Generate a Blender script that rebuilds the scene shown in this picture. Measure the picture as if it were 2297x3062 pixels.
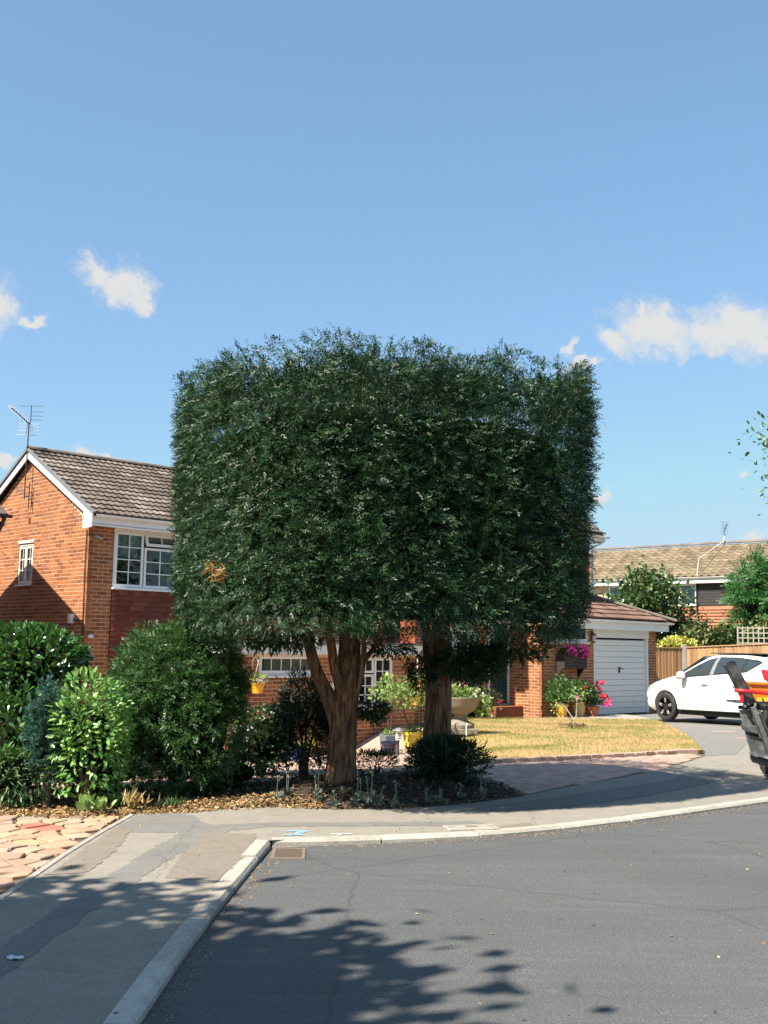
import bpy, bmesh, math, random
import numpy as np
from mathutils import Vector, Matrix
from mathutils.geometry import delaunay_2d_cdt

random.seed(7)
RNG = np.random.default_rng(7)
SC = bpy.context.scene
for _o in list(bpy.data.objects):
    bpy.data.objects.remove(_o)
COL = SC.collection
R = math.radians

# ------------------------------------------------------------------ camera
EYE = 1.6
PITCH = math.atan(407 / 3274)
ROLL = 0.016
cam = bpy.data.cameras.new('camera')
camo = bpy.data.objects.new('camera', cam)
COL.objects.link(camo)
_F = Vector((0, math.cos(PITCH), math.sin(PITCH)))
_U = Vector((0, -math.sin(PITCH), math.cos(PITCH)))
_R = Vector((1, 0, 0))
_r = _R * math.cos(ROLL) + _U * math.sin(ROLL)
_u = _U * math.cos(ROLL) - _R * math.sin(ROLL)
camo.matrix_world = Matrix(((_r.x, _u.x, -_F.x, 0), (_r.y, _u.y, -_F.y, 0), (_r.z, _u.z, -_F.z, EYE), (0, 0, 0, 1)))
cam.sensor_fit = 'HORIZONTAL'
cam.sensor_width = 36
cam.lens = 36 * 3274 / 2297
cam.clip_start = 0.1
cam.clip_end = 3000
SC.camera = camo

# ------------------------------------------------------------------ light
SUN_AZ = math.atan2(-0.75, -0.66)      # from +Y, clockwise
SUN_EL = R(50)
SKY_STRENGTH = 0.076
SUN_STRENGTH = 5.0
sun_to = Vector((math.sin(SUN_AZ) * math.cos(SUN_EL), math.cos(SUN_AZ) * math.cos(SUN_EL), math.sin(SUN_EL)))
sl = bpy.data.lights.new('sun', 'SUN')
sl.energy = SUN_STRENGTH
sl.angle = R(0.53)
sl.color = (1.0, 0.92, 0.79)
slo = bpy.data.objects.new('sun', sl)
COL.objects.link(slo)
slo.rotation_euler = (-sun_to).to_track_quat('-Z', 'Y').to_euler()
slo.location = (-20, -20, 30)
SC.view_settings.view_transform = 'Standard'
SC.view_settings.look = 'None'
SC.view_settings.exposure = 1.2
SC.view_settings.gamma = 1.0
SC.view_settings.use_curve_mapping = False
SC.render.engine = 'CYCLES'
SC.render.resolution_x = 768
SC.render.resolution_y = 1024


def pix_dir(px, py):
    """unit direction of a point of the sky, from its place over the horizon"""
    x, y = px - 1148.5, -(py - 1531)
    c, s = math.cos(ROLL), math.sin(ROLL)
    x, y = x * c - y * s, x * s + y * c
    v = Vector((x, 3274 * math.cos(PITCH) - y * math.sin(PITCH), 3274 * math.sin(PITCH) + y * math.cos(PITCH)))
    return v.normalized()


def build_world():
    w = bpy.data.worlds.new('World')
    SC.world = w
    w.use_nodes = True
    nt = w.node_tree
    n, l = nt.nodes, nt.links
    n.clear()
    out = n.new('ShaderNodeOutputWorld')
    sky = n.new('ShaderNodeTexSky')
    sky.sky_type = 'NISHITA'
    sky.sun_disc = False
    sky.sun_elevation = SUN_EL
    sky.sun_rotation = SUN_AZ
    sky.altitude = 50
    sky.air_density = 1.0
    sky.dust_density = 0.9
    sky.ozone_density = 2.0
    bg = n.new('ShaderNodeBackground')
    bg.inputs['Strength'].default_value = SKY_STRENGTH
    hs = n.new('ShaderNodeMix')
    hs.data_type = 'RGBA'
    hs.blend_type = 'MULTIPLY'
    hs.inputs[0].default_value = 1.0
    k_ = SKY_STRENGTH
    hs.inputs[7].default_value = (1.17 * k_, 1.26 * k_, 1.21 * k_, 1)
    l.new(sky.outputs[0], hs.inputs[6])
    # a camera-like soft shoulder for the whole sky, so that the horizon does not burn out
    gm_ = n.new('ShaderNodeGamma')
    gm_.inputs['Gamma'].default_value = 0.62
    l.new(hs.outputs[2], gm_.inputs['Color'])
    h2 = n.new('ShaderNodeMix')
    h2.data_type = 'RGBA'
    h2.blend_type = 'MULTIPLY'
    h2.inputs[0].default_value = 1.0
    h2.inputs[7].default_value = (0.430 / k_, 0.545 / k_, 0.665 / k_, 1)
    l.new(gm_.outputs[0], h2.inputs[6])
    cap = n.new('ShaderNodeVectorMath')
    cap.operation = 'MINIMUM'
    cap.inputs[1].default_value = (0.23 / k_, 0.325 / k_, 0.40 / k_)
    l.new(h2.outputs[2], cap.inputs[0])
    l.new(cap.outputs[0], bg.inputs['Color'])
    tc = n.new('ShaderNodeTexCoord')

    def vm(op, a, b=None, sc=None):
        k = n.new('ShaderNodeVectorMath')
        k.operation = op
        for i, q in enumerate((a, b)):
            if q is None:
                continue
            if hasattr(q, 'is_output'):
                l.new(q, k.inputs[i])
            else:
                k.inputs[i].default_value = q
        if sc is not None:
            k.inputs['Scale'].default_value = sc
        return k.outputs['Value'] if op in ('LENGTH', 'DOT_PRODUCT') else k.outputs['Vector']

    def mt(op, a, b=None):
        k = n.new('ShaderNodeMath')
        k.operation = op
        for i, q in enumerate((a, b)):
            if q is None:
                continue
            if hasattr(q, 'is_output'):
                l.new(q, k.inputs[i])
            else:
                k.inputs[i].default_value = q
        return k.outputs[0]

    def noise(vec, scale, detail, rough=0.6, col=False):
        k = n.new('ShaderNodeTexNoise')
        k.inputs['Scale'].default_value = scale
        k.inputs['Detail'].default_value = detail
        k.inputs['Roughness'].default_value = rough
        l.new(vec, k.inputs['Vector'])
        return k.outputs['Color' if col else 'Fac']
    d = tc.outputs['Generated']
    sep = n.new('ShaderNodeSeparateXYZ')
    l.new(d, sep.inputs[0])
    # sky directions ahead as slopes (x/y, z/y)
    yy = mt('MAXIMUM', sep.outputs['Y'], 0.05)
    cmb = n.new('ShaderNodeCombineXYZ')
    l.new(mt('DIVIDE', sep.outputs['X'], yy), cmb.inputs[0])
    l.new(mt('DIVIDE', sep.outputs['Z'], yy), cmb.inputs[1])
    warp = noise(cmb.outputs[0], 24, 6, 0.68, True)
    warp = vm('SUBTRACT', warp, (0.5, 0.5, 0.5))
    dd = vm('MULTIPLY', vm('ADD', cmb.outputs[0], vm('SCALE', warp, sc=0.062)), (1, 1, 0))
    total = None
    # cumulus puffs: (place, half width, half height, tilt)
    puffs = [(300, 820, 72, 64, 25), (372, 862, 100, 62, 35), (425, 905, 44, 36, 0),
             (-35, 915, 108, 88, 25), (85, 962, 52, 24, 10),
             (2200, 985, 230, 92, -3), (1960, 985, 135, 88, 12), (1850, 1020, 80, 42, 15), (1915, 935, 30, 36, 0),
             (1740, 1095, 80, 15, -14), (1690, 1060, 36, 14, -50),
             (15, 1370, 44, 28, 12), (258, 1362, 52, 28, 15), (350, 1388, 60, 17, 10),
             (2228, 1425, 20, 14, 0), (1797, 1495, 28, 18, 0), (2240, 1598, 40, 20, 0)]
    for px, py, hw, hh, tilt in puffs:
        c = pix_dir(px, py)
        mp = n.new('ShaderNodeMapping')
        mp.vector_type = 'TEXTURE'
        k = 1 / 3274
        mp.inputs['Location'].default_value = (c.x / c.y, c.z / c.y, 0)
        mp.inputs['Rotation'].default_value = (0, 0, -R(tilt))
        mp.inputs['Scale'].default_value = (hw * k, hh * k, 1)
        l.new(dd, mp.inputs['Vector'])
        g = vm('LENGTH', mp.outputs[0])
        total = g if total is None else mt('MINIMUM', total, g)
    ahead = mt('GREATER_THAN', sep.outputs['Y'], 0.3)
    total = mt('MULTIPLY', mt('EXPONENT', mt('MULTIPLY', mt('MULTIPLY', total, total), -0.85)), ahead)
    # the same fair-weather cloud elsewhere round the horizon, out of the picture
    gen = noise(vm('MULTIPLY', d, (1, 1, 2.2)), 3.2, 4, 0.55)
    away = n.new('ShaderNodeMapRange')
    away.inputs['From Min'].default_value = 0.86
    away.inputs['From Max'].default_value = 0.6
    l.new(sep.outputs['Y'], away.inputs['Value'])
    gm = n.new('ShaderNodeMapRange')
    gm.inputs['From Min'].default_value = 0.62
    gm.inputs['From Max'].default_value = 0.80
    l.new(gen, gm.inputs['Value'])
    total = mt('MAXIMUM', total, mt('MULTIPLY', gm.outputs[0], away.outputs[0]))
    fine = noise(dd, 55, 5, 0.6)
    dens = mt('ADD', total, mt('MULTIPLY', mt('SUBTRACT', fine, 0.5), 1.0))
    mr = n.new('ShaderNodeMapRange')
    mr.interpolation_type = 'SMOOTHSTEP'
    mr.inputs['From Min'].default_value = 0.20
    mr.inputs['From Max'].default_value = 0.95
    l.new(dens, mr.inputs['Value'])
    gate = mt('GREATER_THAN', total, 0.16)
    cov = mt('MULTIPLY', mt('MULTIPLY', mr.outputs[0], 0.93), gate)
    bgc = n.new('ShaderNodeBackground')
    bgc.inputs['Color'].default_value = (0.90, 0.90, 0.87, 1)
    bgc.inputs['Strength'].default_value = 0.385
    mx = n.new('ShaderNodeMixShader')
    l.new(cov, mx.inputs[0])
    l.new(bg.outputs[0], mx.inputs[1])
    l.new(bgc.outputs[0], mx.inputs[2])
    l.new(mx.outputs[0], out.inputs['Surface'])


build_world()
SC.world.cycles.sampling_method = 'MANUAL'
SC.world.cycles.sample_map_resolution = 512

# ------------------------------------------------------------------ helpers


def tag(o, label=None, cat=None, group=None, kind=None):
    if label:
        o['label'] = label
    if cat:
        o['category'] = cat
    if group:
        o['group'] = group
    if kind:
        o['kind'] = kind
    return o


def empty(name, loc=(0, 0, 0), rz=0.0, label=None, cat=None, group=None):
    o = bpy.data.objects.new(name, None)
    COL.objects.link(o)
    o.location = loc
    o.rotation_euler = (0, 0, rz)
    o.empty_display_size = 0.1
    return tag(o, label, cat, group)


def link(name, me, parent=None, mat=None):
    o = bpy.data.objects.new(name, me)
    COL.objects.link(o)
    if parent is not None:
        o.parent = parent
    if mat is not None and not me.materials:
        me.materials.append(mat)
    return o


def fast_mesh(name, V, Fc, smooth=False):
    V = np.asarray(V, np.float32)
    Fc = np.asarray(Fc, np.int32)
    me = bpy.data.meshes.new(name)
    nf, k = Fc.shape
    me.vertices.add(len(V))
    me.vertices.foreach_set('co', V.ravel())
    me.loops.add(nf * k)
    me.loops.foreach_set('vertex_index', Fc.ravel())
    me.polygons.add(nf)
    me.polygons.foreach_set('loop_start', np.arange(0, nf * k, k, dtype=np.int32))
    me.polygons.foreach_set('loop_total', np.full(nf, k, np.int32))
    if smooth:
        me.polygons.foreach_set('use_smooth', np.ones(nf, bool))
    me.update()
    me.validate()
    return me


class MB:
    def __init__(s):
        s.v, s.f, s.m, s.cur = [], [], [], 0

    def add(s, vs, fs):
        b = len(s.v)
        s.v += [tuple(q) for q in vs]
        s.f += [tuple(b + i for i in q) for q in fs]
        s.m += [s.cur] * len(fs)
        return s

    def box(s, c, d, rot=None):
        x, y, z = d[0] / 2, d[1] / 2, d[2] / 2
        vs = [Vector(q) for q in ((-x, -y, -z), (x, -y, -z), (x, y, -z), (-x, y, -z), (-x, -y, z), (x, -y, z), (x, y, z), (-x, y, z))]
        if rot is not None:
            vs = [rot @ q for q in vs]
        c = Vector(c)
        return s.add([q + c for q in vs], [(0, 3, 2, 1), (4, 5, 6, 7), (0, 1, 5, 4), (1, 2, 6, 5), (2, 3, 7, 6), (3, 0, 4, 7)])

    def span(s, lo, hi):
        return s.box([(a + b) / 2 for a, b in zip(lo, hi)], [abs(b - a) for a, b in zip(lo, hi)])

    def bar(s, p0, p1, w, h, up=(0, 0, 1)):
        """rectangular bar from p0 to p1; w across, h along 'up'"""
        p0, p1 = Vector(p0), Vector(p1)
        a = (p1 - p0)
        L = a.length
        a.normalize()
        b = Vector(up).cross(a)
        if b.length < 1e-4:
            b = Vector((1, 0, 0)).cross(a)
        b.normalize()
        c = a.cross(b)
        rot = Matrix((a, b, c)).transposed()
        return s.box((p0 + p1) / 2, (L, w, h), rot)

    def tube(s, pts, rad, n=8, cap=True):
        pts = [Vector(p) for p in pts]
        rad = rad if isinstance(rad, (list, tuple)) else [rad] * len(pts)
        rings = []
        prev = None
        for i, p in enumerate(pts):
            t = (pts[min(i + 1, len(pts) - 1)] - pts[max(i - 1, 0)]).normalized()
            if prev is None:
                a = t.cross(Vector((0, 0, 1)))
                if a.length < 0.05:
                    a = t.cross(Vector((1, 0, 0)))
            else:
                a = prev - t * prev.dot(t)
            a.normalize()
            prev = a
            b = t.cross(a)
            rings.append([p + (a * math.cos(2 * math.pi * k / n) + b * math.sin(2 * math.pi * k / n)) * rad[i] for k in range(n)])
        vs = [q for r_ in rings for q in r_]
        fs = []
        for i in range(len(rings) - 1):
            for k in range(n):
                fs.append((i * n + k, i * n + (k + 1) % n, (i + 1) * n + (k + 1) % n, (i + 1) * n + k))
        if cap:
            fs.append(tuple(range(n))[::-1])
            fs.append(tuple((len(rings) - 1) * n + k for k in range(n)))
        return s.add(vs, fs)

    def lathe(s, prof, c=(0, 0, 0), n=24, axis='z'):
        vs, fs = [], []
        for r_, z in prof:
            for k in range(n):
                a = 2 * math.pi * k / n
                if axis == 'z':
                    q = (c[0] + r_ * math.cos(a), c[1] + r_ * math.sin(a), c[2] + z)
                else:      # along y
                    q = (c[0] + r_ * math.cos(a), c[1] + z, c[2] + r_ * math.sin(a))
                vs.append(q)
        for i in range(len(prof) - 1):
            for k in range(n):
                fs.append((i * n + k, i * n + (k + 1) % n, (i + 1) * n + (k + 1) % n, (i + 1) * n + k))
        return s.add(vs, fs)

    def prism(s, poly, ax, lo, hi):
        """polygon of (a,b) pairs extruded along axis ax from lo to hi"""
        def mk(a, b, t):
            return {0: (t, a, b), 1: (a, t, b), 2: (a, b, t)}[ax]
        n = len(poly)
        vs = [mk(a, b, lo) for a, b in poly] + [mk(a, b, hi) for a, b in poly]
        fs = [tuple(range(n))[::-1], tuple(range(n, 2 * n))]
        fs += [(i, (i + 1) % n, n + (i + 1) % n, n + i) for i in range(n)]
        return s.add(vs, fs)

    def mesh(s, name, mats, smooth=False, bevel=0.0):
        me = bpy.data.meshes.new(name)
        me.from_pydata(s.v, [], s.f)
        for q in (mats if isinstance(mats, (list, tuple)) else [mats]):
            me.materials.append(q)
        bm = bmesh.new()
        bm.from_mesh(me)
        bm.faces.ensure_lookup_table()
        for i, q in enumerate(s.m):
            bm.faces[i].material_index = q
        bmesh.ops.recalc_face_normals(bm, faces=bm.faces)
        if bevel:
            bmesh.ops.bevel(bm, geom=[e for e in bm.edges if e.calc_face_angle(0) > 0.6], offset=bevel, segments=1, affect='EDGES', clamp_overlap=True)
        bm.to_mesh(me)
        bm.free()
        if smooth:
            me.polygons.foreach_set('use_smooth', np.ones(len(me.polygons), bool))
            if smooth != 'all':
                try:
                    me.set_sharp_from_angle(angle=R(smooth if isinstance(smooth, (int, float)) and smooth > 1 else 40))
                except Exception:
                    pass
        return me

    def build(s, name, mats, parent=None, smooth=False, bevel=0.0):
        return link(name, s.mesh(name, mats, smooth, bevel), parent)


# ------------------------------------------------------------------ materials
class NT:
    def __init__(s, name):
        s.mat = bpy.data.materials.new(name)
        s.mat.use_nodes = True
        s.n = s.mat.node_tree.nodes
        s.l = s.mat.node_tree.links
        s.bsdf = s.n['Principled BSDF']
        s.out = s.n['Material Output']

    def put(s, val, sock):
        if hasattr(val, 'is_output'):
            s.l.new(val, sock)
        elif isinstance(val, (tuple, list)) and len(val) == 3 and sock.type == 'RGBA':
            sock.default_value = (*val, 1)
        else:
            sock.default_value = val

    def set(s, **k):
        for a, b in k.items():
            s.put(b, s.bsdf.inputs[a.replace('_', ' ')])
        return s

    def obj(s):
        return s.n.new('ShaderNodeTexCoord').outputs['Object']

    def pos(s):
        return s.n.new('ShaderNodeNewGeometry').outputs['Position']

    def noise(s, vec, scale, detail=4, rough=0.55, col=False):
        k = s.n.new('ShaderNodeTexNoise')
        k.inputs['Scale'].default_value = scale
        k.inputs['Detail'].default_value = detail
        k.inputs['Roughness'].default_value = rough
        s.l.new(vec, k.inputs['Vector'])
        return k.outputs['Color' if col else 'Fac']

    def scale(s, vec, sc):
        k = s.n.new('ShaderNodeVectorMath')
        k.operation = 'MULTIPLY'
        s.l.new(vec, k.inputs[0])
        k.inputs[1].default_value = sc
        return k.outputs[0]

    def vor(s, vec, scale, feat='F1', out='Distance'):
        k = s.n.new('ShaderNodeTexVoronoi')
        k.feature = feat
        k.inputs['Scale'].default_value = scale
        s.l.new(vec, k.inputs['Vector'])
        return k.outputs[out]

    def ramp(s, fac, stops):
        k = s.n.new('ShaderNodeValToRGB')
        els = k.color_ramp.elements
        while len(els) < len(stops):
            els.new(0.5)
        for e, (p, c) in zip(els, stops):
            e.position = p
            e.color = (*c, 1) if len(c) == 3 else c
        s.l.new(fac, k.inputs[0])
        return k.outputs[0]

    def mapr(s, val, a, b, c=0.0, d=1.0):
        k = s.n.new('ShaderNodeMapRange')
        for i, q in zip(('From Min', 'From Max', 'To Min', 'To Max'), (a, b, c, d)):
            k.inputs[i].default_value = q
        s.l.new(val, k.inputs['Value'])
        return k.outputs[0]

    def math(s, op, a, b=0.0):
        k = s.n.new('ShaderNodeMath')
        k.operation = op
        s.put(a, k.inputs[0])
        s.put(b, k.inputs[1])
        return k.outputs[0]

    def mix(s, fac, a, b, blend='MIX'):
        k = s.n.new('ShaderNodeMix')
        k.data_type = 'RGBA'
        k.blend_type = blend
        s.put(fac, k.inputs[0])
        s.put(a, k.inputs[6])
        s.put(b, k.inputs[7])
        return k.outputs[2]

    def bump(s, h, strength=0.3, dist=0.01):
        k = s.n.new('ShaderNodeBump')
        k.inputs['Strength'].default_value = strength
        k.inputs['Distance'].default_value = dist
        s.l.new(h, k.inputs['Height'])
        s.l.new(k.outputs[0], s.bsdf.inputs['Normal'])
        return s

    def rnd(s):
        """a random number for every separate piece, joined or not"""
        a = s.n.new('ShaderNodeNewGeometry').outputs['Random Per Island']
        b = s.n.new('ShaderNodeObjectInfo').outputs['Random']
        return s.math('FRACT', s.math('ADD', a, b))


def plain(name, col, rough=0.6, var=0.12, scale=6.0, metal=0.0, bump=0.0, bscale=80, coat=0.0, spec=0.5):
    t = NT(name)
    p = t.obj()
    nz = t.noise(p, scale, 5)
    c = t.mix(nz, tuple(q * (1 - var) for q in col), tuple(min(1, q * (1 + var)) for q in col))
    t.set(Base_Color=c, Roughness=rough, Metallic=metal)
    t.bsdf.inputs['Specular IOR Level'].default_value = spec
    if coat:
        t.bsdf.inputs['Coat Weight'].default_value = coat
        t.bsdf.inputs['Coat Roughness'].default_value = 0.06
    if bump:
        t.bump(t.noise(p, bscale, 4), bump, 0.004)
    return t.mat


def leafmat(name, stops, rough=0.42, trans=0.18, spec=0.5, tcol=None):
    t = NT(name)
    c = t.ramp(t.rnd(), stops)
    t.set(Base_Color=c, Roughness=rough)
    t.bsdf.inputs['Specular IOR Level'].default_value = spec
    tr = t.n.new('ShaderNodeBsdfTranslucent')
    t.l.new(t.mix(0.35, c, tcol or (0.16, 0.30, 0.03)), tr.inputs['Color'])
    m = t.n.new('ShaderNodeMixShader')
    m.inputs[0].default_value = trans
    t.l.new(t.bsdf.outputs[0], m.inputs[1])
    t.l.new(tr.outputs[0], m.inputs[2])
    t.l.new(m.outputs[0], t.out.inputs['Surface'])
    return t.mat


M = {}


def build_materials():
    # bricks: one tone for every brick, weathering on top
    def brick(name, stops, dirt=(0.10, 0.075, 0.05)):
        t = NT(name)
        p = t.pos()
        c = t.ramp(t.rnd(), stops)
        c = t.mix(t.mapr(t.noise(p, 55, 5), 0.35, 0.75), c, tuple(q * 0.8 for q in stops[1][1]))
        big = t.noise(p, 0.9, 4)
        c = t.mix(t.mapr(big, 0.55, 0.8, 0, 0.45), c, dirt)
        t.set(Base_Color=c, Roughness=0.88)
        t.bump(t.noise(p, 140, 4), 0.35, 0.004)
        return t.mat
    M['brick'] = brick('brick_orange', [(0, (0.18, 0.052, 0.022)), (0.2, (0.31, 0.100, 0.036)), (0.55, (0.41, 0.148, 0.048)), (0.8, (0.46, 0.185, 0.064)), (0.93, (0.23, 0.070, 0.030)), (1, (0.14, 0.048, 0.028))])
    M['brick_red'] = brick('brick_red', [(0, (0.16, 0.048, 0.028)), (0.3, (0.27, 0.075, 0.036)), (0.7, (0.35, 0.105, 0.046)), (1, (0.20, 0.058, 0.034))])

    def mortar(name, c0, c1):
        t = NT(name)
        p = t.pos()
        c = t.mix(t.noise(p, 3, 6), c0, c1)
        t.set(Base_Color=c, Roughness=0.95)
        t.bump(t.noise(p, 200, 3), 0.4, 0.003)
        return t.mat
    M['mortar'] = mortar('mortar_buff', (0.50, 0.375, 0.24), (0.64, 0.50, 0.34))
    M['white'] = plain('white_upvc', (0.80, 0.80, 0.79), 0.35, 0.03, 2)
    M['white_old'] = plain('painted_white_timber', (0.74, 0.73, 0.69), 0.55, 0.08, 3, bump=0.08)
    M['cream'] = plain('cream_frame', (0.72, 0.66, 0.56), 0.45, 0.04)
    M['black'] = plain('black_plastic', (0.015, 0.015, 0.016), 0.5, 0.2)
    M['metal'] = plain('dull_aluminium', (0.42, 0.44, 0.47), 0.35, 0.15, metal=0.9)
    M['dark_metal'] = plain('dark_aerial_metal', (0.06, 0.07, 0.09), 0.45, 0.2, metal=0.6)
    M['lead'] = plain('grey_lead', (0.16, 0.17, 0.18), 0.6, 0.2)
    # glass
    t = NT('window_glass')
    gl = t.n.new('ShaderNodeBsdfGlossy')
    gl.inputs['Roughness'].default_value = 0.02
    tp = t.n.new('ShaderNodeBsdfTransparent')
    tp.inputs['Color'].default_value = (0.80, 0.86, 0.84, 1)
    fr = t.n.new('ShaderNodeFresnel')
    fr.inputs['IOR'].default_value = 1.5
    mx = t.n.new('ShaderNodeMixShader')
    t.l.new(fr.outputs[0], mx.inputs[0])
    t.l.new(tp.outputs[0], mx.inputs[1])
    t.l.new(gl.outputs[0], mx.inputs[2])
    t.l.new(mx.outputs[0], t.out.inputs['Surface'])
    M['glass'] = t.mat
    M['room'] = plain('dim_room', (0.05, 0.05, 0.052), 0.9, 0.5, 3)
    M['curtain'] = plain('net_curtain', (0.38, 0.42, 0.40), 0.9, 0.3, 30)
    # roof tiles

    def tile(name, stops, lichen=(0.30, 0.27, 0.21), amt=0.45):
        t = NT(name)
        p = t.pos()
        c = t.ramp(t.rnd(), stops)
        c = t.mix(t.mapr(t.noise(p, 8, 6, 0.7), 0.52, 0.8, 0, amt), c, lichen)
        c = t.mix(t.mapr(t.noise(p, 2.2, 4), 0.55, 0.75, 0, 0.5), c, tuple(q * 0.55 for q in stops[0][1]))
        t.set(Base_Color=c, Roughness=0.9)
        t.bump(t.noise(p, 120, 4), 0.4, 0.005)
        return t.mat
    M['tile'] = tile('brown_roof_tile', [(0, (0.082, 0.060, 0.048)), (0.5, (0.115, 0.086, 0.070)), (0.85, (0.15, 0.115, 0.095)), (1, (0.22, 0.18, 0.15))])
    M['tile_g'] = tile('rust_brown_roof_tile', [(0, (0.11, 0.060, 0.046)), (0.5, (0.15, 0.085, 0.066)), (1, (0.20, 0.12, 0.095))], (0.26, 0.17, 0.08), 0.5)
    M['tile_far'] = tile('tan_roof_tile', [(0, (0.135, 0.100, 0.062)), (0.5, (0.19, 0.145, 0.092)), (1, (0.25, 0.195, 0.125))], (0.30, 0.17, 0.07), 0.3)
    M['hang'] = tile('clay_hanging_tile', [(0, (0.13, 0.032, 0.020)), (0.6, (0.17, 0.042, 0.026)), (1, (0.22, 0.062, 0.036))], (0.14, 0.07, 0.05), 0.35)
    M['hang_light'] = tile('bright_clay_hanging_tile', [(0, (0.30, 0.062, 0.030)), (1, (0.38, 0.085, 0.042))], (0.2, 0.07, 0.04), 0.3)
    M['ridge'] = tile('ridge_tile', [(0, (0.13, 0.10, 0.085)), (1, (0.20, 0.16, 0.13))], (0.30, 0.24, 0.14), 0.7)
    # ground
    t = NT('road_tarmac')
    p = t.pos()
    c = t.mix(t.noise(p, 0.7, 6), (0.084, 0.088, 0.089), (0.124, 0.127, 0.125))
    st = t.noise(t.scale(p, (0.55, 5.0, 1)), 1.6, 6, 0.65)
    c = t.mix(t.mapr(st, 0.50, 0.74, 0, 0.65), c, (0.165, 0.162, 0.152))
    c = t.mix(t.mapr(t.noise(t.scale(p, (0.25, 0.8, 1)), 0.9, 5, 0.7), 0.48, 0.7, 0, 0.55), c, (0.046, 0.047, 0.048))
    wv = t.vor(t.mix(0.12, p, t.noise(p, 3, 4, 0.6, True)), 0.42, 'DISTANCE_TO_EDGE')
    c = t.mix(t.mapr(wv, 0.0, 0.006, 0.6, 0), c, (0.02, 0.02, 0.02))
    ag = t.vor(p, 95)
    c = t.mix(t.mapr(ag, 0.15, 0.65, 0, 0.75), c, (0.055, 0.056, 0.058))
    c = t.mix(t.mapr(t.noise(p, 85, 3), 0.60, 0.72, 0, 0.7), c, (0.24, 0.235, 0.22))
    t.set(Base_Color=c, Roughness=0.92)
    t.bump(t.math('ADD', ag, t.noise(p, 60, 4)), 0.5, 0.006)
    M['road'] = t.mat

    def foot(name, a, b, grit):
        t = NT(name)
        p = t.pos()
        c = t.mix(t.noise(p, 1.1, 6), a, b)
        c = t.mix(t.mapr(t.noise(p, 7, 6, 0.7), 0.45, 0.75, 0, 0.6), c, tuple(q * 0.62 for q in a))
        c = t.mix(t.mapr(t.noise(p, 2.3, 5, 0.7), 0.5, 0.72, 0, 0.5), c, tuple(q * 0.66 for q in a))
        cr = t.vor(t.mix(0.10, p, t.noise(p, 5, 4, 0.6, True)), 0.75, 'DISTANCE_TO_EDGE')
        c = t.mix(t.mapr(cr, 0.0, 0.006, 0.55, 0), c, tuple(q * 0.25 for q in a))
        c = t.mix(t.mapr(t.noise(p, 90, 3), 0.56, 0.7, 0, 0.8), c, grit)
        c = t.mix(t.mapr(t.vor(p, 110), 0.1, 0.5, 0.0, 0.55), c, tuple(q * 0.5 for q in a))
        t.set(Base_Color=c, Roughness=0.94)
        t.bump(t.noise(p, 110, 4), 0.45, 0.005)
        return t.mat
    M['pave'] = foot('footway_tarmac', (0.27, 0.245, 0.205), (0.37, 0.335, 0.28), (0.50, 0.46, 0.39))
    M['pave_brown'] = foot('footway_tarmac_patch', (0.22, 0.185, 0.15), (0.29, 0.245, 0.20), (0.44, 0.39, 0.32))
    M['pave_dark'] = foot('footway_trench_patch', (0.19, 0.182, 0.168), (0.25, 0.24, 0.22), (0.36, 0.345, 0.31))
    M['drive'] = foot('driveway_tarmac', (0.20, 0.195, 0.18), (0.29, 0.28, 0.26), (0.40, 0.385, 0.35))
    M['concrete'] = foot('kerb_concrete', (0.38, 0.35, 0.30), (0.50, 0.465, 0.40), (0.60, 0.56, 0.50))
    t = NT('kerb_stone_concrete')
    p = t.pos()
    c = t.ramp(t.rnd(), [(0, (0.30, 0.27, 0.225)), (0.5, (0.40, 0.37, 0.32)), (1, (0.48, 0.445, 0.385))])
    c = t.mix(t.mapr(t.noise(p, 9, 6, 0.7), 0.42, 0.72, 0, 0.6), c, (0.20, 0.175, 0.14))
    c = t.mix(t.mapr(t.noise(p, 70, 3), 0.56, 0.72, 0, 0.6), c, (0.58, 0.54, 0.47))
    t.set(Base_Color=c, Roughness=0.93)
    t.bump(t.noise(p, 80, 5), 0.6, 0.006)
    M['kerb'] = t.mat
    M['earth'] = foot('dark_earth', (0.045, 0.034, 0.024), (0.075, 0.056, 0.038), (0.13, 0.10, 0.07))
    M['land'] = foot('rough_ground', (0.13, 0.12, 0.07), (0.18, 0.15, 0.085), (0.22, 0.18, 0.1))
    M['joint'] = foot('sandy_joint', (0.13, 0.09, 0.055), (0.19, 0.135, 0.085), (0.28, 0.21, 0.14))
    t = NT('dry_lawn_soil')
    p = t.pos()
    c = t.mix(t.noise(p, 0.8, 5), (0.33, 0.215, 0.08), (0.46, 0.325, 0.135))
    c = t.mix(t.mapr(t.noise(p, 0.55, 4), 0.55, 0.72, 0, 0.65), c, (0.22, 0.20, 0.06))
    t.set(Base_Color=c, Roughness=0.95)
    t.bump(t.noise(p, 60, 4), 0.5, 0.01)
    M['lawn'] = t.mat

    def stone(name, stops):
        t = NT(name)
        p = t.pos()
        c = t.ramp(t.rnd(), stops)
        c = t.mix(t.mapr(t.noise(p, 18, 6, 0.7), 0.4, 0.75, 0, 0.5), c, (0.40, 0.32, 0.24))
        c = t.mix(t.mapr(t.noise(p, 90, 3), 0.58, 0.72, 0, 0.5), c, (0.25, 0.2, 0.15))
        c = t.mix(t.mapr(t.noise(p, 4, 6, 0.75), 0.42, 0.7, 0, 0.55), c, (0.20, 0.15, 0.10))
        t.set(Base_Color=c, Roughness=0.9)
        t.bump(t.noise(p, 45, 5), 0.4, 0.006)
        return t.mat
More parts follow.
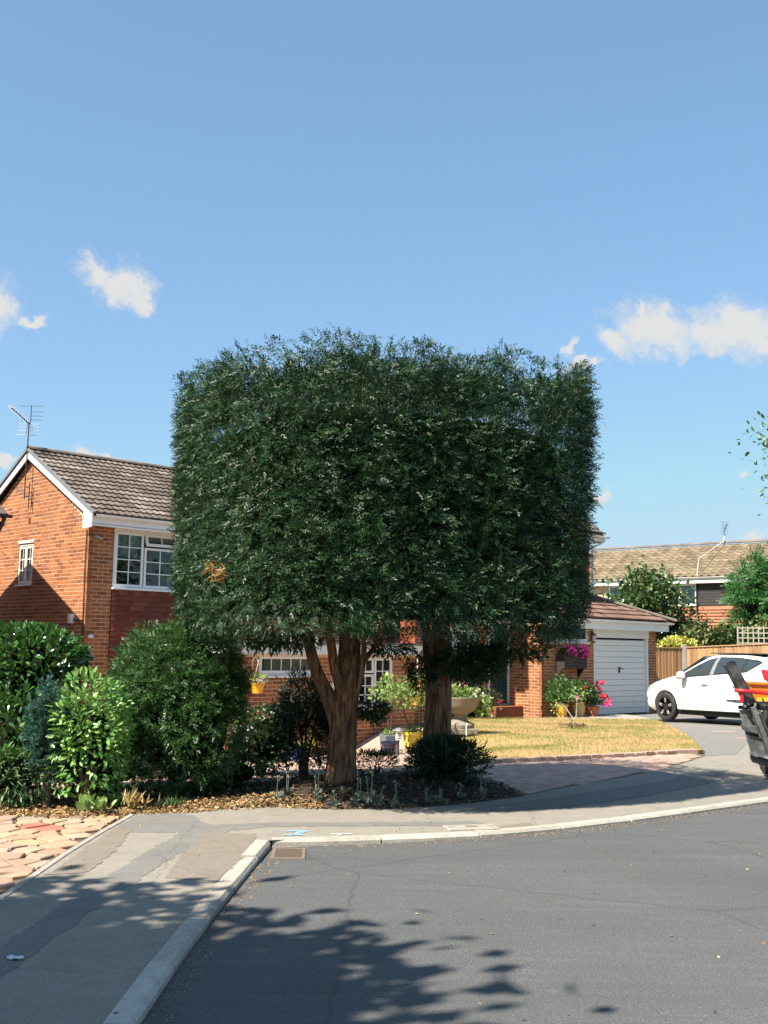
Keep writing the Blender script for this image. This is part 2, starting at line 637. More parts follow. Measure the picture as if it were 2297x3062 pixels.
    M['crazy'] = stone('crazy_paving_stone', [(0, (0.40, 0.29, 0.20)), (0.25, (0.44, 0.28, 0.17)), (0.4, (0.40, 0.19, 0.125)), (0.55, (0.42, 0.33, 0.235)), (0.7, (0.48, 0.31, 0.14)), (0.85, (0.29, 0.255, 0.215)), (0.95, (0.41, 0.22, 0.155)), (1, (0.33, 0.26, 0.20))])
    M['crazy_red'] = stone('red_paving_stone', [(0, (0.52, 0.10, 0.075)), (1, (0.52, 0.11, 0.085))])
    M['paver'] = stone('pink_block_paver', [(0, (0.40, 0.24, 0.19)), (0.4, (0.47, 0.30, 0.24)), (0.75, (0.52, 0.36, 0.29)), (1, (0.36, 0.23, 0.19))])
    # vegetation
    M['cypress'] = leafmat('cypress_spray', [(0, (0.005, 0.021, 0.008)), (0.35, (0.010, 0.038, 0.012)), (0.7, (0.019, 0.060, 0.017)), (0.92, (0.036, 0.090, 0.025)), (0.988, (0.055, 0.095, 0.028)), (1, (0.15, 0.10, 0.035))], 0.45, 0.08, 0.35)
    M['cypress_brown'] = leafmat('dead_cypress_spray', [(0, (0.30, 0.17, 0.05)), (1, (0.44, 0.27, 0.09))], 0.6, 0.1, 0.3, (0.3, 0.2, 0.05))
    M['core'] = plain('gap_shade_twigs', (0.009, 0.011, 0.007), 1.0, 0.5, 12, spec=0.0)  # near-black twig colour stands in for shade deep in the foliage
    M['bush'] = leafmat('clipped_bush_spray', [(0, (0.013, 0.050, 0.014)), (0.4, (0.028, 0.090, 0.022)), (0.8, (0.055, 0.145, 0.036)), (0.97, (0.09, 0.20, 0.05)), (1, (0.30, 0.19, 0.07))], 0.42, 0.16, 0.5)
    M['juniper'] = leafmat('dark_juniper_spray', [(0, (0.010, 0.030, 0.018)), (0.6, (0.018, 0.050, 0.028)), (1, (0.03, 0.075, 0.04))], 0.5, 0.12, 0.4)
    M['blue_con'] = leafmat('blue_conifer_spray', [(0, (0.035, 0.095, 0.075)), (0.6, (0.060, 0.145, 0.11)), (1, (0.095, 0.20, 0.15))], 0.55, 0.15, 0.3, (0.08, 0.2, 0.1))
    M['laurel'] = leafmat('laurel_leaf', [(0, (0.022, 0.070, 0.018)), (0.5, (0.042, 0.125, 0.028)), (0.85, (0.075, 0.19, 0.042)), (1, (0.16, 0.25, 0.07))], 0.24, 0.14, 0.9)
    M['laurel_light'] = leafmat('bright_laurel_leaf', [(0, (0.10, 0.25, 0.05)), (0.5, (0.17, 0.35, 0.08)), (0.9, (0.25, 0.43, 0.12)), (1, (0.33, 0.45, 0.14))], 0.34, 0.22, 0.7)
    M['leaf'] = leafmat('mid_green_leaf', [(0, (0.035, 0.095, 0.025)), (0.5, (0.065, 0.15, 0.038)), (1, (0.11, 0.21, 0.06))], 0.42, 0.25)
    M['leaf_dark'] = leafmat('dark_green_leaf', [(0, (0.016, 0.045, 0.016)), (0.6, (0.03, 0.075, 0.024)), (1, (0.05, 0.105, 0.035))], 0.4, 0.2)
    M['leaf_pale'] = leafmat('pale_lime_leaf', [(0, (0.16, 0.27, 0.07)), (0.5, (0.25, 0.36, 0.11)), (1, (0.36, 0.43, 0.17))], 0.5, 0.3)
    M['leaf_yellow'] = leafmat('yellow_leaf', [(0, (0.40, 0.42, 0.06)), (0.5, (0.55, 0.53, 0.10)), (1, (0.66, 0.62, 0.20))], 0.5, 0.25, tcol=(0.5, 0.5, 0.05))
    M['leaf_magnolia'] = leafmat('magnolia_leaf', [(0, (0.030, 0.068, 0.024)), (0.45, (0.060, 0.115, 0.036)), (0.8, (0.11, 0.165, 0.055)), (0.96, (0.16, 0.19, 0.08)), (1, (0.36, 0.17, 0.08))], 0.38, 0.2)
    M['leaf_olive'] = leafmat('olive_leaf', [(0, (0.09, 0.12, 0.04)), (0.6, (0.17, 0.19, 0.07)), (1, (0.27, 0.27, 0.11))], 0.5, 0.2)
    M['far_con'] = leafmat('far_conifer_spray', [(0, (0.025, 0.10, 0.028)), (0.5, (0.05, 0.165, 0.042)), (1, (0.09, 0.24, 0.06))], 0.45, 0.15)
    M['silver'] = leafmat('woolly_silver_leaf', [(0, (0.10, 0.125, 0.10)), (1, (0.21, 0.24, 0.20))], 0.8, 0.1, 0.2, (0.3, 0.35, 0.25))
    M['petal_white'] = leafmat('white_petal', [(0, (0.72, 0.72, 0.70)), (1, (0.85, 0.85, 0.82))], 0.6, 0.2, 0.3, (0.8, 0.8, 0.75))
    M['petal_pink'] = leafmat('magenta_petal', [(0, (0.62, 0.03, 0.25)), (0.5, (0.75, 0.06, 0.36)), (1, (0.80, 0.16, 0.48))], 0.6, 0.2, 0.3, (0.8, 0.1, 0.4))
    M['petal_red'] = leafmat('crimson_petal', [(0, (0.50, 0.008, 0.03)), (0.7, (0.65, 0.02, 0.06)), (1, (0.72, 0.10, 0.16))], 0.6, 0.2, 0.3, (0.7, 0.05, 0.05))
    M['petal_mix'] = leafmat('mixed_petal', [(0, (0.70, 0.32, 0.50)), (0.5, (0.78, 0.66, 0.66)), (1, (0.78, 0.72, 0.35))], 0.6, 0.2, 0.3, (0.7, 0.6, 0.5))
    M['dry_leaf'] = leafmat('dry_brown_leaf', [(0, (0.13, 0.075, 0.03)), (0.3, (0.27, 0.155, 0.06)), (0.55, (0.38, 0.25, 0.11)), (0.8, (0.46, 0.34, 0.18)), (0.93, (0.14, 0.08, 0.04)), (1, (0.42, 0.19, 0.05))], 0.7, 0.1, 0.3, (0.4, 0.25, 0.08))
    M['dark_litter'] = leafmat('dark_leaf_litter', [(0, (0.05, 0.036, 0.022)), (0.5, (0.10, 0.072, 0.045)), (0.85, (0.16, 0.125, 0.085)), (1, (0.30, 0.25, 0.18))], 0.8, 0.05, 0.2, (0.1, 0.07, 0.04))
    M['dry_shrub'] = leafmat('parched_orange_leaf', [(0, (0.42, 0.22, 0.05)), (1, (0.62, 0.40, 0.12))], 0.7, 0.2, 0.3, (0.5, 0.3, 0.08))
    M['grass'] = leafmat('parched_grass', [(0, (0.26, 0.17, 0.07)), (0.45, (0.45, 0.325, 0.145)), (0.75, (0.60, 0.47, 0.25)), (0.95, (0.28, 0.23, 0.09)), (1, (0.18, 0.18, 0.06))], 0.75, 0.25, 0.3, (0.5, 0.42, 0.12))
    M['grass_green'] = leafmat('greenish_grass', [(0, (0.16, 0.18, 0.05)), (1, (0.33, 0.30, 0.10))], 0.75, 0.25, 0.3)
    t = NT('cypress_bark')
    p = t.pos()
    st = t.noise(t.scale(p, (14, 14, 1.5)), 2.2, 7, 0.7)
    c = t.ramp(st, [(0.34, (0.035, 0.018, 0.011)), (0.45, (0.15, 0.078, 0.043)), (0.56, (0.32, 0.175, 0.095)), (0.70, (0.46, 0.28, 0.17))])
    t.set(Base_Color=c, Roughness=0.92)
    t.bump(t.math('ADD', st, t.math('MULTIPLY', t.noise(t.scale(p, (30, 30, 3)), 2, 4), 0.5)), 1.0, 0.05)
    M['bark'] = t.mat
    M['twig'] = plain('twig_bark', (0.13, 0.095, 0.065), 0.9, 0.3, 20)
    M['pale_twig'] = plain('pale_branch_bark', (0.40, 0.37, 0.32), 0.85, 0.2, 20)


build_materials()

# ------------------------------------------------------------------ ground shape
A46 = R(46)
DU = Vector((math.sin(A46), math.cos(A46), 0))
NV = Vector((math.cos(A46), -math.sin(A46), 0))
C0 = Vector((-5.672, 21, 0))
HOUSE_RZ = math.atan2(DU.y, DU.x)


def UV(u, v, z=0.0):
    return C0 + DU * u + NV * v + Vector((0, 0, z))


def smooth(a, b, x):
    t = min(1, max(0, (x - a) / (b - a)))
    return t * t * (3 - 2 * t)


def H(x, y):
    """height of the made ground over the road"""
    q = Vector((x, y, 0)) - C0
    u, v = q.dot(DU), q.dot(NV)
    patio = -0.47 + 0.55 * min(1, max(0, (v - 3.2) / 5.2))
    lawn = -0.05 + 0.085 * smooth(2.5, 9.5, v)
    k = smooth(4.1, 5.6, u)
    g = patio * (1 - k) + lawn * k
    b = smooth(7.6, 9.0, v)
    g = g * (1 - b) + 0.038 * b
    if y > 55:
        g *= max(0.0, 1 - (y - 55) / 30)
    return g


def sheet(name, poly, mat, off=0.0, step=0.4, hf=None, parent=None, kind='structure', skirt=0.0, mound=None):
    hf = hf or H
    pts = [Vector(q) for q in poly]
    dense = []
    for i, a in enumerate(pts):
        b = pts[(i + 1) % len(pts)]
        n = max(1, int((b - a).length / step))
        dense += [a.lerp(b, k / n) for k in range(n)]
    xs, ys = [p.x for p in dense], [p.y for p in dense]
    inner = []
    y = min(ys) + step / 2
    while y < max(ys):
        x = min(xs) + step / 2
        while x < max(xs):
            inner.append(Vector((x + random.uniform(-.1, .1) * step, y + random.uniform(-.1, .1) * step)))
            x += step
        y += step
    n = len(dense)
    vs, es, fs, *_ = delaunay_2d_cdt(dense + inner, [(i, (i + 1) % n) for i in range(n)], [], 1, 1e-5)
    co = [(p.x, p.y, hf(p.x, p.y) + off + (mound(p.x, p.y) if mound else 0)) for p in vs]
    me = bpy.data.meshes.new(name)
    fs = [tuple(f) for f in fs]
    me.from_pydata(co, [], fs)
    bm = bmesh.new()
    bm.from_mesh(me)
    bmesh.ops.recalc_face_normals(bm, faces=bm.faces)
    bm.normal_update()
    if sum(f.normal.z for f in bm.faces) < 0:
        bmesh.ops.reverse_faces(bm, faces=bm.faces)
    if skirt:
        ed = [e for e in bm.edges if len(e.link_faces) == 1]
        r_ = bmesh.ops.extrude_edge_only(bm, edges=ed)
        for q in r_['geom']:
            if isinstance(q, bmesh.types.BMVert):
                q.co.z -= skirt
    bm.to_mesh(me)
    bm.free()
    o = link(name, me, parent, mat)
    if kind:
        o['kind'] = kind
    return o


def inside(poly, x, y):
    c = False
    j = len(poly) - 1
    for i in range(len(poly)):
        xi, yi = poly[i][0], poly[i][1]
        xj, yj = poly[j][0], poly[j][1]
        if (yi > y) != (yj > y) and x < (xj - xi) * (y - yi) / (yj - yi) + xi:
            c = not c
        j = i
    return c


# outlines on the ground, metres
KERB_L = [(-1.0, -6.0), (-1.0, 0.0), (-1.0, 4.5), (-0.99, 5.9), (-0.95, 7.1), (-0.89, 8.4), (-0.86, 9.02)]          # road side
KERB_R = [(-0.86, 9.10), (-0.36, 9.19), (0.05, 9.31), (0.5, 9.48), (1.05, 9.74), (1.7, 10.15), (2.42, 10.68), (3.25, 11.35), (4.2, 12.13), (5.2, 13.0), (6.4, 14.3), (7.6, 16.2), (8.6, 19.0)]
BED_F = [(-2.24, 10.36), (-1.8, 10.52), (-1.4, 10.80), (-0.93, 10.97), (-0.43, 10.82), (0.21, 10.96), (0.9, 11.45), (1.29, 11.89), (1.56, 12.16)]
BED_B = [(1.44, 12.9), (1.30, 13.6), (1.0, 14.3), (0.55, 14.75), (0.1, 14.4), (-0.32, 13.8), (-0.92, 13.05), (-1.28, 12.75), (-1.9, 12.6), (-2.6, 12.8), (-4.2, 13.0), (-7.5, 13.0), (-7.5, 10.15), (-3.43, 10.13), (-2.52, 10.16)]
BED = BED_F + BED_B
PAV_F = [(1.58, 12.20), (2.2, 13.05), (2.99, 14.01), (3.97, 15.35), (4.99, 17.12)]
BORD = [(1.0, 15.0), (1.45, 15.42), (1.71, 15.68), (2.74, 16.25), (3.87, 16.95), (4.65, 17.5), (5.0, 17.62)]
LAWN_R = [(5.16, 17.86), (5.82, 21.03), (6.31, 24.35), (6.62, 26.7)]
STRIP = [(-2.30, 3.0), (-2.30, 6.9), (-2.32, 8.4), (-2.30, 9.4), (-2.26, 10.30)]


def offset_line(line, d):
    out = []
    for i, p in enumerate(line):
        a = Vector(line[max(0, i - 1)])
        b = Vector(line[min(len(line) - 1, i + 1)])
        t = (b - a).normalized()
        nn = Vector((-t.y, t.x))
        out.append((p[0] + nn.x * d, p[1] + nn.y * d))
    return out


KL_IN = offset_line(KERB_L, 0.125)
KR_IN = offset_line(KERB_R, 0.125)


PZ = 0.048


def HP(x, y):      # footway: full kerb on the left, dropped round the turning head
    return PZ - 0.018 * smooth(-0.2, 1.6, x)


def build_ground():
    # base land to the horizon
    xs = np.concatenate([np.linspace(-600, -20, 10), np.linspace(-16, 24, 61), np.linspace(30, 600, 10)])
    ys = np.concatenate([np.linspace(-600, -20, 8), np.linspace(-12, 70, 112), np.linspace(80, 900, 10)])
    V, Fc = [], []
    roadp = KERB_L + KERB_R + [(30, 19), (30, -12), (-1, -12)]
    for y in ys:
        for x in xs:
            nearroad = y < 9 or any(inside(roadp, x + a, y + b) for a in (-.9, 0, .9) for b in (-.9, 0, .9))
            z = -0.14 if nearroad else (H(x, y) - 0.04 if (-16 < x < 24 and y < 70) else -0.05)
            V.append((x, y, z))
    nx = len(xs)
    for j in range(len(ys) - 1):
        for i in range(nx - 1):
            Fc.append((j * nx + i, j * nx + i + 1, (j + 1) * nx + i + 1, (j + 1) * nx + i))
    g = link('ground', fast_mesh('ground', V, Fc), None, M['land'])
    g['kind'] = 'structure'
    # road
    sheet('road', KERB_L + KERB_R[1:] + [(30, 24), (30, -6)], M['road'], 0, 1.0, lambda x, y: 0.0)
    # footway
    foot = KL_IN + KR_IN[1:] + [(7.3, 21.5), (5.75, 18.2), (5.02, 17.25), (4.99, 17.12)] + PAV_F[::-1][1:] + BED_F[::-1] + STRIP[::-1] + [(-2.30, -6)]
    pv = sheet('pavement', foot, M['pave'], 0, 0.35, HP)
    # old repairs in the tarmac: thin sheets laid over it
    pats = [('dark', [(-2.22, 10.25), (-1.9, 10.47), (-1.72, 10.30), (-1.45, 9.75), (-1.62, 9.35), (-2.25, 9.35)]),
            ('dark', [(-1.62, 9.75), (-0.95, 9.98), (0.1, 10.12), (0.9, 10.30), (1.0, 10.10), (0.2, 9.92), (-0.9, 9.75), (-1.25, 9.52), (-1.5, 8.4), (-1.62, 7.2), (-1.78, 5.0), (-2.0, 5.0), (-1.86, 7.2), (-1.75, 8.4)]),
            ('brown', [(-1.42, 9.40), (-1.02, 9.36), (-1.0, 8.3), (-1.06, 7.5), (-1.44, 7.6), (-1.46, 8.5)]),
            ('brown', [(-2.23, 9.6), (-2.08, 9.55), (-1.98, 8.4), (-2.0, 7.7), (-2.24, 7.6)]),
            ('dark', [(0.95, 11.2), (2.3, 12.5), (3.6, 13.9), (4.4, 15.4), (4.75, 15.2), (4.0, 13.6), (2.9, 12.3), (1.9, 11.35), (1.0, 10.95)]),
            ('brown', [(1.03, 10.06), (1.38, 10.30), (1.42, 10.12), (1.06, 9.82)])]
    def ragged(pl, a=0.02):
        out = []
        for i in range(len(pl)):
            p, q = Vector(pl[i]), Vector(pl[(i + 1) % len(pl)])
            n = max(1, int((q - p).length / 0.07))
            out += [tuple(p.lerp(q, k / n) + Vector((random.uniform(-a, a), random.uniform(-a, a)))) for k in range(n)]
        return out
    for i, (k, pl) in enumerate(pats):
        pl = ragged(pl)
        sheet('pavement_patch', pl, M['pave_' + k], 0.0016 + 0.0005 * i, 0.25, HP, pv, None)
    # blue and white utility paint marks by the kerb
    t = NT('utility_paint')
    p = t.pos()
    wear = t.mapr(t.noise(p, 26, 5, 0.75), 0.40, 0.62)
    tr = t.n.new('ShaderNodeBsdfTransparent')
    mx = t.n.new('ShaderNodeMixShader')
    t.set(Base_Color=t.mix(t.math('GREATER_THAN', t.n.new('ShaderNodeObjectInfo').outputs['Object Index'], 0.5), (0.25, 0.50, 0.75), (0.75, 0.75, 0.72)), Roughness=0.8)
    t.l.new(wear, mx.inputs[0])
    t.l.new(t.bsdf.outputs[0], mx.inputs[1])
    t.l.new(tr.outputs[0], mx.inputs[2])
    t.l.new(mx.outputs[0], t.out.inputs['Surface'])
    for i, pl in enumerate(([(-0.80, 9.30), (-0.62, 9.32), (-0.60, 9.36), (-0.78, 9.36)], [(-0.72, 9.34), (-0.66, 9.34), (-0.60, 9.52), (-0.68, 9.52)], [(-0.80, 9.49), (-0.60, 9.52), (-0.60, 9.55), (-0.80, 9.53)],
                            [(-0.40, 9.38), (-0.22, 9.42), (-0.22, 9.45), (-0.40, 9.42)], [(-0.36, 9.34), (-0.32, 9.34), (-0.28, 9.45), (-0.32, 9.45)])):
        o = sheet('paint_mark', pl, t.mat, 0.006, 0.2, HP, pv, None)
        o.pass_index = 1 if i > 2 else 0
    # planting bed with a low mound under the conifers

    def edge_d(x, y):
        d = 9.0
        for a, b in zip(BED_F, BED_F[1:]):
            a, b, q = Vector(a), Vector(b), Vector((x, y))
            k = max(0, min(1, (q - a).dot(b - a) / (b - a).length_squared))
            d = min(d, (q - a.lerp(b, k)).length)
        return d

    def mound(x, y):
        return -0.012 + smooth(0.0, 0.6, edge_d(x, y)) * 0.15 * math.exp(-((x + 0.1) / 1.3) ** 2 - ((y - 12.3) / 0.9) ** 2) + 0.015 * math.sin(7 * x) * math.sin(6 * y)
    globals()['bed_h'] = lambda x, y: H(x, y) + 0.002 + mound(x, y)
    sheet('planting_bed', BED, M['earth'], 0.002, 0.3, H, None, 'structure', 0.1, mound)
    # forecourt
    FORE = PAV_F + [(5.04, 17.4)] + BORD[::-1] + [(0.2, 15.6), (-0.4, 17.2), (-1.4, 17.4), (-3.7, 16.0), (-6.5, 14.5), (-7.0, 13.1), (-4.2, 12.9), (-2.6, 12.7), (-1.9, 12.5), (-1.28, 12.65), (-0.92, 12.95), (-0.32, 13.7), (0.1, 14.3), (0.55, 14.65), (1.0, 14.2), (1.3, 13.5), (1.44, 12.8)]
    fo = sheet('forecourt', FORE, M['joint'], -0.012, 0.4)
    PATIO = [(-0.4, 17.2), (0.2, 15.6), (1.0, 15.0), (1.2, 17.5), (0.9, 20.5), (1.0, 23.6), (-3.6, 19.5), (-6.5, 17.6), (-7.0, 14.2), (-3.7, 16.0), (-1.4, 17.4)]
    sheet('patio', PATIO, M['paver'], 0.004, 0.4)
    build_pavers(fo, FORE)
    # lawn
    LAWN = [(p[0] + 0.06, p[1] + 0.12) for p in BORD] + LAWN_R + [(4.6, 27.1), (2.0, 26.6), (1.2, 24.6), (1.0, 22), (1.2, 18)]
    globals()['LAWN'] = LAWN
    lw = sheet('lawn', LAWN, M['lawn'], 0.03, 0.4, H, None, 'structure', 0.12)
    # edging bricks along the lawn
    bm_ = MB().box((0, 0, 0), (0.215, 0.10, 0.075)).mesh('edging_brick', M['paver'], bevel=0.008)
    for i in range(len(BORD) - 1):
        a, b = Vector(BORD[i]), Vector(BORD[i + 1])
        n = max(1, round((b - a).length / 0.225))
        for k in range(n):
            p = a.lerp(b, (k + .5) / n)
            d = (b - a).normalized()
            o = link('edging_brick', bm_, lw)
            o.location = (p.x - d.y * 0.05, p.y + d.x * 0.05, H(p.x, p.y) + 0.012 + random.uniform(-.006, .006))
            o.rotation_euler = (random.uniform(-.03, .03), 0, math.atan2(d.y, d.x) + random.uniform(-.03, .03))
    # shared tarmac drive in front of the garage
    DRIVE = [(4.99, 17.12), (5.04, 17.4)] + [(p[0] + 0.03, p[1]) for p in LAWN_R] + [(4.6, 27.15), (3.9, 26.6), (6.0, 30.2), (10, 35), (16, 35), (13, 22), (9, 19.5), (6.9, 20.5), (5.6, 17.6)]
    DRIVE = [(5.0, 17.14), (5.2, 17.86), (5.85, 21.03), (6.34, 24.35), (6.62, 26.75), (4.6, 27.2), (3.9, 26.9), (6.2, 29.3), (7.6, 30.6), (9.4, 34.4), (20, 34), (20, 24), (9, 20.5), (6.6, 20.0), (5.6, 17.55)]
    dr = sheet('driveway', DRIVE, M['drive'], -0.004, 0.5)
    for pl in ([(6.75, 22.6), (7.3, 22.7), (7.28, 22.9), (6.72, 22.8)], [(6.6, 20.6), (7.05, 20.75), (7.03, 20.98), (6.55, 20.82)]):
        sheet('brick_patch', pl, M['paver'], 0.001, 0.3, H, dr, None)
    # garden slab strip along the garage and house
    sheet('house_path', [(1.6, 25.0), (2.1, 26.55), (3.9, 26.85), (6.2, 29.25), (6.55, 28.6), (6.6, 26.75), (4.6, 27.15), (2.3, 26.4), (1.4, 24.8)][:6] + [(4.6, 26.65), (2.2, 26.2), (1.55, 24.6)], M['concrete'], 0.03, 0.4)
    return pv


def build_pavers(parent, poly):
    """200 x 100 blocks in stretcher courses parallel to the footway"""
    pm = MB().box((0, 0, 0), (0.196, 0.096, 0.05)).mesh('paver', M['paver'], bevel=0.006)
    ang = math.atan2(4.9, 3.4)
    t, nn = Vector((math.cos(ang), math.sin(ang))), Vector((-math.sin(ang), math.cos(ang)))
    cells = []
    o0 = Vector((1.58, 12.2))
    for j in range(-140, 80):
        for i in range(-60, 60):
            p = o0 + t * (i * 0.2 + (0.1 if j % 2 else 0)) + nn * (j * 0.1)
            ok = all(inside(poly, p.x + t.x * a + nn.x * b, p.y + t.y * a + nn.y * b) for a in (-.09, .09) for b in (-.045, .045))
            if ok and -7 < p.x < 5.2:
                cells.append(p)
    cells.sort(key=lambda p: (0 if p.x > 0.9 else 1, p.y))
    mb = MB()
    for k, p in enumerate(cells):
        z = H(p.x, p.y) - 0.028 + random.uniform(-.003, .003)
        e = (random.uniform(-.012, .012), random.uniform(-.012, .012), ang + random.uniform(-.012, .012))
        if k < 300:
            o = link('paver', pm, parent)
            o.location = (p.x, p.y, z)
            o.rotation_euler = e
        else:
            from mathutils import Euler
            mb.box((p.x, p.y, z), (0.196, 0.096, 0.05), Euler(e).to_matrix())
    mb.build('distant_pavers', M['paver'], parent)['kind'] = 'stuff'


def build_kerbs():
    root = bpy.data.objects.new('kerb', None)
    COL.objects.link(root)
    root['kind'] = 'structure'

    def run(line, hf, length=0.915):
        pts = [Vector(p) for p in line]
        cum = [0]
        for a, b in zip(pts, pts[1:]):
            cum.append(cum[-1] + (b - a).length)

        def at(s):
            s = min(max(s, 0), cum[-1] - 1e-6)
            for i in range(len(pts) - 1):
                if s <= cum[i + 1]:
                    return pts[i].lerp(pts[i + 1], (s - cum[i]) / (cum[i + 1] - cum[i]))
        s = 0
        while s < cum[-1] - 0.1:
            e = min(s + length - 0.016, cum[-1])
            vs, fs = [], []
            dz = random.uniform(-.006, .006)
            dn = random.uniform(-.005, .005)
            N_ = 4
            for k in range(N_ + 1):
                p = at(s + (e - s) * k / N_)
                q = at(min(s + (e - s) * k / N_ + 0.05, cum[-1]))
                q0 = at(max(s + (e - s) * k / N_ - 0.05, 0))
                d = (q - q0).normalized()
                nn = Vector((-d.y, d.x))
                top = hf(p.x, p.y) + 0.006 + dz
                for w, z in ((0, -0.12), (0, top - 0.022), (0.02, top), (0.122, top), (0.122, -0.12)):
                    vs.append((p.x + nn.x * (w + dn), p.y + nn.y * (w + dn), z))
            for k in range(N_):
                for m in range(4):
                    fs.append((k * 5 + m, k * 5 + m + 1, (k + 1) * 5 + m + 1, (k + 1) * 5 + m))
            fs += [(0, 1, 2, 3, 4), tuple(N_ * 5 + m for m in (4, 3, 2, 1, 0))]
            MB().add(vs, fs).build('kerb_stone', M['kerb'], root)
            s += length
    run([(-1.0, -2.6)] + KERB_L[2:], HP)
    run(KERB_R[:9] + [(5.2, 13.0), (6.4, 14.3)], HP)
    # grit and weeds in the channel are left to the road material; narrow concrete edging by the crazy paving
    pts = [Vector(p) for p in STRIP]
    mb_pts = []
    for a, b in zip(pts, pts[1:]):
        n = max(1, round((b - a).length / 0.9))
        for k in range(n):
            mb_pts.append((a.lerp(b, k / n), a.lerp(b, (k + 1) / n - 0.008)))
    er = bpy.data.objects.new('path_edging', None)
    COL.objects.link(er)
    er['kind'] = 'structure'
    for a, b in mb_pts:
        MB().bar((a.x, a.y, PZ - 0.042), (b.x, b.y, PZ - 0.042), 0.05, 0.1).build('edging_slab', M['concrete'], er, bevel=0.004)


def clip_poly(poly, p, nrm):
    out = []
    for i in range(len(poly)):
        a, b = poly[i], poly[(i + 1) % len(poly)]
        da, db = (a - p).dot(nrm), (b - p).dot(nrm)
        if da <= 0:
            out.append(a)
        if (da < 0 < db) or (db < 0 < da):
            out.append(a.lerp(b, da / (da - db)))
    return out


def build_crazy():
    region = [(-2.33, 4.0), (-2.33, 6.9), (-2.35, 8.4), (-2.33, 9.4), (-2.29, 10.30), (-2.52, 10.18), (-3.43, 10.15), (-5.0, 10.15), (-5.0, 4.0)]
    base = sheet('crazy_paving', region, M['joint'], 0.0, 0.4, lambda x, y: PZ - 0.018)
    rs = random.Random(4)
    pts = []
    tries = 0
    while len(pts) < 240 and tries < 20000:
        tries += 1
        p = Vector((rs.uniform(-4.4, -2.25), rs.uniform(5.6, 10.4)))
        if all(abs((p - q).x) + 0.8 * abs((p - q).y) > 0.15 + 0.16 * rs.random() ** 2 for q in pts):
            pts.append(p)
    for k, p in enumerate(pts):
        poly = [Vector(q) for q in ((-5, 4), (-2.345, 4), (-2.345, 10.2), (-5, 10.12))]
        for q in pts:
            if q is not p and (q - p).length < 1.6:
                m = (p + q) / 2
                nn = (q - p).normalized()
                poly = clip_poly(poly, m - nn * (0.009 + 0.012 * rs.random()), nn)
                if len(poly) < 3:
                    break
        if len(poly) < 3:
            continue
        if not inside(region, p.x, p.y):
            continue
        n = len(poly)
        c = sum(poly, Vector((0, 0))) / n
        poly = [q + Vector((rs.uniform(-.008, .008), rs.uniform(-.008, .008))) for q in poly]
        zt = PZ + 0.002 + rs.uniform(-.003, .005)
        tx, ty = rs.uniform(-.008, .008), rs.uniform(-.008, .008)

        def zz(q):
            return zt + (q.x - c.x) * tx + (q.y - c.y) * ty
        inset = [q + (c - q).normalized() * 0.008 for q in poly]
        vs = [(q.x, q.y, 0.0) for q in poly] + [(q.x, q.y, zz(q) - 0.006) for q in poly] + [(q.x, q.y, zz(q)) for q in inset]
        fs = [(i, (i + 1) % n, n + (i + 1) % n, n + i) for i in range(n)] + [(n + i, n + (i + 1) % n, 2 * n + (i + 1) % n, 2 * n + i) for i in range(n)] + [tuple(range(2 * n, 3 * n))]
        red = (p - Vector((-2.92, 9.55))).length < 0.17
        MB().add(vs, fs).build('paving_stone', M['crazy_red' if red else 'crazy'], base)


build_ground()
build_kerbs()
build_crazy()

# ------------------------------------------------------------------ buildings


def to_pix(p):
    d = Vector(p) - Vector((0, 0, EYE))
    f = d.dot(_F)
    if f < 0.1:
        return (-9e9, -9e9, f)
    return (1148.5 + 3274 * d.dot(_r) / f, 1531 - 3274 * d.dot(_u) / f, f)


def frame_matrix(O, T, Nn):
    T, Nn = Vector(T), Vector(Nn)
    Y = -Nn
    return Matrix(((T.x, Y.x, 0, O[0]), (T.y, Y.y, 0, O[1]), (T.z, Y.z, 1, O[2]), (0, 0, 0, 1)))


BL, BH, JT = 0.213, 0.062, 0.013


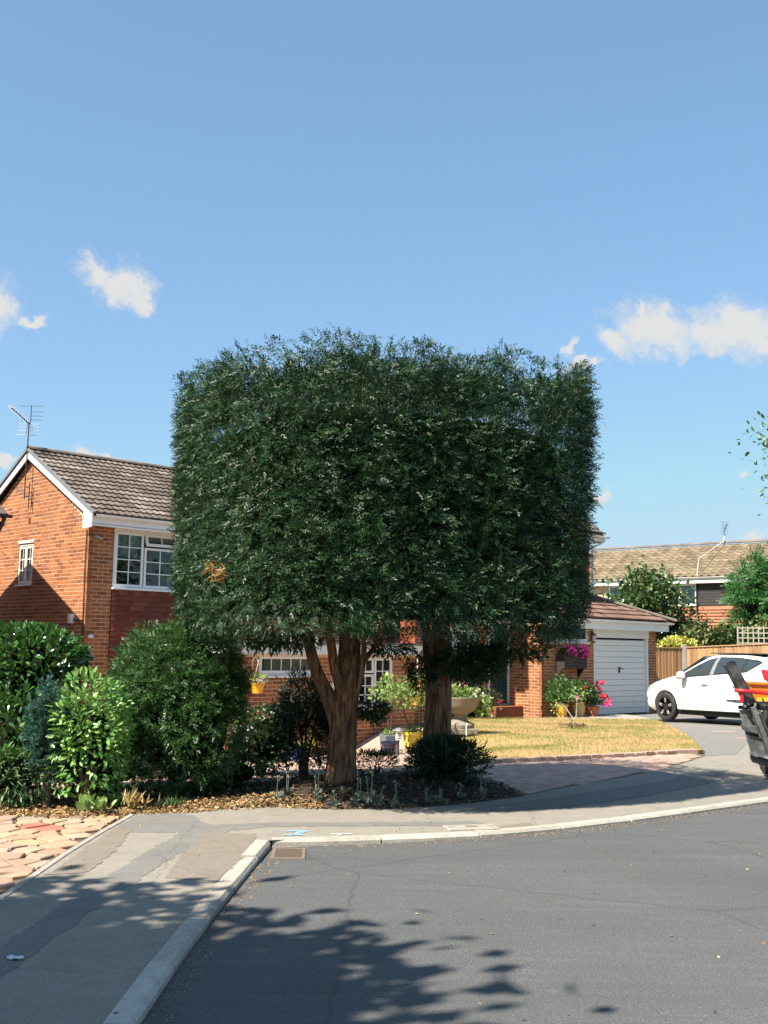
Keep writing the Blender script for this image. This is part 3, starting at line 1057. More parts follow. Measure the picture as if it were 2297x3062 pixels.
class Brickwork:
    """walls of one thing; the bricks that show largest become objects, the rest one mesh per wall"""

    def __init__(s, thing, world, mat, mortar):
        s.thing, s.world, s.mat, s.mortar = thing, world, mat, mortar
        s.c = []          # (score, wall index, s, t, length)
        s.walls = []

    def wall(s, name, O, T, Nn, W, Ht, holes=(), top=None, thick=0.1, hide=None, phase=0.0):
        Mx = frame_matrix(O, T, Nn)
        mb = MB()
        ss = sorted({0, W, *[h[0] for h in holes], *[h[1] for h in holes]})
        ts = sorted({0, Ht, *[h[2] for h in holes], *[h[3] for h in holes]})
        ss = [q for q in ss if 0 <= q <= W]
        ts = [q for q in ts if 0 <= q <= Ht]
        for a, b in zip(ss, ss[1:]):
            for c, d in zip(ts, ts[1:]):
                m = ((a + b) / 2, (c + d) / 2)
                if not any(h[0] < m[0] < h[1] and h[2] < m[1] < h[3] for h in holes):
                    mb.span((a, 0, c), (b, thick, d))
        if top:        # gable triangle
            mb.prism([(0, Ht), (W, Ht), (top[0], top[1])], 1, 0, thick)
        w = mb.build(name, s.mortar, s.thing)
        w.matrix_local = Mx
        wi = len(s.walls)
        s.walls.append((w, []))
        t = 0.004
        row = 0
        tmax = top[1] if top else Ht
        while t + BH <= tmax:
            a0, a1 = 0.0, W
            if top and t + BH > Ht:
                k = (t + BH - Ht) / (top[1] - Ht)
                a0, a1 = top[0] * k, W + (top[0] - W) * k
            iv = [(a0, a1)]
            for h in holes:
                if h[2] < t + BH - 0.005 and h[3] > t + 0.005:
                    nv = []
                    for a, b in iv:
                        if h[1] <= a or h[0] >= b:
                            nv.append((a, b))
                        else:
                            if h[0] > a:
                                nv.append((a, h[0]))
                            if h[1] < b:
                                nv.append((h[1], b))
                    iv = nv
            x = phase - (BL + JT) * (1.0 if row % 2 == 0 else 0.5)
            while x < W:
                for a, b in iv:
                    lo, hi = max(x, a), min(x + BL, b)
                    if hi - lo > 0.03:
                        c = ((lo + hi) / 2, t + BH / 2, hi - lo)
                        pw = s.world @ (Mx @ Vector((c[0], 0, c[1])))
                        px, py, f = to_pix(pw)
                        nw = (s.world.to_3x3() @ Vector(Nn))
                        face = max(0, nw.dot((Vector((0, 0, EYE)) - pw).normalized()))
                        sc = c[2] * face / max(f, 1) ** 2
                        if not (0 < px < 2297 and 0 < py < 3062) or face < 0.05 or (hide and hide(px, py)) or hi - lo < BL - 0.002:
                            sc = 0
                        s.c.append((sc, wi, *c))
                x += BL + JT
            t += BH + JT
            row += 1
        return w

    def finish(s, n=300):
        full = MB().box((0, 0, 0), (BL, 0.024, BH)).mesh('brick', s.mat)
        s.c.sort(key=lambda q: -q[0])
        rest = [MB() for _ in s.walls]
        for k, (sc, wi, x, t, L) in enumerate(s.c):
            y = 0.0085 + random.uniform(-.002, .002)
            if k < n and sc > 0:
                o = link('brick', full, s.walls[wi][0])
                o.location = (x, y, t)
                o.rotation_euler = (random.uniform(-.008, .008), random.uniform(-.006, .006), random.uniform(-.008, .008))
            else:
                rest[wi].box((x, y, t), (L, 0.024, BH))
        for (w, _), mb in zip(s.walls, rest):
            if mb.f:
                mb.build('brickwork', s.mat, w)['kind'] = 'stuff'


def make_window(parent, O, T, Nn, w, h, lights, mat='white', sill=True, curtain=None, depth=0.05, name='window', room=True, set_in=0.03):
    """lights: (x0, x1, z0, z1, columns, rows, tilt) in the window's own frame"""
    Mx = frame_matrix(O, T, Nn)
    mb = MB()
    fw = 0.05
    y0, y1 = set_in, set_in + depth
    mb.span((0, y0, 0), (w, y1, fw)).span((0, y0, h - fw), (w, y1, h))
    mb.span((0, y0, fw), (fw, y1, h - fw)).span((w - fw, y0, fw), (w, y1, h - fw))
    panes = []
    for (a, b, c, d, nc, nr, tilt) in lights:
        sw = 0.045
        rot = Matrix.Rotation(-tilt, 3, 'X')
        piv = Vector((0, y0 - 0.012, d))

        def put(lo, hi):
            lo, hi = Vector(lo), Vector(hi)
            ctr = (lo + hi) / 2
            dm = hi - lo
            if tilt:
                ctr = rot @ (ctr - piv) + piv
                mb.box(ctr, dm, rot)
            else:
                mb.box(ctr, dm)
        yy0, yy1 = y0 - 0.012, y1 - 0.012
        put((a, yy0, c), (b, yy1, c + sw))
        put((a, yy0, d - sw), (b, yy1, d))
        put((a, yy0, c + sw), (a + sw, yy1, d - sw))
        put((b - sw, yy0, c + sw), (b, yy1, d - sw))
        ia, ib, ic, id_ = a + sw, b - sw, c + sw, d - sw
        for k in range(1, nc):
            x = ia + (ib - ia) * k / nc
            put((x - 0.009, yy0 + 0.012, ic), (x + 0.009, yy1 - 0.01, id_))
        for k in range(1, nr):
            z = ic + (id_ - ic) * k / nr
            put((ia, yy0 + 0.013, z - 0.009), (ib, yy1 - 0.011, z + 0.009))
        for i in range(nc):
            for j in range(nr):
                xa, xb = ia + (ib - ia) * i / nc, ia + (ib - ia) * (i + 1) / nc
                za, zb = ic + (id_ - ic) * j / nr, ic + (id_ - ic) * (j + 1) / nr
                q = [Vector((x, yy0 + 0.026, z)) for x, z in ((xa, za), (xb, za), (xb, zb), (xa, zb))]
                if tilt:
                    q = [rot @ (p - piv) + piv for p in q]
                panes.append(q)
    if sill:
        mb.span((-0.03, -0.05, -0.035), (w + 0.03, y1, -0.002))
    win = mb.build(name, M[mat], parent, bevel=0.003)
    win.matrix_local = Mx
    for q in panes:
        off = Vector((0, 0.006, 0))
        MB().add(q + [p + off for p in q], [(0, 1, 2, 3), (7, 6, 5, 4), (0, 4, 5, 1), (1, 5, 6, 2), (2, 6, 7, 3), (3, 7, 4, 0)]).build('pane', M['glass'], win)
    if room:
        D_ = 1.1
        b = MB()
        b.span((-0.05, D_, -0.1), (w + 0.05, D_ + 0.02, h + 0.1))
        b.span((-0.07, y1 + 0.03, -0.1), (-0.05, D_, h + 0.1)).span((w + 0.05, y1 + 0.03, -0.1), (w + 0.07, D_, h + 0.1))
        b.span((-0.07, y1 + 0.03, -0.12), (w + 0.07, D_, -0.1)).span((-0.07, y1 + 0.03, h + 0.1), (w + 0.07, D_, h + 0.12))
        b.build('room', M['room'], win)
    if curtain:
        for (a, b_, c, d) in curtain:
            m2 = MB()
            n = max(4, int((b_ - a) / 0.03))
            vs = []
            for i in range(n + 1):
                x = a + (b_ - a) * i / n
                y = y1 + 0.05 + 0.012 * math.sin(i * 1.9)
                vs += [(x, y, c + 0.015 * math.sin(i * 2.3)), (x, y, d)]
            m2.add(vs, [(2 * i, 2 * i + 2, 2 * i + 3, 2 * i + 1) for i in range(n)])
            m2.build('curtain', M['curtain'], win)
    return win


def tile_mesh(name, w, g, mat, rolls=2, amp=0.018, thick=0.014, seg=5):
    """one interlocking roof tile: x across, y up the slope, z out of the roof"""
    n = rolls * seg
    xs = [w * i / n - w / 2 for i in range(n + 1)]

    def prof(i):
        return amp * max(0, math.sin(math.pi * 2 * (i / seg) - 0.4)) ** 0.8 if math.sin(math.pi * 2 * (i / seg) - 0.4) > 0 else 0
    vs = []
    L = g + 0.05
    for y, lift in ((0, 0.042), (L, 0.006)):
        for i, x in enumerate(xs):
            vs.append((x, y, lift + prof(i)))
    m = n + 1
    fs = [(i, i + 1, m + i + 1, m + i) for i in range(n)]
    b = len(vs)
    for i, x in enumerate(xs):
        vs.append((x, 0.0, 0.042 + prof(i) - thick - 0.026))
    fs += [(b + i, b + i + 1, i + 1, i) for i in range(n)]
    # side edge
    vs += [(xs[0], L, -0.01), (xs[-1], L, -0.01)]
    fs += [(b, 0, m, len(vs) - 2), (b + n, len(vs) - 1, 2 * m - 1, n)]
    me = bpy.data.meshes.new(name)
    me.from_pydata(vs, [], fs)
    me.materials.append(mat)
    return me


def tile_slope(parent, world, O, T, Up, W, L, w, g, mat, keep=None, limit=300, name='roof_tile', hide=None, **kw):
    """tiles over a slope: O lower left corner, T along the eave, Up up the slope (unit vectors in the parent's frame)"""
    T, Up = Vector(T), Vector(Up)
    Z = T.cross(Up).normalized()
    rotm = Matrix((T, Up, Z)).transposed()
    me = tile_mesh(name, w, g, mat, **kw)
    cand = []
    nr = int(L / g)
    for j in range(nr):
        for i in range(int(W / w) + 1):
            x = (i + 0.5) * w
            y = j * g
            if x > W:
                continue
            if keep and not keep(x, y):
                continue
            p = Vector(O) + T * x + Up * y
            px, py, f = to_pix(world @ p)
            vis = 0 < px < 2297 and 0 < py < 3062 and not (hide and hide(px, py))
            cand.append((1 / f if vis else 0, p))
    cand.sort(key=lambda q: -q[0])
    V0 = np.array([v.co[:] for v in me.vertices])
    F0 = [tuple(p.vertices) for p in me.polygons]
    mb = MB()
    for k, (s, p) in enumerate(cand):
        e = Matrix.Rotation(random.uniform(-.012, .012), 3, 'Z') @ Matrix.Rotation(random.uniform(-.01, .01), 3, 'X')
        mt = (rotm @ e).to_4x4()
        mt.translation = p + Z * random.uniform(0, 0.004)
        if k < limit and s > 0:
            o = link(name, me, parent)
            o.matrix_local = mt
        else:
            mb.add([mt @ Vector(v) for v in V0], F0)
    if mb.f:
        me2 = bpy.data.meshes.new('tiling')
        me2.from_pydata(mb.v, [], mb.f)
        me2.materials.append(mat)
        link('tiling', me2, parent)['kind'] = 'stuff'


def ridge_run(parent, a, b, r=0.09, step=0.38, mat='ridge'):
    a, b = Vector(a), Vector(b)
    L = (b - a).length
    n = max(1, int(L / step))
    d = (b - a).normalized()
    side = d.cross(Vector((0, 0, 1))).normalized()
    up = side.cross(d)
    for k in range(n):
        p, q = a.lerp(b, k / n), a.lerp(b, (k + 1) / n + 0.01)
        vs = []
        for e, rr in ((p, r * 1.04), (q, r * 0.98)):
            for i in range(7):
                t = math.pi * i / 6
                vs.append(e + side * math.cos(t) * rr + up * (math.sin(t) * rr * 0.8 - 0.02))
            for i in range(7):
                t = math.pi * (6 - i) / 6
                vs.append(e + side * math.cos(t) * (rr - 0.014) + up * (math.sin(t) * (rr - 0.014) * 0.8 - 0.02))
        fs = [(i, (i + 1) % 14, 14 + (i + 1) % 14, 14 + i) for i in range(14)] + [tuple(range(14)), tuple(range(27, 13, -1))]
        MB().add(vs, fs).build('ridge_tile', M[mat], parent, smooth=30)


def gutter(parent, a, b, r=0.055, mat='white'):
    a, b = Vector(a), Vector(b)
    d = (b - a).normalized()
    side = d.cross(Vector((0, 0, 1))).normalized()
    up = Vector((0, 0, 1))
    vs, fs = [], []
    for e in (a, b):
        for i in range(8):
            t = math.pi + math.pi * i / 7
            vs.append(e + side * math.cos(t) * r + up * math.sin(t) * r)
        for i in range(8):
            t = math.pi + math.pi * (7 - i) / 7
            vs.append(e + side * math.cos(t) * (r - 0.006) + up * math.sin(t) * (r - 0.006))
    fs = [(i, (i + 1) % 16, 16 + (i + 1) % 16, 16 + i) for i in range(16)] + [tuple(range(16)), tuple(range(31, 15, -1))]
    g = MB().add(vs, fs).build('gutter', M[mat], parent, smooth=40)
    L = (b - a).length
    n = int(L / 1.0)
    for k in range(n + 1):
        p = a + d * min(L - 0.03, 0.12 + k * 1.0)
        MB().tube([p + (side * math.cos(t) + up * math.sin(t)) * (r + 0.006) for t in [math.pi + math.pi * i / 8 for i in range(9)]], 0.008, 6).build('gutter_clip', M[mat], g)
    return g


CROWN_HIDE = lambda px, py: 545 < px < 1745 and 1050 < py < 1880


def lc(u, v, z):
    """house coordinates -> the house empty's own frame (x along the front, y into the house)"""
    return (u, -v, z)


def house_empty(name, label, cat, u=0, v=0):
    p = UV(u, v)
    return empty(name, p, HOUSE_RZ, label, cat)


def house_world(u=0, v=0):
    return Matrix.Translation(UV(u, v)) @ Matrix.Rotation(HOUSE_RZ, 4, 'Z')


def build_house_left():
    root = house_empty('brick_house', 'two-storey orange brick house with gable end, white bargeboards and brown pantile roof', 'house')
    Wd = house_world()
    bw = Brickwork(root, Wd, M['brick'], M['mortar'])
    zb = -0.62
    zt = 3.93
    vr, zr = -2.52, 5.50
    dep = 5.04
    # gable wall: from back to front along local -y ; outward normal -x
    gw = [(2.10, 2.77, 2.80 - zb, 3.66 - zb)]
    bw.wall('gable_wall', lc(0, -dep, zb), (0, -1, 0), (-1, 0, 0), dep, zt - zb, gw, (dep + vr, zr - zb), hide=lambda px, py: py > 1985)
    # front pilaster and front wall
    bw.wall('corner_pier', lc(0.0, 0, zb), (1, 0, 0), (0, -1, 0), 0.53, zt - zb, hide=lambda px, py: py > 2050)
    bw.wall('front_wall', lc(3.03, 0, zb), (1, 0, 0), (0, -1, 0), 4.97, zt - zb, hide=lambda px, py: True)
    # tile-hung panel beside the pilaster
    # apron of hanging tiles under the first-floor window
    MB().span(lc(0.535, -0.02, -0.62), lc(3.025, -0.16, 2.665)).build('panel_backing', M['hang'], root)
    hp = MB().span(lc(0.537, -0.012, 2.640), lc(3.02, 0.012, 2.662)).build('tile_hanging', M['lead'], root)
    tw, th = 0.165, 0.098
    vis = 0
    for r_ in range(22):
        z = 2.545 - r_ * th
        for c in range(16):
            u0 = 0.537 + c * tw - (tw / 2 if r_ % 2 else 0)
            a, b = max(0.537, u0), min(3.02, u0 + tw - 0.003)
            if b - a < 0.03:
                continue
            du, dz = (a + b) / 2 - 1.95, (z + th / 2 - 1.86)
            dia = abs(du) / 0.42 + abs(dz) / 0.42 < 1
            mat = M['hang_light'] if dia else M['hang']
            if dia:
                poly = [(a, z + th + 0.03), (b, z + th + 0.03), (b, z + 0.03), ((a + b) / 2, z - 0.028), (a, z + 0.03)]
            else:
                poly = [(a, z + th + 0.03), (b, z + th + 0.03), (b, z), (a, z)]
            n = len(poly)
            vs = [(x, -(0.034 - (zz - z) * 0.16 + (0.004 if dia else 0) + random.uniform(0, .003)), zz) for x, zz in poly]
            vs += [(x, y + 0.014, zz) for x, y, zz in vs]
            fs = [tuple(range(n)), tuple(range(2 * n - 1, n - 1, -1))] + [(i, n + i, n + (i + 1) % n, (i + 1) % n) for i in range(n)]
            MB().add(vs, fs).build('hanging_tile', mat, hp)
    # first-floor window
    make_window(root, lc(0.55, 0.03, 2.69), (1, 0, 0), (0, -1, 0), 2.44, 1.13,
                [(0.03, 0.66, 0.03, 1.10, 2, 4, 0), (0.69, 1.76, 0.86, 1.10, 3, 1, 0.33), (0.69, 1.76, 0.03, 0.83, 3, 3, 0), (1.79, 2.41, 0.03, 1.10, 2, 4, 0)],
                curtain=[(0.06, 0.60, 0.62, 1.08), (1.3, 1.7, 0.05, 0.34)])
    MB().span(lc(0.53, -0.08, 3.82), lc(3.03, 0.04, 3.90)).build('window_head', M['cream'], root)
    # ornaments on the inside ledge
    # gable window
    make_window(root, lc(0.0, -2.94, 2.80), (0, -1, 0), (-1, 0, 0), 0.67, 0.86, [(0.03, 0.33, 0.03, 0.79, 2, 3, 0), (0.34, 0.64, 0.03, 0.79, 2, 3, 0)], mat='cream', curtain=[(0.05, 0.3, 0.05, 0.4)], set_in=0.012)
    MB().span(lc(-0.03, -2.97, 2.755), lc(0.03, -2.23, 2.795)).build('window_sill', M['lead'], root)
    MB().span(lc(-0.018, -2.95, 3.665), lc(0.02, -2.25, 3.72)).build('lintel', M['cream'], root)
    # soffit, fascia and gutter
    MB().span(lc(-0.12, 0.02, 3.86), lc(8.1, 0.30, 3.885)).span(lc(-0.12, 0.275, 3.83), lc(8.1, 0.30, 4.03)).build('fascia', M['white'], root)
    MB().prism([(-0.295, 3.80), (0.03, 3.80), (0.03, 4.16), (-0.295, 4.02)], 0, -0.135, -0.105).build('eave_box', M['white'], root)
    gutter(root, lc(-0.10, 0.365, 4.045), lc(8.1, 0.365, 4.03))
    # roof: slope from the eave (v 0.40, z 4.06) to the ridge
    ev, ez = 0.40, 4.045
    rz_ = zr + 0.13
    sl = Vector((0, -(vr - ev), rz_ - ez))
    Ls = sl.length
    up = sl.normalized()
    rb = MB()
    rb.add([lc(-0.13, ev, ez - 0.03), lc(8.1, ev, ez - 0.03), lc(8.1, vr, rz_ - 0.03), lc(-0.13, vr, rz_ - 0.03)], [(0, 1, 2, 3)])
    bv = 2 * vr - ev
    rb.add([lc(-0.13, bv, ez), lc(8.1, bv, ez), lc(8.1, vr, rz_), lc(-0.13, vr, rz_)], [(3, 2, 1, 0)])
    roof = rb.build('roof', M['tile'], root)
    tile_slope(roof, Wd, lc(-0.13, ev, ez), (1, 0, 0), up, 8.2, Ls, 0.30, 0.235, M['tile'], hide=lambda px, py: px > 540)
    ridge_run(roof, lc(-0.14, vr, rz_ + 0.035), lc(8.1, vr, rz_ + 0.035))
    # verge mortar and bargeboards on both rakes
    for s in (1, -1):
        e_v = ev if s > 0 else bv
        a, b = Vector(lc(-0.145, e_v, ez + 0.015)), Vector(lc(-0.145, vr, rz_ + 0.015))
        MB().bar(a, b, 0.03, 0.055, up=(0, 0, 1)).build('verge', M['lead'], root)
        a2, b2 = Vector(lc(-0.115, e_v - s * 0.10, ez - 0.035)), Vector(lc(-0.115, vr, rz_ - 0.115))
        MB().bar(a2, b2, 0.022, 0.13).build('bargeboard', M['white'], root)
    # rear wall, so that the house is closed
    MB().span(lc(0.05, -dep + 0.1, zb), lc(8, -dep, zt)).span(lc(7.9, -dep, zb), lc(8.0, -0.1, zt)).build('rear_wall', M['brick_red'], root)

    # ---- single-storey front extension with a flat roof
    VE = 2.6
    fz0, fz1 = 1.455, 1.66
    h1 = (2.19 - 1.62, 3.55 - 1.62, 1.05 - zb, 1.44 - zb)
    h2 = (4.02 - 1.62, 5.72 - 1.62, 0.39 - zb, 1.42 - zb)
    bw.wall('extension_wall', lc(1.62, VE, zb), (1, 0, 0), (0, -1, 0), 4.74, fz0 - zb - 0.002, [h1, h2], hide=lambda px, py: py > 2250 or (py < 1960))
    bw.wall('extension_side_wall', lc(1.62, 0.1, zb), (0, -1, 0), (-1, 0, 0), VE - 0.1, fz0 - zb - 0.002, hide=lambda px, py: True)
    MB().span(lc(6.25, 0.1, zb), lc(6.35, VE - 0.1, fz0)).build('extension_end_wall', M['brick'], root)
    MB().span(lc(1.42, VE + 0.12, fz0), lc(6.56, VE + 0.145, fz1)).span(lc(1.42, 0.05, fz0), lc(1.445, VE + 0.12, fz1)).span(lc(6.535, 0.05, fz0), lc(6.56, VE + 0.12, fz1)).span(lc(1.445, 0.02, fz0), lc(6.535, VE + 0.12, fz0 + 0.02)).build('extension_fascia', M['white_old'], root)
    MB().span(lc(1.38, 0.02, fz1), lc(6.60, VE + 0.18, fz1 + 0.05)).build('flat_roof', M['lead'], root)
    MB().span(lc(1.62, VE + 0.145, fz0 + 0.02), lc(2.0, VE + 0.149, fz1 - 0.02)).build('fascia_joint', M['white'], root)
    make_window(root, lc(2.19, VE, 1.05), (1, 0, 0), (0, -1, 0), 1.36, 0.39, [(0.04, 1.32, 0.05, 0.36, 5, 1, 0)], curtain=None)
    make_window(root, lc(4.02, VE, 0.39), (1, 0, 0), (0, -1, 0), 1.70, 1.03,
                [(0.03, 0.52, 0.03, 1.0, 2, 4, 0), (0.55, 1.15, 0.70, 1.0, 3, 1, 0), (0.55, 1.15, 0.03, 0.67, 3, 3, 0), (1.18, 1.67, 0.03, 1.0, 2, 4, 0)],
                curtain=[(0.1, 0.5, 0.05, 0.5), (1.2, 1.62, 0.05, 0.35)])
    bw.finish(300)
    # ---- things fixed to the walls
    mb = MB()
    mb.tube([lc(-0.02, -0.06, 3.78), lc(-0.025, -0.065, 3.0), lc(-0.02, -0.05, 2.1), lc(-0.02, -0.07, 1.2), lc(-0.02, -0.06, 0.4)], 0.010, 6)
    mb.build('wall_cable', M['black'], root)
    MB().tube([lc(-0.02, -0.05, 2.05), lc(-0.03, -0.2, 2.02), lc(-0.03, -0.42, 2.06)], 0.011, 6).build('wall_cable', M['black'], root)
    MB().tube([lc(-0.03, -2.45, 4.75), lc(-0.03, -2.40, 4.4)], 0.007, 5).build('wall_cable', M['black'], root)
    MB().span(lc(-0.09, -0.52, 1.98), lc(-0.004, -0.40, 2.16)).build('junction_box', M['white_old'], root, bevel=0.008)
    MB().span(lc(-0.014, -2.56, 4.08), lc(-0.003, -2.47, 4.20)).build('air_vent', M['hang'], root)
    MB().lathe([(0.001, -0.03), (0.045, -0.02), (0.06, 0.0), (0.05, 0.03), (0.02, 0.05), (0.001, 0.052)], lc(0.10, 0.06, 1.72), 14).tube([lc(0.10, 0.0, 1.74), lc(0.10, 0.06, 1.74)], 0.02, 8).build('dome_lamp', M['white'], root, smooth=50)
    cm = MB()
    cm.tube([lc(0.12, 0.0, 3.68), lc(0.12, 0.07, 3.66)], 0.015, 8)
    cm.tube([lc(0.10, 0.05, 3.66), lc(0.22, 0.14, 3.60)], [0.032, 0.036], 10)
    cm.build('security_camera', M['metal'], root, smooth=40)
    return root


def build_aerial(root_pos, label, scale=1.0, rz=0.0, far=False):
    t = empty('television_aerial', root_pos, rz, label, 'aerial', None)
    MB().tube([(0, 0, -0.55), (0, 0, 0.0), (0.015, 0, 1.10)], 0.013, 8).build('mast', M['dark_metal'], t)
    if not far:
        MB().bar((0.0, 0, -0.30), (0.10, 0, -0.30), 0.02, 0.02).bar((0.0, 0, -0.5), (0.10, 0, -0.5), 0.02, 0.02).bar((0.10, 0, -0.2), (0.10, 0, -0.75), 0.025, 0.012).build('bracket', M['dark_metal'], t)
    b = MB()
    b.tube([(0.015, 0, 1.05), (-0.12, -0.30, 1.22), (-0.19, -0.46, 1.30)], 0.012, 6)
    b.build('boom', M['dark_metal'], t)
    a0, a1 = Vector((0.015, 0, 1.05)), Vector((-0.19, -0.46, 1.30))
    for k in range(9):
        p = a0.lerp(a1, 0.12 + k * 0.11)
        d = MB()
        d.tube([p + Vector((-0.085, 0.02, 0.02)), p + Vector((0.085, -0.02, -0.01))], 0.005, 5)
        d.tube([p + Vector((-0.06, 0.0, 0.035)), p + Vector((0.06, 0.0, 0.03))], 0.004, 5)
        d.build('director', M['metal'], t)
    for k, z in enumerate((1.46, 1.335, 1.245, 1.16)):
        MB().tube([(-0.22 if k == 0 else -0.02, 0.10, z), (0.25, 0.10, z - 0.006)], 0.0065, 5).build('reflector_rod', M['dark_metal'], t)
    MB().tube([(0.015, 0.02, 1.05), (0.0, 0.10, 1.12), (0.0, 0.10, 1.47)], 0.009, 6).build('reflector_spine', M['dark_metal'], t)
    for k, z in enumerate((1.05, 0.985, 0.915, 0.82)):
        MB().tube([(-0.22 - 0.01 * k, 0.03, z + 0.005), (0.23 - 0.005 * k, 0.03, z - 0.005)], 0.0055, 5).build('rod', M['metal'], t)
    MB().tube([(-0.03, 0.03, 1.09), (-0.06, 0.03, 0.80)], 0.008, 6).build('lower_spine', M['metal'], t)
    t.scale = (scale,) * 3
    return t


def build_house_right():
    """the stepped-up next house, its front door and its garage wing"""
    root = house_empty('brick_house', 'red brick house with dark teal front door, mostly hidden behind the two clipped conifers', 'house', 8.0, 0)
    Wd = house_world(8.0, 0)
    bw = Brickwork(root, Wd, M['brick_red'], M['mortar'])
    zb = -0.25
    V1 = 1.0      # front plane of this house (v)

    def l8(u, v, z):
        return (u - 8.0, -v, z)
    hole_d = (10.60 - 8.05, 11.47 - 8.05, 0.24 - zb, 2.26 - zb)
    hole_w = (8.6 - 8.05, 10.2 - 8.05, 1.05 - zb, 2.1 - zb)
    bw.wall('front_wall', l8(8.05, V1, zb), (1, 0, 0), (0, -1, 0), 6.9, 4.72 - zb, [hole_d, hole_w, (12.0 - 8.05, 14.4 - 8.05, 3.3 - zb, 4.5 - zb)], hide=lambda px, py: CROWN_HIDE(px, py) or px > 1465)
    make_window(root, l8(8.6, V1, 1.05), (1, 0, 0), (0, -1, 0), 1.6, 1.05, [(0.03, 0.78, 0.03, 1.02, 3, 4, 0), (0.82, 1.57, 0.03, 1.02, 3, 4, 0)])
    make_window(root, l8(12.0, V1, 3.3), (1, 0, 0), (0, -1, 0), 2.4, 1.2, [(0.03, 1.18, 0.03, 1.17, 3, 4, 0), (1.22, 2.37, 0.03, 1.17, 3, 4, 0)])
    bw.wall('end_wall', l8(14.95, V1, zb), (0, 1, 0), (1, 0, 0), 5.0, 4.72 - zb, hide=lambda px, py: True)
    MB().span(l8(8.0, -4.0, -0.6), l8(14.95, -3.9, 4.7)).span(l8(8.0, -4.0, -0.6), l8(8.05, 1.0, 4.7)).build('rear_wall', M['brick_red'], root)
    # roof
    ev, ez, vr, rz_ = 1.40, 4.86, -1.5, 6.45
    rb = MB()
    bv = 2 * vr - ev
    rb.prism([(-ev, ez - 0.03), (-vr, rz_ - 0.03), (-bv, ez - 0.03)], 0, 0.0, 7.17)
    roof = rb.build('roof', M['tile'], root)
    up = Vector((0, ev - vr, rz_ - ez))
    L = up.length
    tile_slope(roof, Wd, l8(8.0, ev, ez), (1, 0, 0), up.normalized(), 7.2, L, 0.3, 0.27, M['tile'], hide=lambda px, py: not (px > 1740), limit=60)
    ridge_run(roof, l8(8.0, vr, rz_ + 0.04), l8(15.15, vr, rz_ + 0.04))
    MB().span(l8(8.0, V1 + 0.02, 4.70), l8(15.17, 1.32, 4.73)).span(l8(8.0, 1.30, 4.66), l8(15.17, 1.325, 4.84)).build('fascia', M['white'], root)
    MB().prism([(-1.325, 4.62), (-0.98, 4.62), (-0.98, 4.98), (-1.325, 4.82)], 0, 7.15, 7.175).build('eave_box', M['white'], root)
    a, b = Vector(l8(15.15, ev - 0.1, ez - 0.06)), Vector(l8(15.15, vr, rz_ - 0.12))
    MB().bar(a, b, 0.025, 0.14).build('bargeboard', M['white'], root)
    gutter(root, l8(8.0, 1.39, 4.82), l8(15.37, 1.39, 4.80))
    MB().tube([l8(15.19, 1.39, 4.78), l8(15.17, 1.36, 4.66), l8(15.02, 1.08, 4.48), l8(15.0, 1.06, 0.1)], 0.035, 8).build('downpipe', M['white'], root, smooth=40)
    # door
    d = empty('front_door', l8(10.60, V1, 0.24), 0)
    d.parent = root
    dm = NT('teal_door_paint')
    p = dm.obj()
    dm.set(Base_Color=dm.mix(dm.noise(p, 3, 4), (0.008, 0.040, 0.046), (0.014, 0.060, 0.066)), Roughness=0.22)
    MB().span((0.08, 0.06, 0.02), (0.85, 0.10, 2.0)).build('door_leaf', dm.mat, d)
    for a, b, c, e in ((0.17, 0.43, 1.15, 1.85), (0.50, 0.76, 1.15, 1.85), (0.17, 0.43, 0.2, 0.88), (0.50, 0.76, 0.2, 0.88)):
        q = MB()
        n = 4
        for k in range(n):
            x0 = a + (b - a) * k / n
            q.span((x0 + 0.004, 0.048, c), (x0 + (b - a) / n - 0.004, 0.062, e))
        q.build('door_panel', dm.mat, d)
    MB().span((0.30, 0.035, 1.0), (0.62, 0.06, 1.06)).build('letter_plate', M['metal'], d, bevel=0.006)
    MB().tube([(0.76, 0.06, 0.98), (0.76, 0.02, 0.98), (0.68, 0.015, 0.98)], 0.012, 8).build('door_handle', M['metal'], d)
    MB().span((0, -0.03, 0), (0.075, 0.12, 2.08)).span((0.855, 0.01, 0), (0.87, 0.12, 2.08)).span((0, -0.03, 2.02), (0.87, 0.12, 2.1)).build('door_frame', M['white'], d)
    MB().span((0.0, -0.06, -0.03), (0.87, 0.12, 0.02)).build('threshold', M['lead'], d)
    bw2 = MB().span(l8(10.45, V1 + 0.42, zb), l8(11.48, V1, 0.205)).build('door_step', M['brick_red'], root)
    bw.finish(300)
    return root


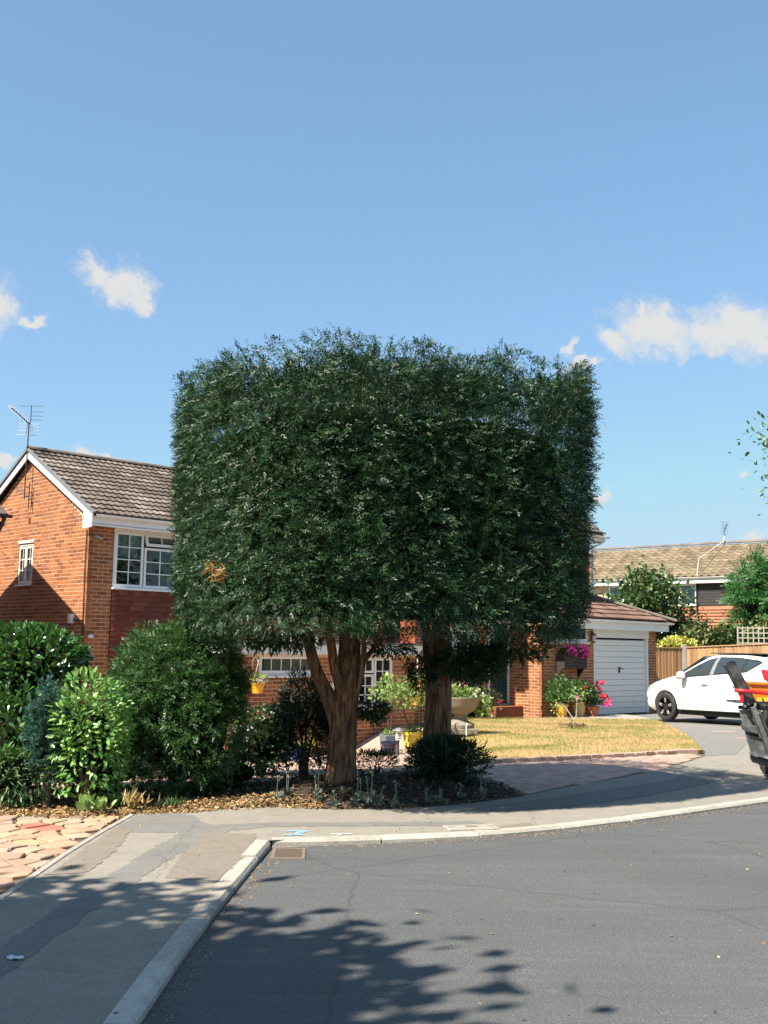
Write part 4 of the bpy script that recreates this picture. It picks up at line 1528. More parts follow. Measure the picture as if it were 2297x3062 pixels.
def build_garage():
    root = house_empty('garage', 'brick garage with white slatted up-and-over door and hipped brown tile roof', 'garage', 11.5, 2.0)
    Wd = house_world(11.5, 2.0)
    bw = Brickwork(root, Wd, M['brick'], M['mortar'])
    zb, ze = -0.25, 2.28

    def lg(u, v, z):
        return (u - 11.5, -(v - 2.0), z)
    # sunlit return wall, facing the door
    bw.wall('return_wall', lg(11.5, 1.0, zb), (0, -1, 0), (-1, 0, 0), 1.0, ze - zb)
    hw = (11.92 - 11.5, 13.50 - 11.5, 1.83 - zb, 2.29 - zb)
    bw.wall('front_wall', lg(11.5, 2.0, zb), (1, 0, 0), (0, -1, 0), 2.20, ze - zb, [hw], phase=0.11)
    bw.wall('door_pier', lg(16.30, 2.0, zb), (1, 0, 0), (0, -1, 0), 0.42, ze - zb)
    bw.wall('end_wall', lg(16.72, 2.0, zb), (0, 1, 0), (1, 0, 0), 4.5, ze - zb, hide=lambda px, py: True)
    make_window(root, lg(11.92, 2.0, 1.84), (1, 0, 0), (0, -1, 0), 1.58, 0.44, [(0.03, 1.55, 0.03, 0.43, 2, 1, 0)], curtain=[(0.1, 1.5, 0.05, 0.4)])
    # door
    d = empty('garage_door', lg(13.70, 2.0, -0.06), 0)
    d.parent = root
    MB().span((0.0, -0.02, 0), (0.05, 0.1, 2.03)).span((2.50, -0.02, 0), (2.60, 0.1, 2.03)).span((2.46, 0.01, 0), (2.50, 0.1, 1.99)).build('door_frame', M['white_old'], d)
    MB().span((-0.02, -0.035, 2.03), (2.62, 0.1, 2.345)).build('lintel_board', M['white_old'], d)
    n = 13
    hh = 1.97 / n
    for k in range(n):
        z0 = k * hh + 0.005
        MB().add([(0.055, 0.03, z0), (2.455, 0.03, z0), (2.455, 0.012, z0 + 0.012), (0.055, 0.012, z0 + 0.012), (0.055, 0.012, z0 + hh - 0.004), (2.455, 0.012, z0 + hh - 0.004), (2.455, 0.045, z0 + hh - 0.003), (0.055, 0.045, z0 + hh - 0.003)],
                 [(0, 1, 2, 3), (3, 2, 5, 4), (4, 5, 6, 7)]).build('door_slat', M['white_old'], d)
    MB().span((0.05, 0.046, 0.0), (2.46, 0.06, 1.99)).build('door_backing', M['lead'], d)
    MB().span((1.17, -0.012, 1.10), (1.23, 0.012, 1.25)).tube([(1.20, -0.01, 1.22), (1.20, -0.05, 1.22), (1.29, -0.05, 1.22), (1.29, -0.05, 1.19)], 0.013, 6).build('door_handle', M['black'], d)
    # eaves
    MB().span(lg(11.3, 2.32, 2.18), lg(16.86, 2.345, 2.40)).span(lg(16.835, -2.3, 2.18), lg(16.86, 2.32, 2.40)).span(lg(11.3, 1.95, 2.26), lg(16.835, 2.32, 2.285)).span(lg(16.74, -2.3, 2.26), lg(16.835, 1.95, 2.285)).build('fascia', M['white_old'], root)
    gutter(root, lg(11.3, 2.41, 2.435), lg(16.98, 2.41, 2.425))
    # hipped roof: eave (v 2.45) up to the house wall plane, hip on the far end
    ev, ez = 2.46, 2.455
    top_v, top_z = -0.2, 3.68
    run = ev - top_v
    up = Vector((0, run, top_z - ez))
    L = up.length
    hip_u0 = 16.98
    hip_u1 = 16.98 - 3.9
    MB().add([lg(11.2, ev, ez - 0.03), lg(hip_u0, ev, ez - 0.03), lg(hip_u1, top_v, top_z - 0.03), lg(11.2, top_v, top_z - 0.03), lg(hip_u0, -3.2, ez - 0.03), lg(11.2, -3.2, ez - 0.03), lg(hip_u1, -0.6, top_z - 0.03)],
             [(0, 1, 2, 3), (1, 4, 6, 2), (3, 2, 6), (3, 6, 4, 5)]).build('roof_deck', M['tile_g'], root)
    rf = MB().span(lg(11.25, top_v + 0.02, top_z - 0.2), lg(hip_u1, top_v - 0.02, top_z - 0.05)).build('roof', M['tile_g'], root)
    tile_slope(rf, Wd, lg(11.2, ev, ez), (1, 0, 0), up.normalized(), hip_u0 - 11.2, L, 0.30, 0.30, M['tile_g'], keep=lambda x, y: x + 11.2 < hip_u0 - 0.12 - (hip_u0 - hip_u1) * (y + 0.15) / L, limit=120)
    ridge_run(rf, lg(hip_u0 + 0.02, ev + 0.02, ez + 0.03), lg(hip_u1, top_v, top_z + 0.05), 0.10, 0.36)
    bw.finish(300)
    # wall lantern beside the door
    t = empty('wall_lantern', Wd @ Vector(lg(13.60, 2.0, 2.0)), HOUSE_RZ, 'copper-brown wall lantern fixed beside the garage door', 'lantern')
    MB().span((-0.03, -0.012, -0.12), (0.03, -0.004, 0.1)).tube([(0, -0.01, 0.05), (0, -0.07, 0.1), (0, -0.10, 0.07)], 0.008, 6).build('bracket', M['twig'], t)
    MB().lathe([(0.002, 0.06), (0.03, 0.045), (0.075, 0.0), (0.06, -0.01), (0.05, -0.012)], (0, -0.10, 0.02), 6).lathe([(0.045, -0.16), (0.03, -0.19), (0.002, -0.2)], (0, -0.10, 0.02), 6).build('cap', M['twig'], t)
    MB().lathe([(0.052, -0.012), (0.042, -0.16)], (0, -0.10, 0.02), 6).build('lantern_glass', plain('frosted_glass', (0.55, 0.50, 0.44), 0.3), t)
    return root


def build_neighbour():
    """next house down the row; its eave corner shows at the edge and its gable shades the brick wall"""
    root = house_empty('brick_house', 'neighbouring house whose dark eave corner juts in at the left frame edge', 'house', -1.95, 0)
    zb, zt = -0.7, 3.82
    dep = 5.04

    def ln(u, v, z):
        return (u, -v, z)
    MB().span(ln(-8, -dep, zb), ln(0, 0.0, zt)).prism([(0.0, zt), (dep, zt), (dep / 2, 5.34)], 0, -8, 0.0).build('wall', M['brick_red'], root)
    ev, ez, vr, rz_ = 0.35, 3.88, -2.52, 5.42
    bv = 2 * vr - ev
    MB().add([ln(-8.2, ev, ez), ln(0.14, ev, ez), ln(0.14, vr, rz_), ln(-8.2, vr, rz_), ln(-8.2, bv, ez), ln(0.14, bv, ez),
              ln(-8.2, ev, ez - .06), ln(0.14, ev, ez - .06), ln(0.14, vr, rz_ - .06), ln(-8.2, vr, rz_ - .06), ln(-8.2, bv, ez - .06), ln(0.14, bv, ez - .06)],
             [(0, 1, 2, 3), (3, 2, 5, 4), (6, 9, 8, 7), (9, 10, 11, 8), (0, 6, 7, 1), (1, 7, 8, 2), (2, 8, 11, 5), (4, 5, 11, 10), (0, 3, 9, 6), (3, 4, 10, 9)]).build('roof', M['tile'], root)
    MB().span(ln(-8.1, 0.0, 3.66), ln(0.12, 0.26, 3.74)).build('soffit', M['black'], root)
    gutter(root, ln(-8.1, 0.36, 3.87), ln(0.20, 0.36, 3.86), mat='black')
    MB().tube([ln(0.08, 0.36, 3.83), ln(0.06, 0.30, 3.70), ln(0.03, 0.07, 3.40), ln(0.03, 0.06, -0.3)], 0.034, 8).build('downpipe', M['black'], root, smooth=40)
    return root


def build_far_house():
    """tan-roofed terrace behind the gardens"""
    a, b = Vector((9.6, 56.5, 0)), Vector((21.5, 46.0, 0))
    d = (b - a).normalized()
    rz = math.atan2(d.y, d.x)
    root = empty('terraced_house', a, rz, 'distant terrace with tan pantile roof and clay tile-hung upper floor', 'house')
    Wd = Matrix.Translation(a) @ Matrix.Rotation(rz, 4, 'Z')
    L = (b - a).length
    # local: x along, y away from us, z up
    ez, rzh = 5.15, 7.0
    MB().span((0, 0.06, -0.5), (L, 6.0, 5.0)).build('wall', M['mortar'], root)
    sl = Vector((0, 3.2, rzh - ez))
    rf = MB().add([(-0.3, -0.35, ez - 0.05), (L + .3, -0.35, ez - 0.05), (L + .3, 2.85, rzh - 0.05), (-0.3, 2.85, rzh - 0.05), (L + .3, 6.2, ez - 0.05), (-0.3, 6.2, ez - 0.05)], [(0, 1, 2, 3), (3, 2, 4, 5)]).build('roof', M['tile_far'], root)
    tile_slope(rf, Wd, (-0.3, -0.35, ez), (1, 0, 0), sl.normalized(), L + .6, sl.length, 0.40, 0.31, M['tile_far'], rolls=1, amp=0.07, thick=0.03)
    ridge_run(rf, (-0.3, 2.85, rzh + 0.03), (L + 0.3, 2.85, rzh + 0.03), 0.12, 0.5)
    MB().span((-0.3, -0.30, ez - 0.28), (L + .3, -0.26, ez - 0.04)).span((-0.3, -0.26, ez - 0.28), (L + .3, 0.08, ez - 0.25)).build('fascia', M['white_old'], root)
    gutter(root, (-0.3, -0.36, ez + 0.0), (L + 0.3, -0.36, ez), 0.06)
    wins = [(2.3, 4.1), (5.3, 7.0), (9.05, 11.0), (12.2, 14.0)]
    x0 = 0.0
    for k, (wa, wb) in enumerate(wins):
        make_window(root, (wa, 0.0, 3.85), (1, 0, 0), (0, -1, 0), wb - wa, 1.02, [(0.04, (wb - wa) / 2 - 0.02, 0.04, 0.98, 1, 1, 0), ((wb - wa) / 2 + 0.02, wb - wa - 0.04, 0.04, 0.98, 1, 1, 0)], room=False, depth=0.06)
        MB().span((wa + .03, 0.055, 3.88), (wb - .03, 0.059, 4.84)).build('blind', plain('grey_blue_blind', (0.30, 0.38, 0.44), 0.3, 0.1), root)
    # dark boarded panels between the windows, at window height
    for (pa, pb) in ((7.0, 9.05), (4.1, 5.3)):
        for k in range(8):
            MB().span((pa + 0.02, -0.01 - 0.0, 3.85 + k * 0.127), (pb - 0.02, 0.058, 3.85 + k * 0.127 + 0.118)).build('board', plain('dark_stained_board', (0.035, 0.028, 0.030), 0.7) if k == 0 and pa == 7.0 else bpy.data.materials['dark_stained_board'], root)
    for k in range(16):
        z = 3.78 - 0.145 * (k + 1)
        MB().add([(0, 0.045, z + 0.16), (L, 0.045, z + 0.16), (L, -0.02, z), (0, -0.02, z), (L, 0.05, z), (0, 0.05, z)], [(0, 3, 2, 1), (3, 5, 4, 2)]).build('tile_course', M['hang_far'], root)
    MB().tube([(7.05, -0.06, ez - 0.2), (7.02, -0.06, 0.0)], 0.04, 8).build('downpipe', M['black'], root)
    fl = MB()
    fl.lathe([(0.07, 0), (0.07, 0.45), (0.10, 0.46), (0.10, 0.52), (0.06, 0.54), (0.06, 0.62), (0.09, 0.64), (0.05, 0.70), (0.001, 0.71)], (12.3, 2.6, rzh - 0.12), 12)
    fl.build('flue', M['lead'], root)
    p = Wd @ Vector((7.3, -0.2, ez + 0.62))
    MB().tube([(7.15, -0.28, ez - 0.1), (7.2, -0.1, ez + 0.9), (7.25, 2.6, rzh + 0.1), (7.25, 2.7, rzh + 0.35)], 0.018, 5).build('aerial_cable', M['cream'], root)
    q = Wd @ Vector((7.25, 2.7, rzh + 0.2))
    build_aerial((q.x, q.y, q.z - 0.6), 'small aerial on the ridge of the distant tan-roofed terrace', 1.0, 0.4, True)


t_ = NT('far_clay_tile')
p_ = t_.pos()
t_.set(Base_Color=t_.mix(t_.noise(p_, 2.5, 5), (0.30, 0.105, 0.06), (0.42, 0.17, 0.095)), Roughness=0.9)
M['hang_far'] = t_.mat

build_house_left()
_ap = UV(-0.16, -2.50, 5.12)
build_aerial(_ap, 'two-part television aerial on a tall mast at the gable apex', 1.0, R(-6))
build_house_right()
build_garage()
build_neighbour()
build_far_house()

# ------------------------------------------------------------------ foliage


def unit(a):
    return a / np.maximum(np.linalg.norm(a, axis=1, keepdims=True), 1e-9)


def wob(p, f=1.0, ph=0.0):
    """cheap smooth 3-D noise, about -1..1"""
    x, y, z = p[:, 0] * f + ph, p[:, 1] * f + 1.7 * ph, p[:, 2] * f - ph
    return (np.sin(2.1 * x + 1.3 * np.sin(1.7 * z + y)) + np.sin(2.7 * y + 1.1 * np.sin(2.3 * x - z)) + np.sin(2.4 * z + 1.2 * np.sin(1.9 * y + x))) / 3


def spray_proto(blades=9, wid=0.10, droop=0.18, seed=0):
    r = random.Random(seed)
    V, Fc = [], []
    items = [(0.55, 0.0, 0.50, wid)]
    n = blades - 1
    for i in range(n):
        t = 0.05 + 0.72 * i / n
        sgn = 1 if i % 2 else -1
        items.append((t, sgn * r.uniform(0.55, 0.95), 0.42 * (1 - 0.5 * t) * r.uniform(0.8, 1.2), wid * 0.9))
    items.append((0.0, 0.0, 0.62, wid * 0.7))
    for t, ang, L, w in items:
        c, s = math.cos(ang), math.sin(ang)
        z0 = -droop * t * t
        zz = r.uniform(-0.06, 0.06)
        b = len(V)
        for a, q in ((0, 0), (0.45, w / 2), (1.0, 0), (0.45, -w / 2)):
            x = t + a * L * c - q * s
            y = a * L * s + q * c
            V.append((x, y, z0 + zz * a - droop * 0.5 * (a * L) ** 2 + (0.02 if q else 0)))
        Fc.append((b, b + 1, b + 2, b + 3))
    return np.array(V), np.array(Fc)


def tuft_proto(n=7, seed=0):
    r = random.Random(seed)
    V, Fc = [], []
    for i in range(n):
        d = Vector((1.0, r.uniform(-.8, .8), r.uniform(-.8, .8))).normalized()
        sd = d.cross(Vector((r.uniform(-1, 1), r.uniform(-1, 1), 1))).normalized() * 0.10
        b = len(V)
        for q in (Vector((0, 0, 0)), d * 0.5 + sd, d, d * 0.5 - sd):
            V.append(tuple(q))
        Fc.append((b, b + 1, b + 2, b + 3))
    return np.array(V), np.array(Fc)


LEAF_BROAD = (np.array([(0, 0, 0), (0.5, 0, 0.03), (1, 0, -0.06), (0.3, 0.19, 0.06), (0.68, 0.17, 0.05), (0.3, -0.19, 0.06), (0.68, -0.17, 0.05)]),
              np.array([(0, 1, 3), (3, 1, 4), (1, 2, 4), (1, 0, 5), (1, 5, 6), (2, 1, 6)]))
LEAF_OVAL = (np.array([(0, 0, 0), (0.5, 0, 0.02), (1, 0, -0.05), (0.28, 0.27, 0.06), (0.7, 0.25, 0.05), (0.28, -0.27, 0.06), (0.7, -0.25, 0.05)]), LEAF_BROAD[1])
LEAF_SMALL = (np.array([(0, 0, 0), (0.5, 0.28, 0.08), (1, 0, 0), (0.5, -0.28, 0.08)]), np.array([(0, 2, 1), (0, 3, 2)]))
LEAF_LANCE = (np.array([(0, 0, 0), (0.4, 0.11, 0.04), (1, 0, -0.12), (0.4, -0.11, 0.04)]), np.array([(0, 2, 1), (0, 3, 2)]))
BLADE = (np.array([(0, -0.06, 0), (0, 0.06, 0), (0.6, 0.035, 0.05), (1, 0, 0.16), (0.6, -0.035, 0.05)]), np.array([(0, 1, 2), (0, 2, 4), (4, 2, 3)]))
SPRAYS = [spray_proto(4, 0.15, 0.22, k) for k in range(6)]
TUFTS = [tuft_proto(7, k) for k in range(4)]


def cloud_mesh(name, P, A, Nn, S, protos):
    """one mesh of leaves: place P, pointing A, facing Nn, length S"""
    protos = protos if isinstance(protos, list) else [protos]
    A = unit(A)
    B = unit(np.cross(Nn, A))
    C = np.cross(A, B)
    VV, FF, base = [], [], 0
    idx = np.arange(len(P)) % len(protos)
    for k, (pv, pf) in enumerate(protos):
        m = idx == k
        if not m.any():
            continue
        p, a, b, c, s = P[m], A[m], B[m], C[m], np.asarray(S)[m]
        v = p[:, None, :] + s[:, None, None] * (pv[None, :, 0:1] * a[:, None, :] + pv[None, :, 1:2] * b[:, None, :] + pv[None, :, 2:3] * c[:, None, :])
        f = pf[None, :, :] + (np.arange(len(p)) * len(pv))[:, None, None] + base
        VV.append(v.reshape(-1, 3))
        FF.append(f.reshape(-1, pf.shape[1]))
        base += len(p) * len(pv)
    return fast_mesh(name, np.concatenate(VV), np.concatenate(FF))


def leaves(name, P, A, Nn, S, protos, mat, parent):
    return link(name, cloud_mesh(name, P, A, Nn, S, protos), parent, M[mat] if isinstance(mat, str) else mat)


def rand_dirs(n):
    return unit(RNG.normal(size=(n, 3)))


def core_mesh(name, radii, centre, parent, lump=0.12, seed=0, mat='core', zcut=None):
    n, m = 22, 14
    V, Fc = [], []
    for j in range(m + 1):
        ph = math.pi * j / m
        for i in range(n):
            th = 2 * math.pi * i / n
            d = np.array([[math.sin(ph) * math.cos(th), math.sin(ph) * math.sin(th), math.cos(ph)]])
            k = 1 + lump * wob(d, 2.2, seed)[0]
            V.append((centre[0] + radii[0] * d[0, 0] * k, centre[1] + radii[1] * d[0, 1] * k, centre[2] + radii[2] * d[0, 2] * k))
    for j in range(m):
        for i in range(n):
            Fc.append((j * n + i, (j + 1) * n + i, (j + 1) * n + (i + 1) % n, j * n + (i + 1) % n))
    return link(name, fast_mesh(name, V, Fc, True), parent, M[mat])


def branchlets(P0, nr, L, m=8, size=0.075, spread=0.7, up=0.12, out=0.6, face=0.5):
    """flat drooping fans of sprays growing out of the points P0"""
    n = len(P0)
    tan = unit(np.cross(nr, np.array([0, 0, 1.0]) + 1e-3))
    D = unit(nr * out * RNG.uniform(0.5, 1.3, (n, 1)) + tan * RNG.normal(0, spread, (n, 1)) + np.array([0, 0, 1.0]) * RNG.normal(up, 0.32, (n, 1)))
    F_ = unit(nr * face + np.array([0, 0, 0.75 - 0.5 * face]) + RNG.normal(size=(n, 3)) * 0.45)
    B = unit(np.cross(F_, D))
    P, A, Nn, S = [], [], [], []
    for k in range(m):
        t = (k + 0.6) / m
        sd = (1 if k % 2 else -1) * (1 - 0.75 * t)
        p = P0 + D * (L * t)[:, None] + B * (0.10 * sd * L)[:, None]
        p[:, 2] -= 0.25 * L * t * t
        P.append(p)
        A.append(D + B * sd * RNG.uniform(0.5, 1.1, (n, 1)) + RNG.normal(size=(n, 3)) * 0.22 - np.array([0, 0, 0.25 * t]))
        Nn.append(F_ + RNG.normal(size=(n, 3)) * 0.25)
        S.append(size * RNG.uniform(0.7, 1.3, n) * (1.15 - 0.3 * t))
    return np.concatenate(P), np.concatenate(A), np.concatenate(Nn), np.concatenate(S)


def shrub(name, label, cat, loc, rx, ry, h, n, size, protos, mat, base=0.0, power=2.6, lump=0.10, depth=0.35, core=0.78, up=0.35, stems=4, stem_mat='twig', group=None, flowers=None, seed=0, outward=1.0, jitter=0.55, lump_f=2.2, part='foliage', lift=0.0, fans=0):
    """a bush as a lumpy super-ellipsoid shell of leaves round a twig core coloured black as gap shade, on real stems"""
    t = empty(name, loc, 0, label, cat, group)
    d = rand_dirs(n)
    d[:, 2] = np.where(RNG.random(n) < 0.25, np.abs(d[:, 2]), d[:, 2])
    e = power
    hz = (h - base) / 2
    k = (np.abs(d[:, 0] / rx) ** e + np.abs(d[:, 1] / ry) ** e + np.abs(d[:, 2] / hz) ** e) ** (-1 / e)
    k = k * (1 + lump * wob(d, lump_f, seed) + lump * 0.5 * wob(d, lump_f * 2.7, seed + 3))
    k = k * (1 - depth * RNG.random(n) ** 2.2)
    P = d * k[:, None]
    P[:, 2] += base + hz + lift
    nr = unit(d / np.array([rx, ry, hz]) ** 1.4)
    A = nr * outward + RNG.normal(size=(n, 3)) * jitter + np.array([0, 0, up])
    Nn = nr * 0.5 + np.array([0, 0, 0.8]) + RNG.normal(size=(n, 3)) * 0.45
    S = size * RNG.uniform(0.65, 1.25, n)
    if fans:
        P, A, Nn, S = branchlets(P, nr, RNG.uniform(0.5, 1.3, n) * size * 2.2, fans, size, 0.6, up)
    leaves(part, P, A, Nn, S, protos, mat, t)
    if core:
        core_mesh('gap_shade_core', (rx * core, ry * core, hz * core), (0, 0, base + hz + lift), t, 0.1, seed)
    rr = random.Random(seed + 11)
    for i in range(stems):
        a = 2 * math.pi * (i + rr.random() * 0.6) / max(1, stems)
        q = 0.5 * rr.uniform(0.5, 1)
        MB().tube([(0.10 * math.cos(a) * rx, 0.10 * math.sin(a) * ry, -0.08), (0.3 * q * rx * math.cos(a), 0.3 * q * ry * math.sin(a), base + 0.25 * hz), (q * rx * math.cos(a), q * ry * math.sin(a), base + hz)], [0.03, 0.024, 0.012], 6).build('stem', M[stem_mat], t)
    if flowers:
        fm, fn, fs = flowers
        for i in range(fn):
            dd_ = rand_dirs(1)[0]
            dd_[2] = abs(dd_[2]) * 0.8 + 0.1
            if dd_[1] > 0.2:
                dd_[1] *= -1
            kk = (abs(dd_[0] / rx) ** e + abs(dd_[1] / ry) ** e + abs(dd_[2] / hz) ** e) ** (-1 / e) * 1.02
            bloom(t, (dd_[0] * kk, dd_[1] * kk, dd_[2] * kk + base + hz), fs * rr.uniform(0.7, 1.2), fm)
    return t


def bloom(parent, c, size, mat, n=14):
    """a rounded flower head of overlapping petals"""
    d = rand_dirs(n)
    P = np.array(c) + d * size * 0.35
    return leaves('flower', P, d + RNG.normal(size=(n, 3)) * .3, rand_dirs(n), np.full(n, size * 0.75), LEAF_OVAL, mat, parent)


# ---- the two big clipped conifers: one squared-off block of foliage on two trunks
CR = dict(cx=-0.07, cy=11.82, a=2.03, b=1.83, e=3.9, z0=1.73, z1=4.30, phi=R(25))


def crown_xy(lx, ly):
    c, s = math.cos(CR['phi']), math.sin(CR['phi'])
    return CR['cx'] + lx * c - ly * s, CR['cy'] + lx * s + ly * c


def crown_r(th):
    c, s = np.abs(np.cos(th)), np.abs(np.sin(th))
    return ((c / CR['a']) ** CR['e'] + (s / CR['b']) ** CR['e']) ** (-1 / CR['e'])


def crown_shape(th, z):
    """radius factor: rounded shoulders, slightly tucked-in skirt"""
    f = np.ones_like(z)
    t = np.clip((z - (CR['z1'] - 0.45)) / 0.75, 0, 1.4)
    f *= 1 - 0.03 * t ** 2.2
    b = np.clip(((CR['z0'] + 0.45) - z) / 0.45, 0, 1.3)
    f *= 1 - 0.05 * b ** 1.6
    f *= 1 + 0.018 * np.sin((z - 3.0) * 1.1)
    return f


def top_h(x, y):
    """uneven, unclipped top"""
    q = np.stack([x, y, np.zeros_like(x)], 1)
    return CR['z1'] + 0.10 * wob(q, 1.7, 2.0) + 0.09 * wob(q, 3.8, 5.0) + 0.14 * np.exp(-((x + 0.25) / 0.9) ** 2) + 0.02 * x + 0.16 * np.clip(y - 10.2, 0, 2.2)


def split_side(P):
    """True where the foliage belongs to the right-hand tree"""
    return P[:, 0] + 0.10 * np.sin(P[:, 2] * 3) + 0.06 * np.sin(P[:, 1] * 7) > 0.28


def build_conifers():
    trees = [empty('clipped_conifer', (-0.43, 12.2, 0.14), 0, 'left of two clipped dark green conifers, forked trunk nearest the footway', 'tree', None),
             empty('clipped_conifer', (0.65, 13.2, 0.10), 0, 'right of two clipped dark green conifers, straight trunk behind the low juniper', 'tree', None)]
    Ps, As, Ns, Ss = [], [], [], []
    # sides
    n = 22500
    th = RNG.uniform(-math.pi, math.pi, n * 2)
    keep = RNG.random(n * 2) < np.where(np.sin(th + CR['phi']) < 0.40, 1.0, 0.15)
    th = th[keep][:n]
    n = len(th)
    z = CR['z0'] + (CR['z1'] + 0.40 - CR['z0']) * RNG.random(n)
    r = crown_r(th) * crown_shape(th, z)
    X_, Y_ = crown_xy(r * np.cos(th), r * np.sin(th))
    P = np.stack([X_, Y_, z], 1)
    e = CR['e']
    nx = np.sign(np.cos(th)) * (np.abs(np.cos(th)) * r / CR['a']) ** (e - 1) / CR['a']
    ny = np.sign(np.sin(th)) * (np.abs(np.sin(th)) * r / CR['b']) ** (e - 1) / CR['b']
    tz = np.clip((z - (CR['z1'] - 0.30)) / 0.55, 0, 1) ** 2 * 0.35
    c_, s_ = math.cos(CR['phi']), math.sin(CR['phi'])
    nr = unit(np.stack([nx * c_ - ny * s_, nx * s_ + ny * c_, tz], 1))
    lump = 0.03 * wob(P, 2.0, 1.0) + 0.035 * wob(P, 5.5, 4.0)
    hol = wob(P @ np.array([[0.8, 0.36, 0.48], [-0.6, 0.48, 0.64], [0, -0.8, 0.6]]), 3.2, 9.0) + 0.7 * wob(P, 8.5, 2.0)
    dep = 0.05 + 0.20 * RNG.random(n) ** 1.5 + np.where(hol > 0.35, 0.12 * RNG.random(n), 0)
    P = P + nr * (lump - dep)[:, None]
    top_edge = top_h(P[:, 0], P[:, 1])
    hi = np.clip((P[:, 2] - (top_edge - 0.50)) / 0.50, 0, 1)
    gap = wob(P, 2.6, 3.0) + 0.5 * wob(P, 6.0, 7.0)
    ok = (RNG.random(n) > hi * np.clip(gap * 1.4 + 0.10, 0, 0.8)) & (P[:, 2] < top_edge + 0.03)
    ok &= RNG.random(n) > np.clip((hol - 0.5) * 1.0, 0, 0.55)
    # ragged skirt
    ok &= P[:, 2] > CR['z0'] + 0.10 * wob(P, 2.8, 6.0) + 0.05 * wob(P, 8, 1.0) - 0.02
    P, nr = P[ok], nr[ok]
    n = len(P)
    P, A, Nn, S = branchlets(P, nr, RNG.uniform(0.08, 0.17, n), 6, 0.057, 0.75, 0.10, 0.5, 1.15)
    low = np.clip((CR['z0'] + 0.4 - P[:, 2]) / 0.4, 0, 1)
    A[:, 2] -= low * 0.9
    Ps.append(P)
    As.append(A)
    Ns.append(Nn)
    Ss.append(S)
    # top: looser, in clumps
    n = 4600
    th = RNG.uniform(-math.pi, math.pi, n)
    q = np.sqrt(RNG.random(n)) * 0.95
    x, y = crown_xy(crown_r(th) * q * np.cos(th), crown_r(th) * q * np.sin(th))
    zt = top_h(x, y) - 0.18 - 0.40 * RNG.random(n) ** 1.4 - 0.10 * q ** 6
    P = np.stack([x, y, zt], 1)
    ok = wob(P, 2.4, 5.0) + 0.6 * wob(P, 6.2, 8.0) > -0.22
    P = P[ok]
    n = len(P)
    nr = unit(RNG.normal(size=(n, 3)) * 0.45 + np.array([0, 0, 1.0]))
    P, A, Nn, S = branchlets(P, nr, RNG.uniform(0.12, 0.26, n), 6, 0.068, 0.5, 0.3)
    Ps.append(P)
    As.append(A)
    Ns.append(Nn)
    Ss.append(S)
    # leading shoots that stick out of the top
    sh_p, shoots = [], []
    for k in range(170):
        th1 = RNG.uniform(-math.pi, math.pi)
        qq = math.sqrt(RNG.random()) * 0.94
        rr_ = float(crown_r(np.array([th1]))[0]) * qq
        x1, y1 = crown_xy(rr_ * math.cos(th1), rr_ * math.sin(th1))
        cl = float(wob(np.array([[x1, y1, 0.0]]), 1.9, 3.0)[0])
        if cl < -0.25:
            continue
        z1 = float(top_h(np.array([x1]), np.array([y1]))[0]) - 0.30
        L = RNG.uniform(0.20, 0.40) * (1 + 0.2 * max(0, cl))
        if abs(x1) > 2.0:
            L *= 0.7
        dr = np.array([RNG.normal(0, 0.32), RNG.normal(0, 0.32), 1.0])
        dr /= np.linalg.norm(dr)
        b0 = np.array([x1, y1, z1])
        shoots.append((b0, b0 + dr * L * 0.92))
        m = int(L * 90)
        tt = RNG.random(m)
        pp = b0 + dr * (tt * L)[:, None]
        aa = dr * 0.9 + RNG.normal(size=(m, 3)) * 0.45
        Ps.append(pp)
        As.append(aa)
        Ns.append(RNG.normal(size=(m, 3)))
        Ss.append(RNG.uniform(0.06, 0.13, m) * (1.1 - 0.5 * tt))
    # hanging boughs under the crown
    for (bx, by, bz, rx, ry, rz_, m) in ((1.02, 12.4, 1.48, 0.36, 0.5, 0.22, 1300), (-0.95, 11.2, 1.66, 0.40, 0.4, 0.07, 240), (0.10, 12.3, 1.62, 0.26, 0.4, 0.08, 200), (0.48, 12.9, 1.36, 0.18, 0.3, 0.20, 320), (1.5, 12.4, 1.62, 0.4, 0.6, 0.12, 450), (-1.3, 11.4, 1.68, 0.5, 0.6, 0.06, 240), (-0.12, 12.35, 0.93, 0.20, 0.2, 0.10, 320)):
        d = rand_dirs(m)
        P = np.array([bx, by, bz]) + d * np.array([rx, ry, rz_]) * (RNG.random((m, 1)) ** 0.4)
        Ps.append(P)
        As.append(d * 0.7 + RNG.normal(size=(m, 3)) * 0.5 + np.array([0, 0, -0.35]))
        Ns.append(np.array([0, 0, 1.0]) + RNG.normal(size=(m, 3)) * 0.6)
        Ss.append(RNG.uniform(0.07, 0.15, m))
    P, A, Nn, S = map(np.concatenate, (Ps, As, Ns, Ss))
    # dead patches
    brown = np.zeros(len(P), bool)
    for (x, y, z, rad) in ((-1.58, 10.35, 2.30, 0.11), (-1.50, 10.3, 2.21, 0.08), (-1.66, 10.45, 2.34, 0.06), (0.15, 10.3, 2.55, 0.05), (0.35, 10.4, 2.9, 0.05), (-0.6, 10.0, 2.8, 0.05), (1.1, 10.9, 1.9, 0.05)):
        brown |= (np.linalg.norm((P - np.array([x, y, z])) * np.array([1, 0.45, 1]), axis=1) < rad) & (RNG.random(len(P)) < 0.75)
    right = split_side(P)
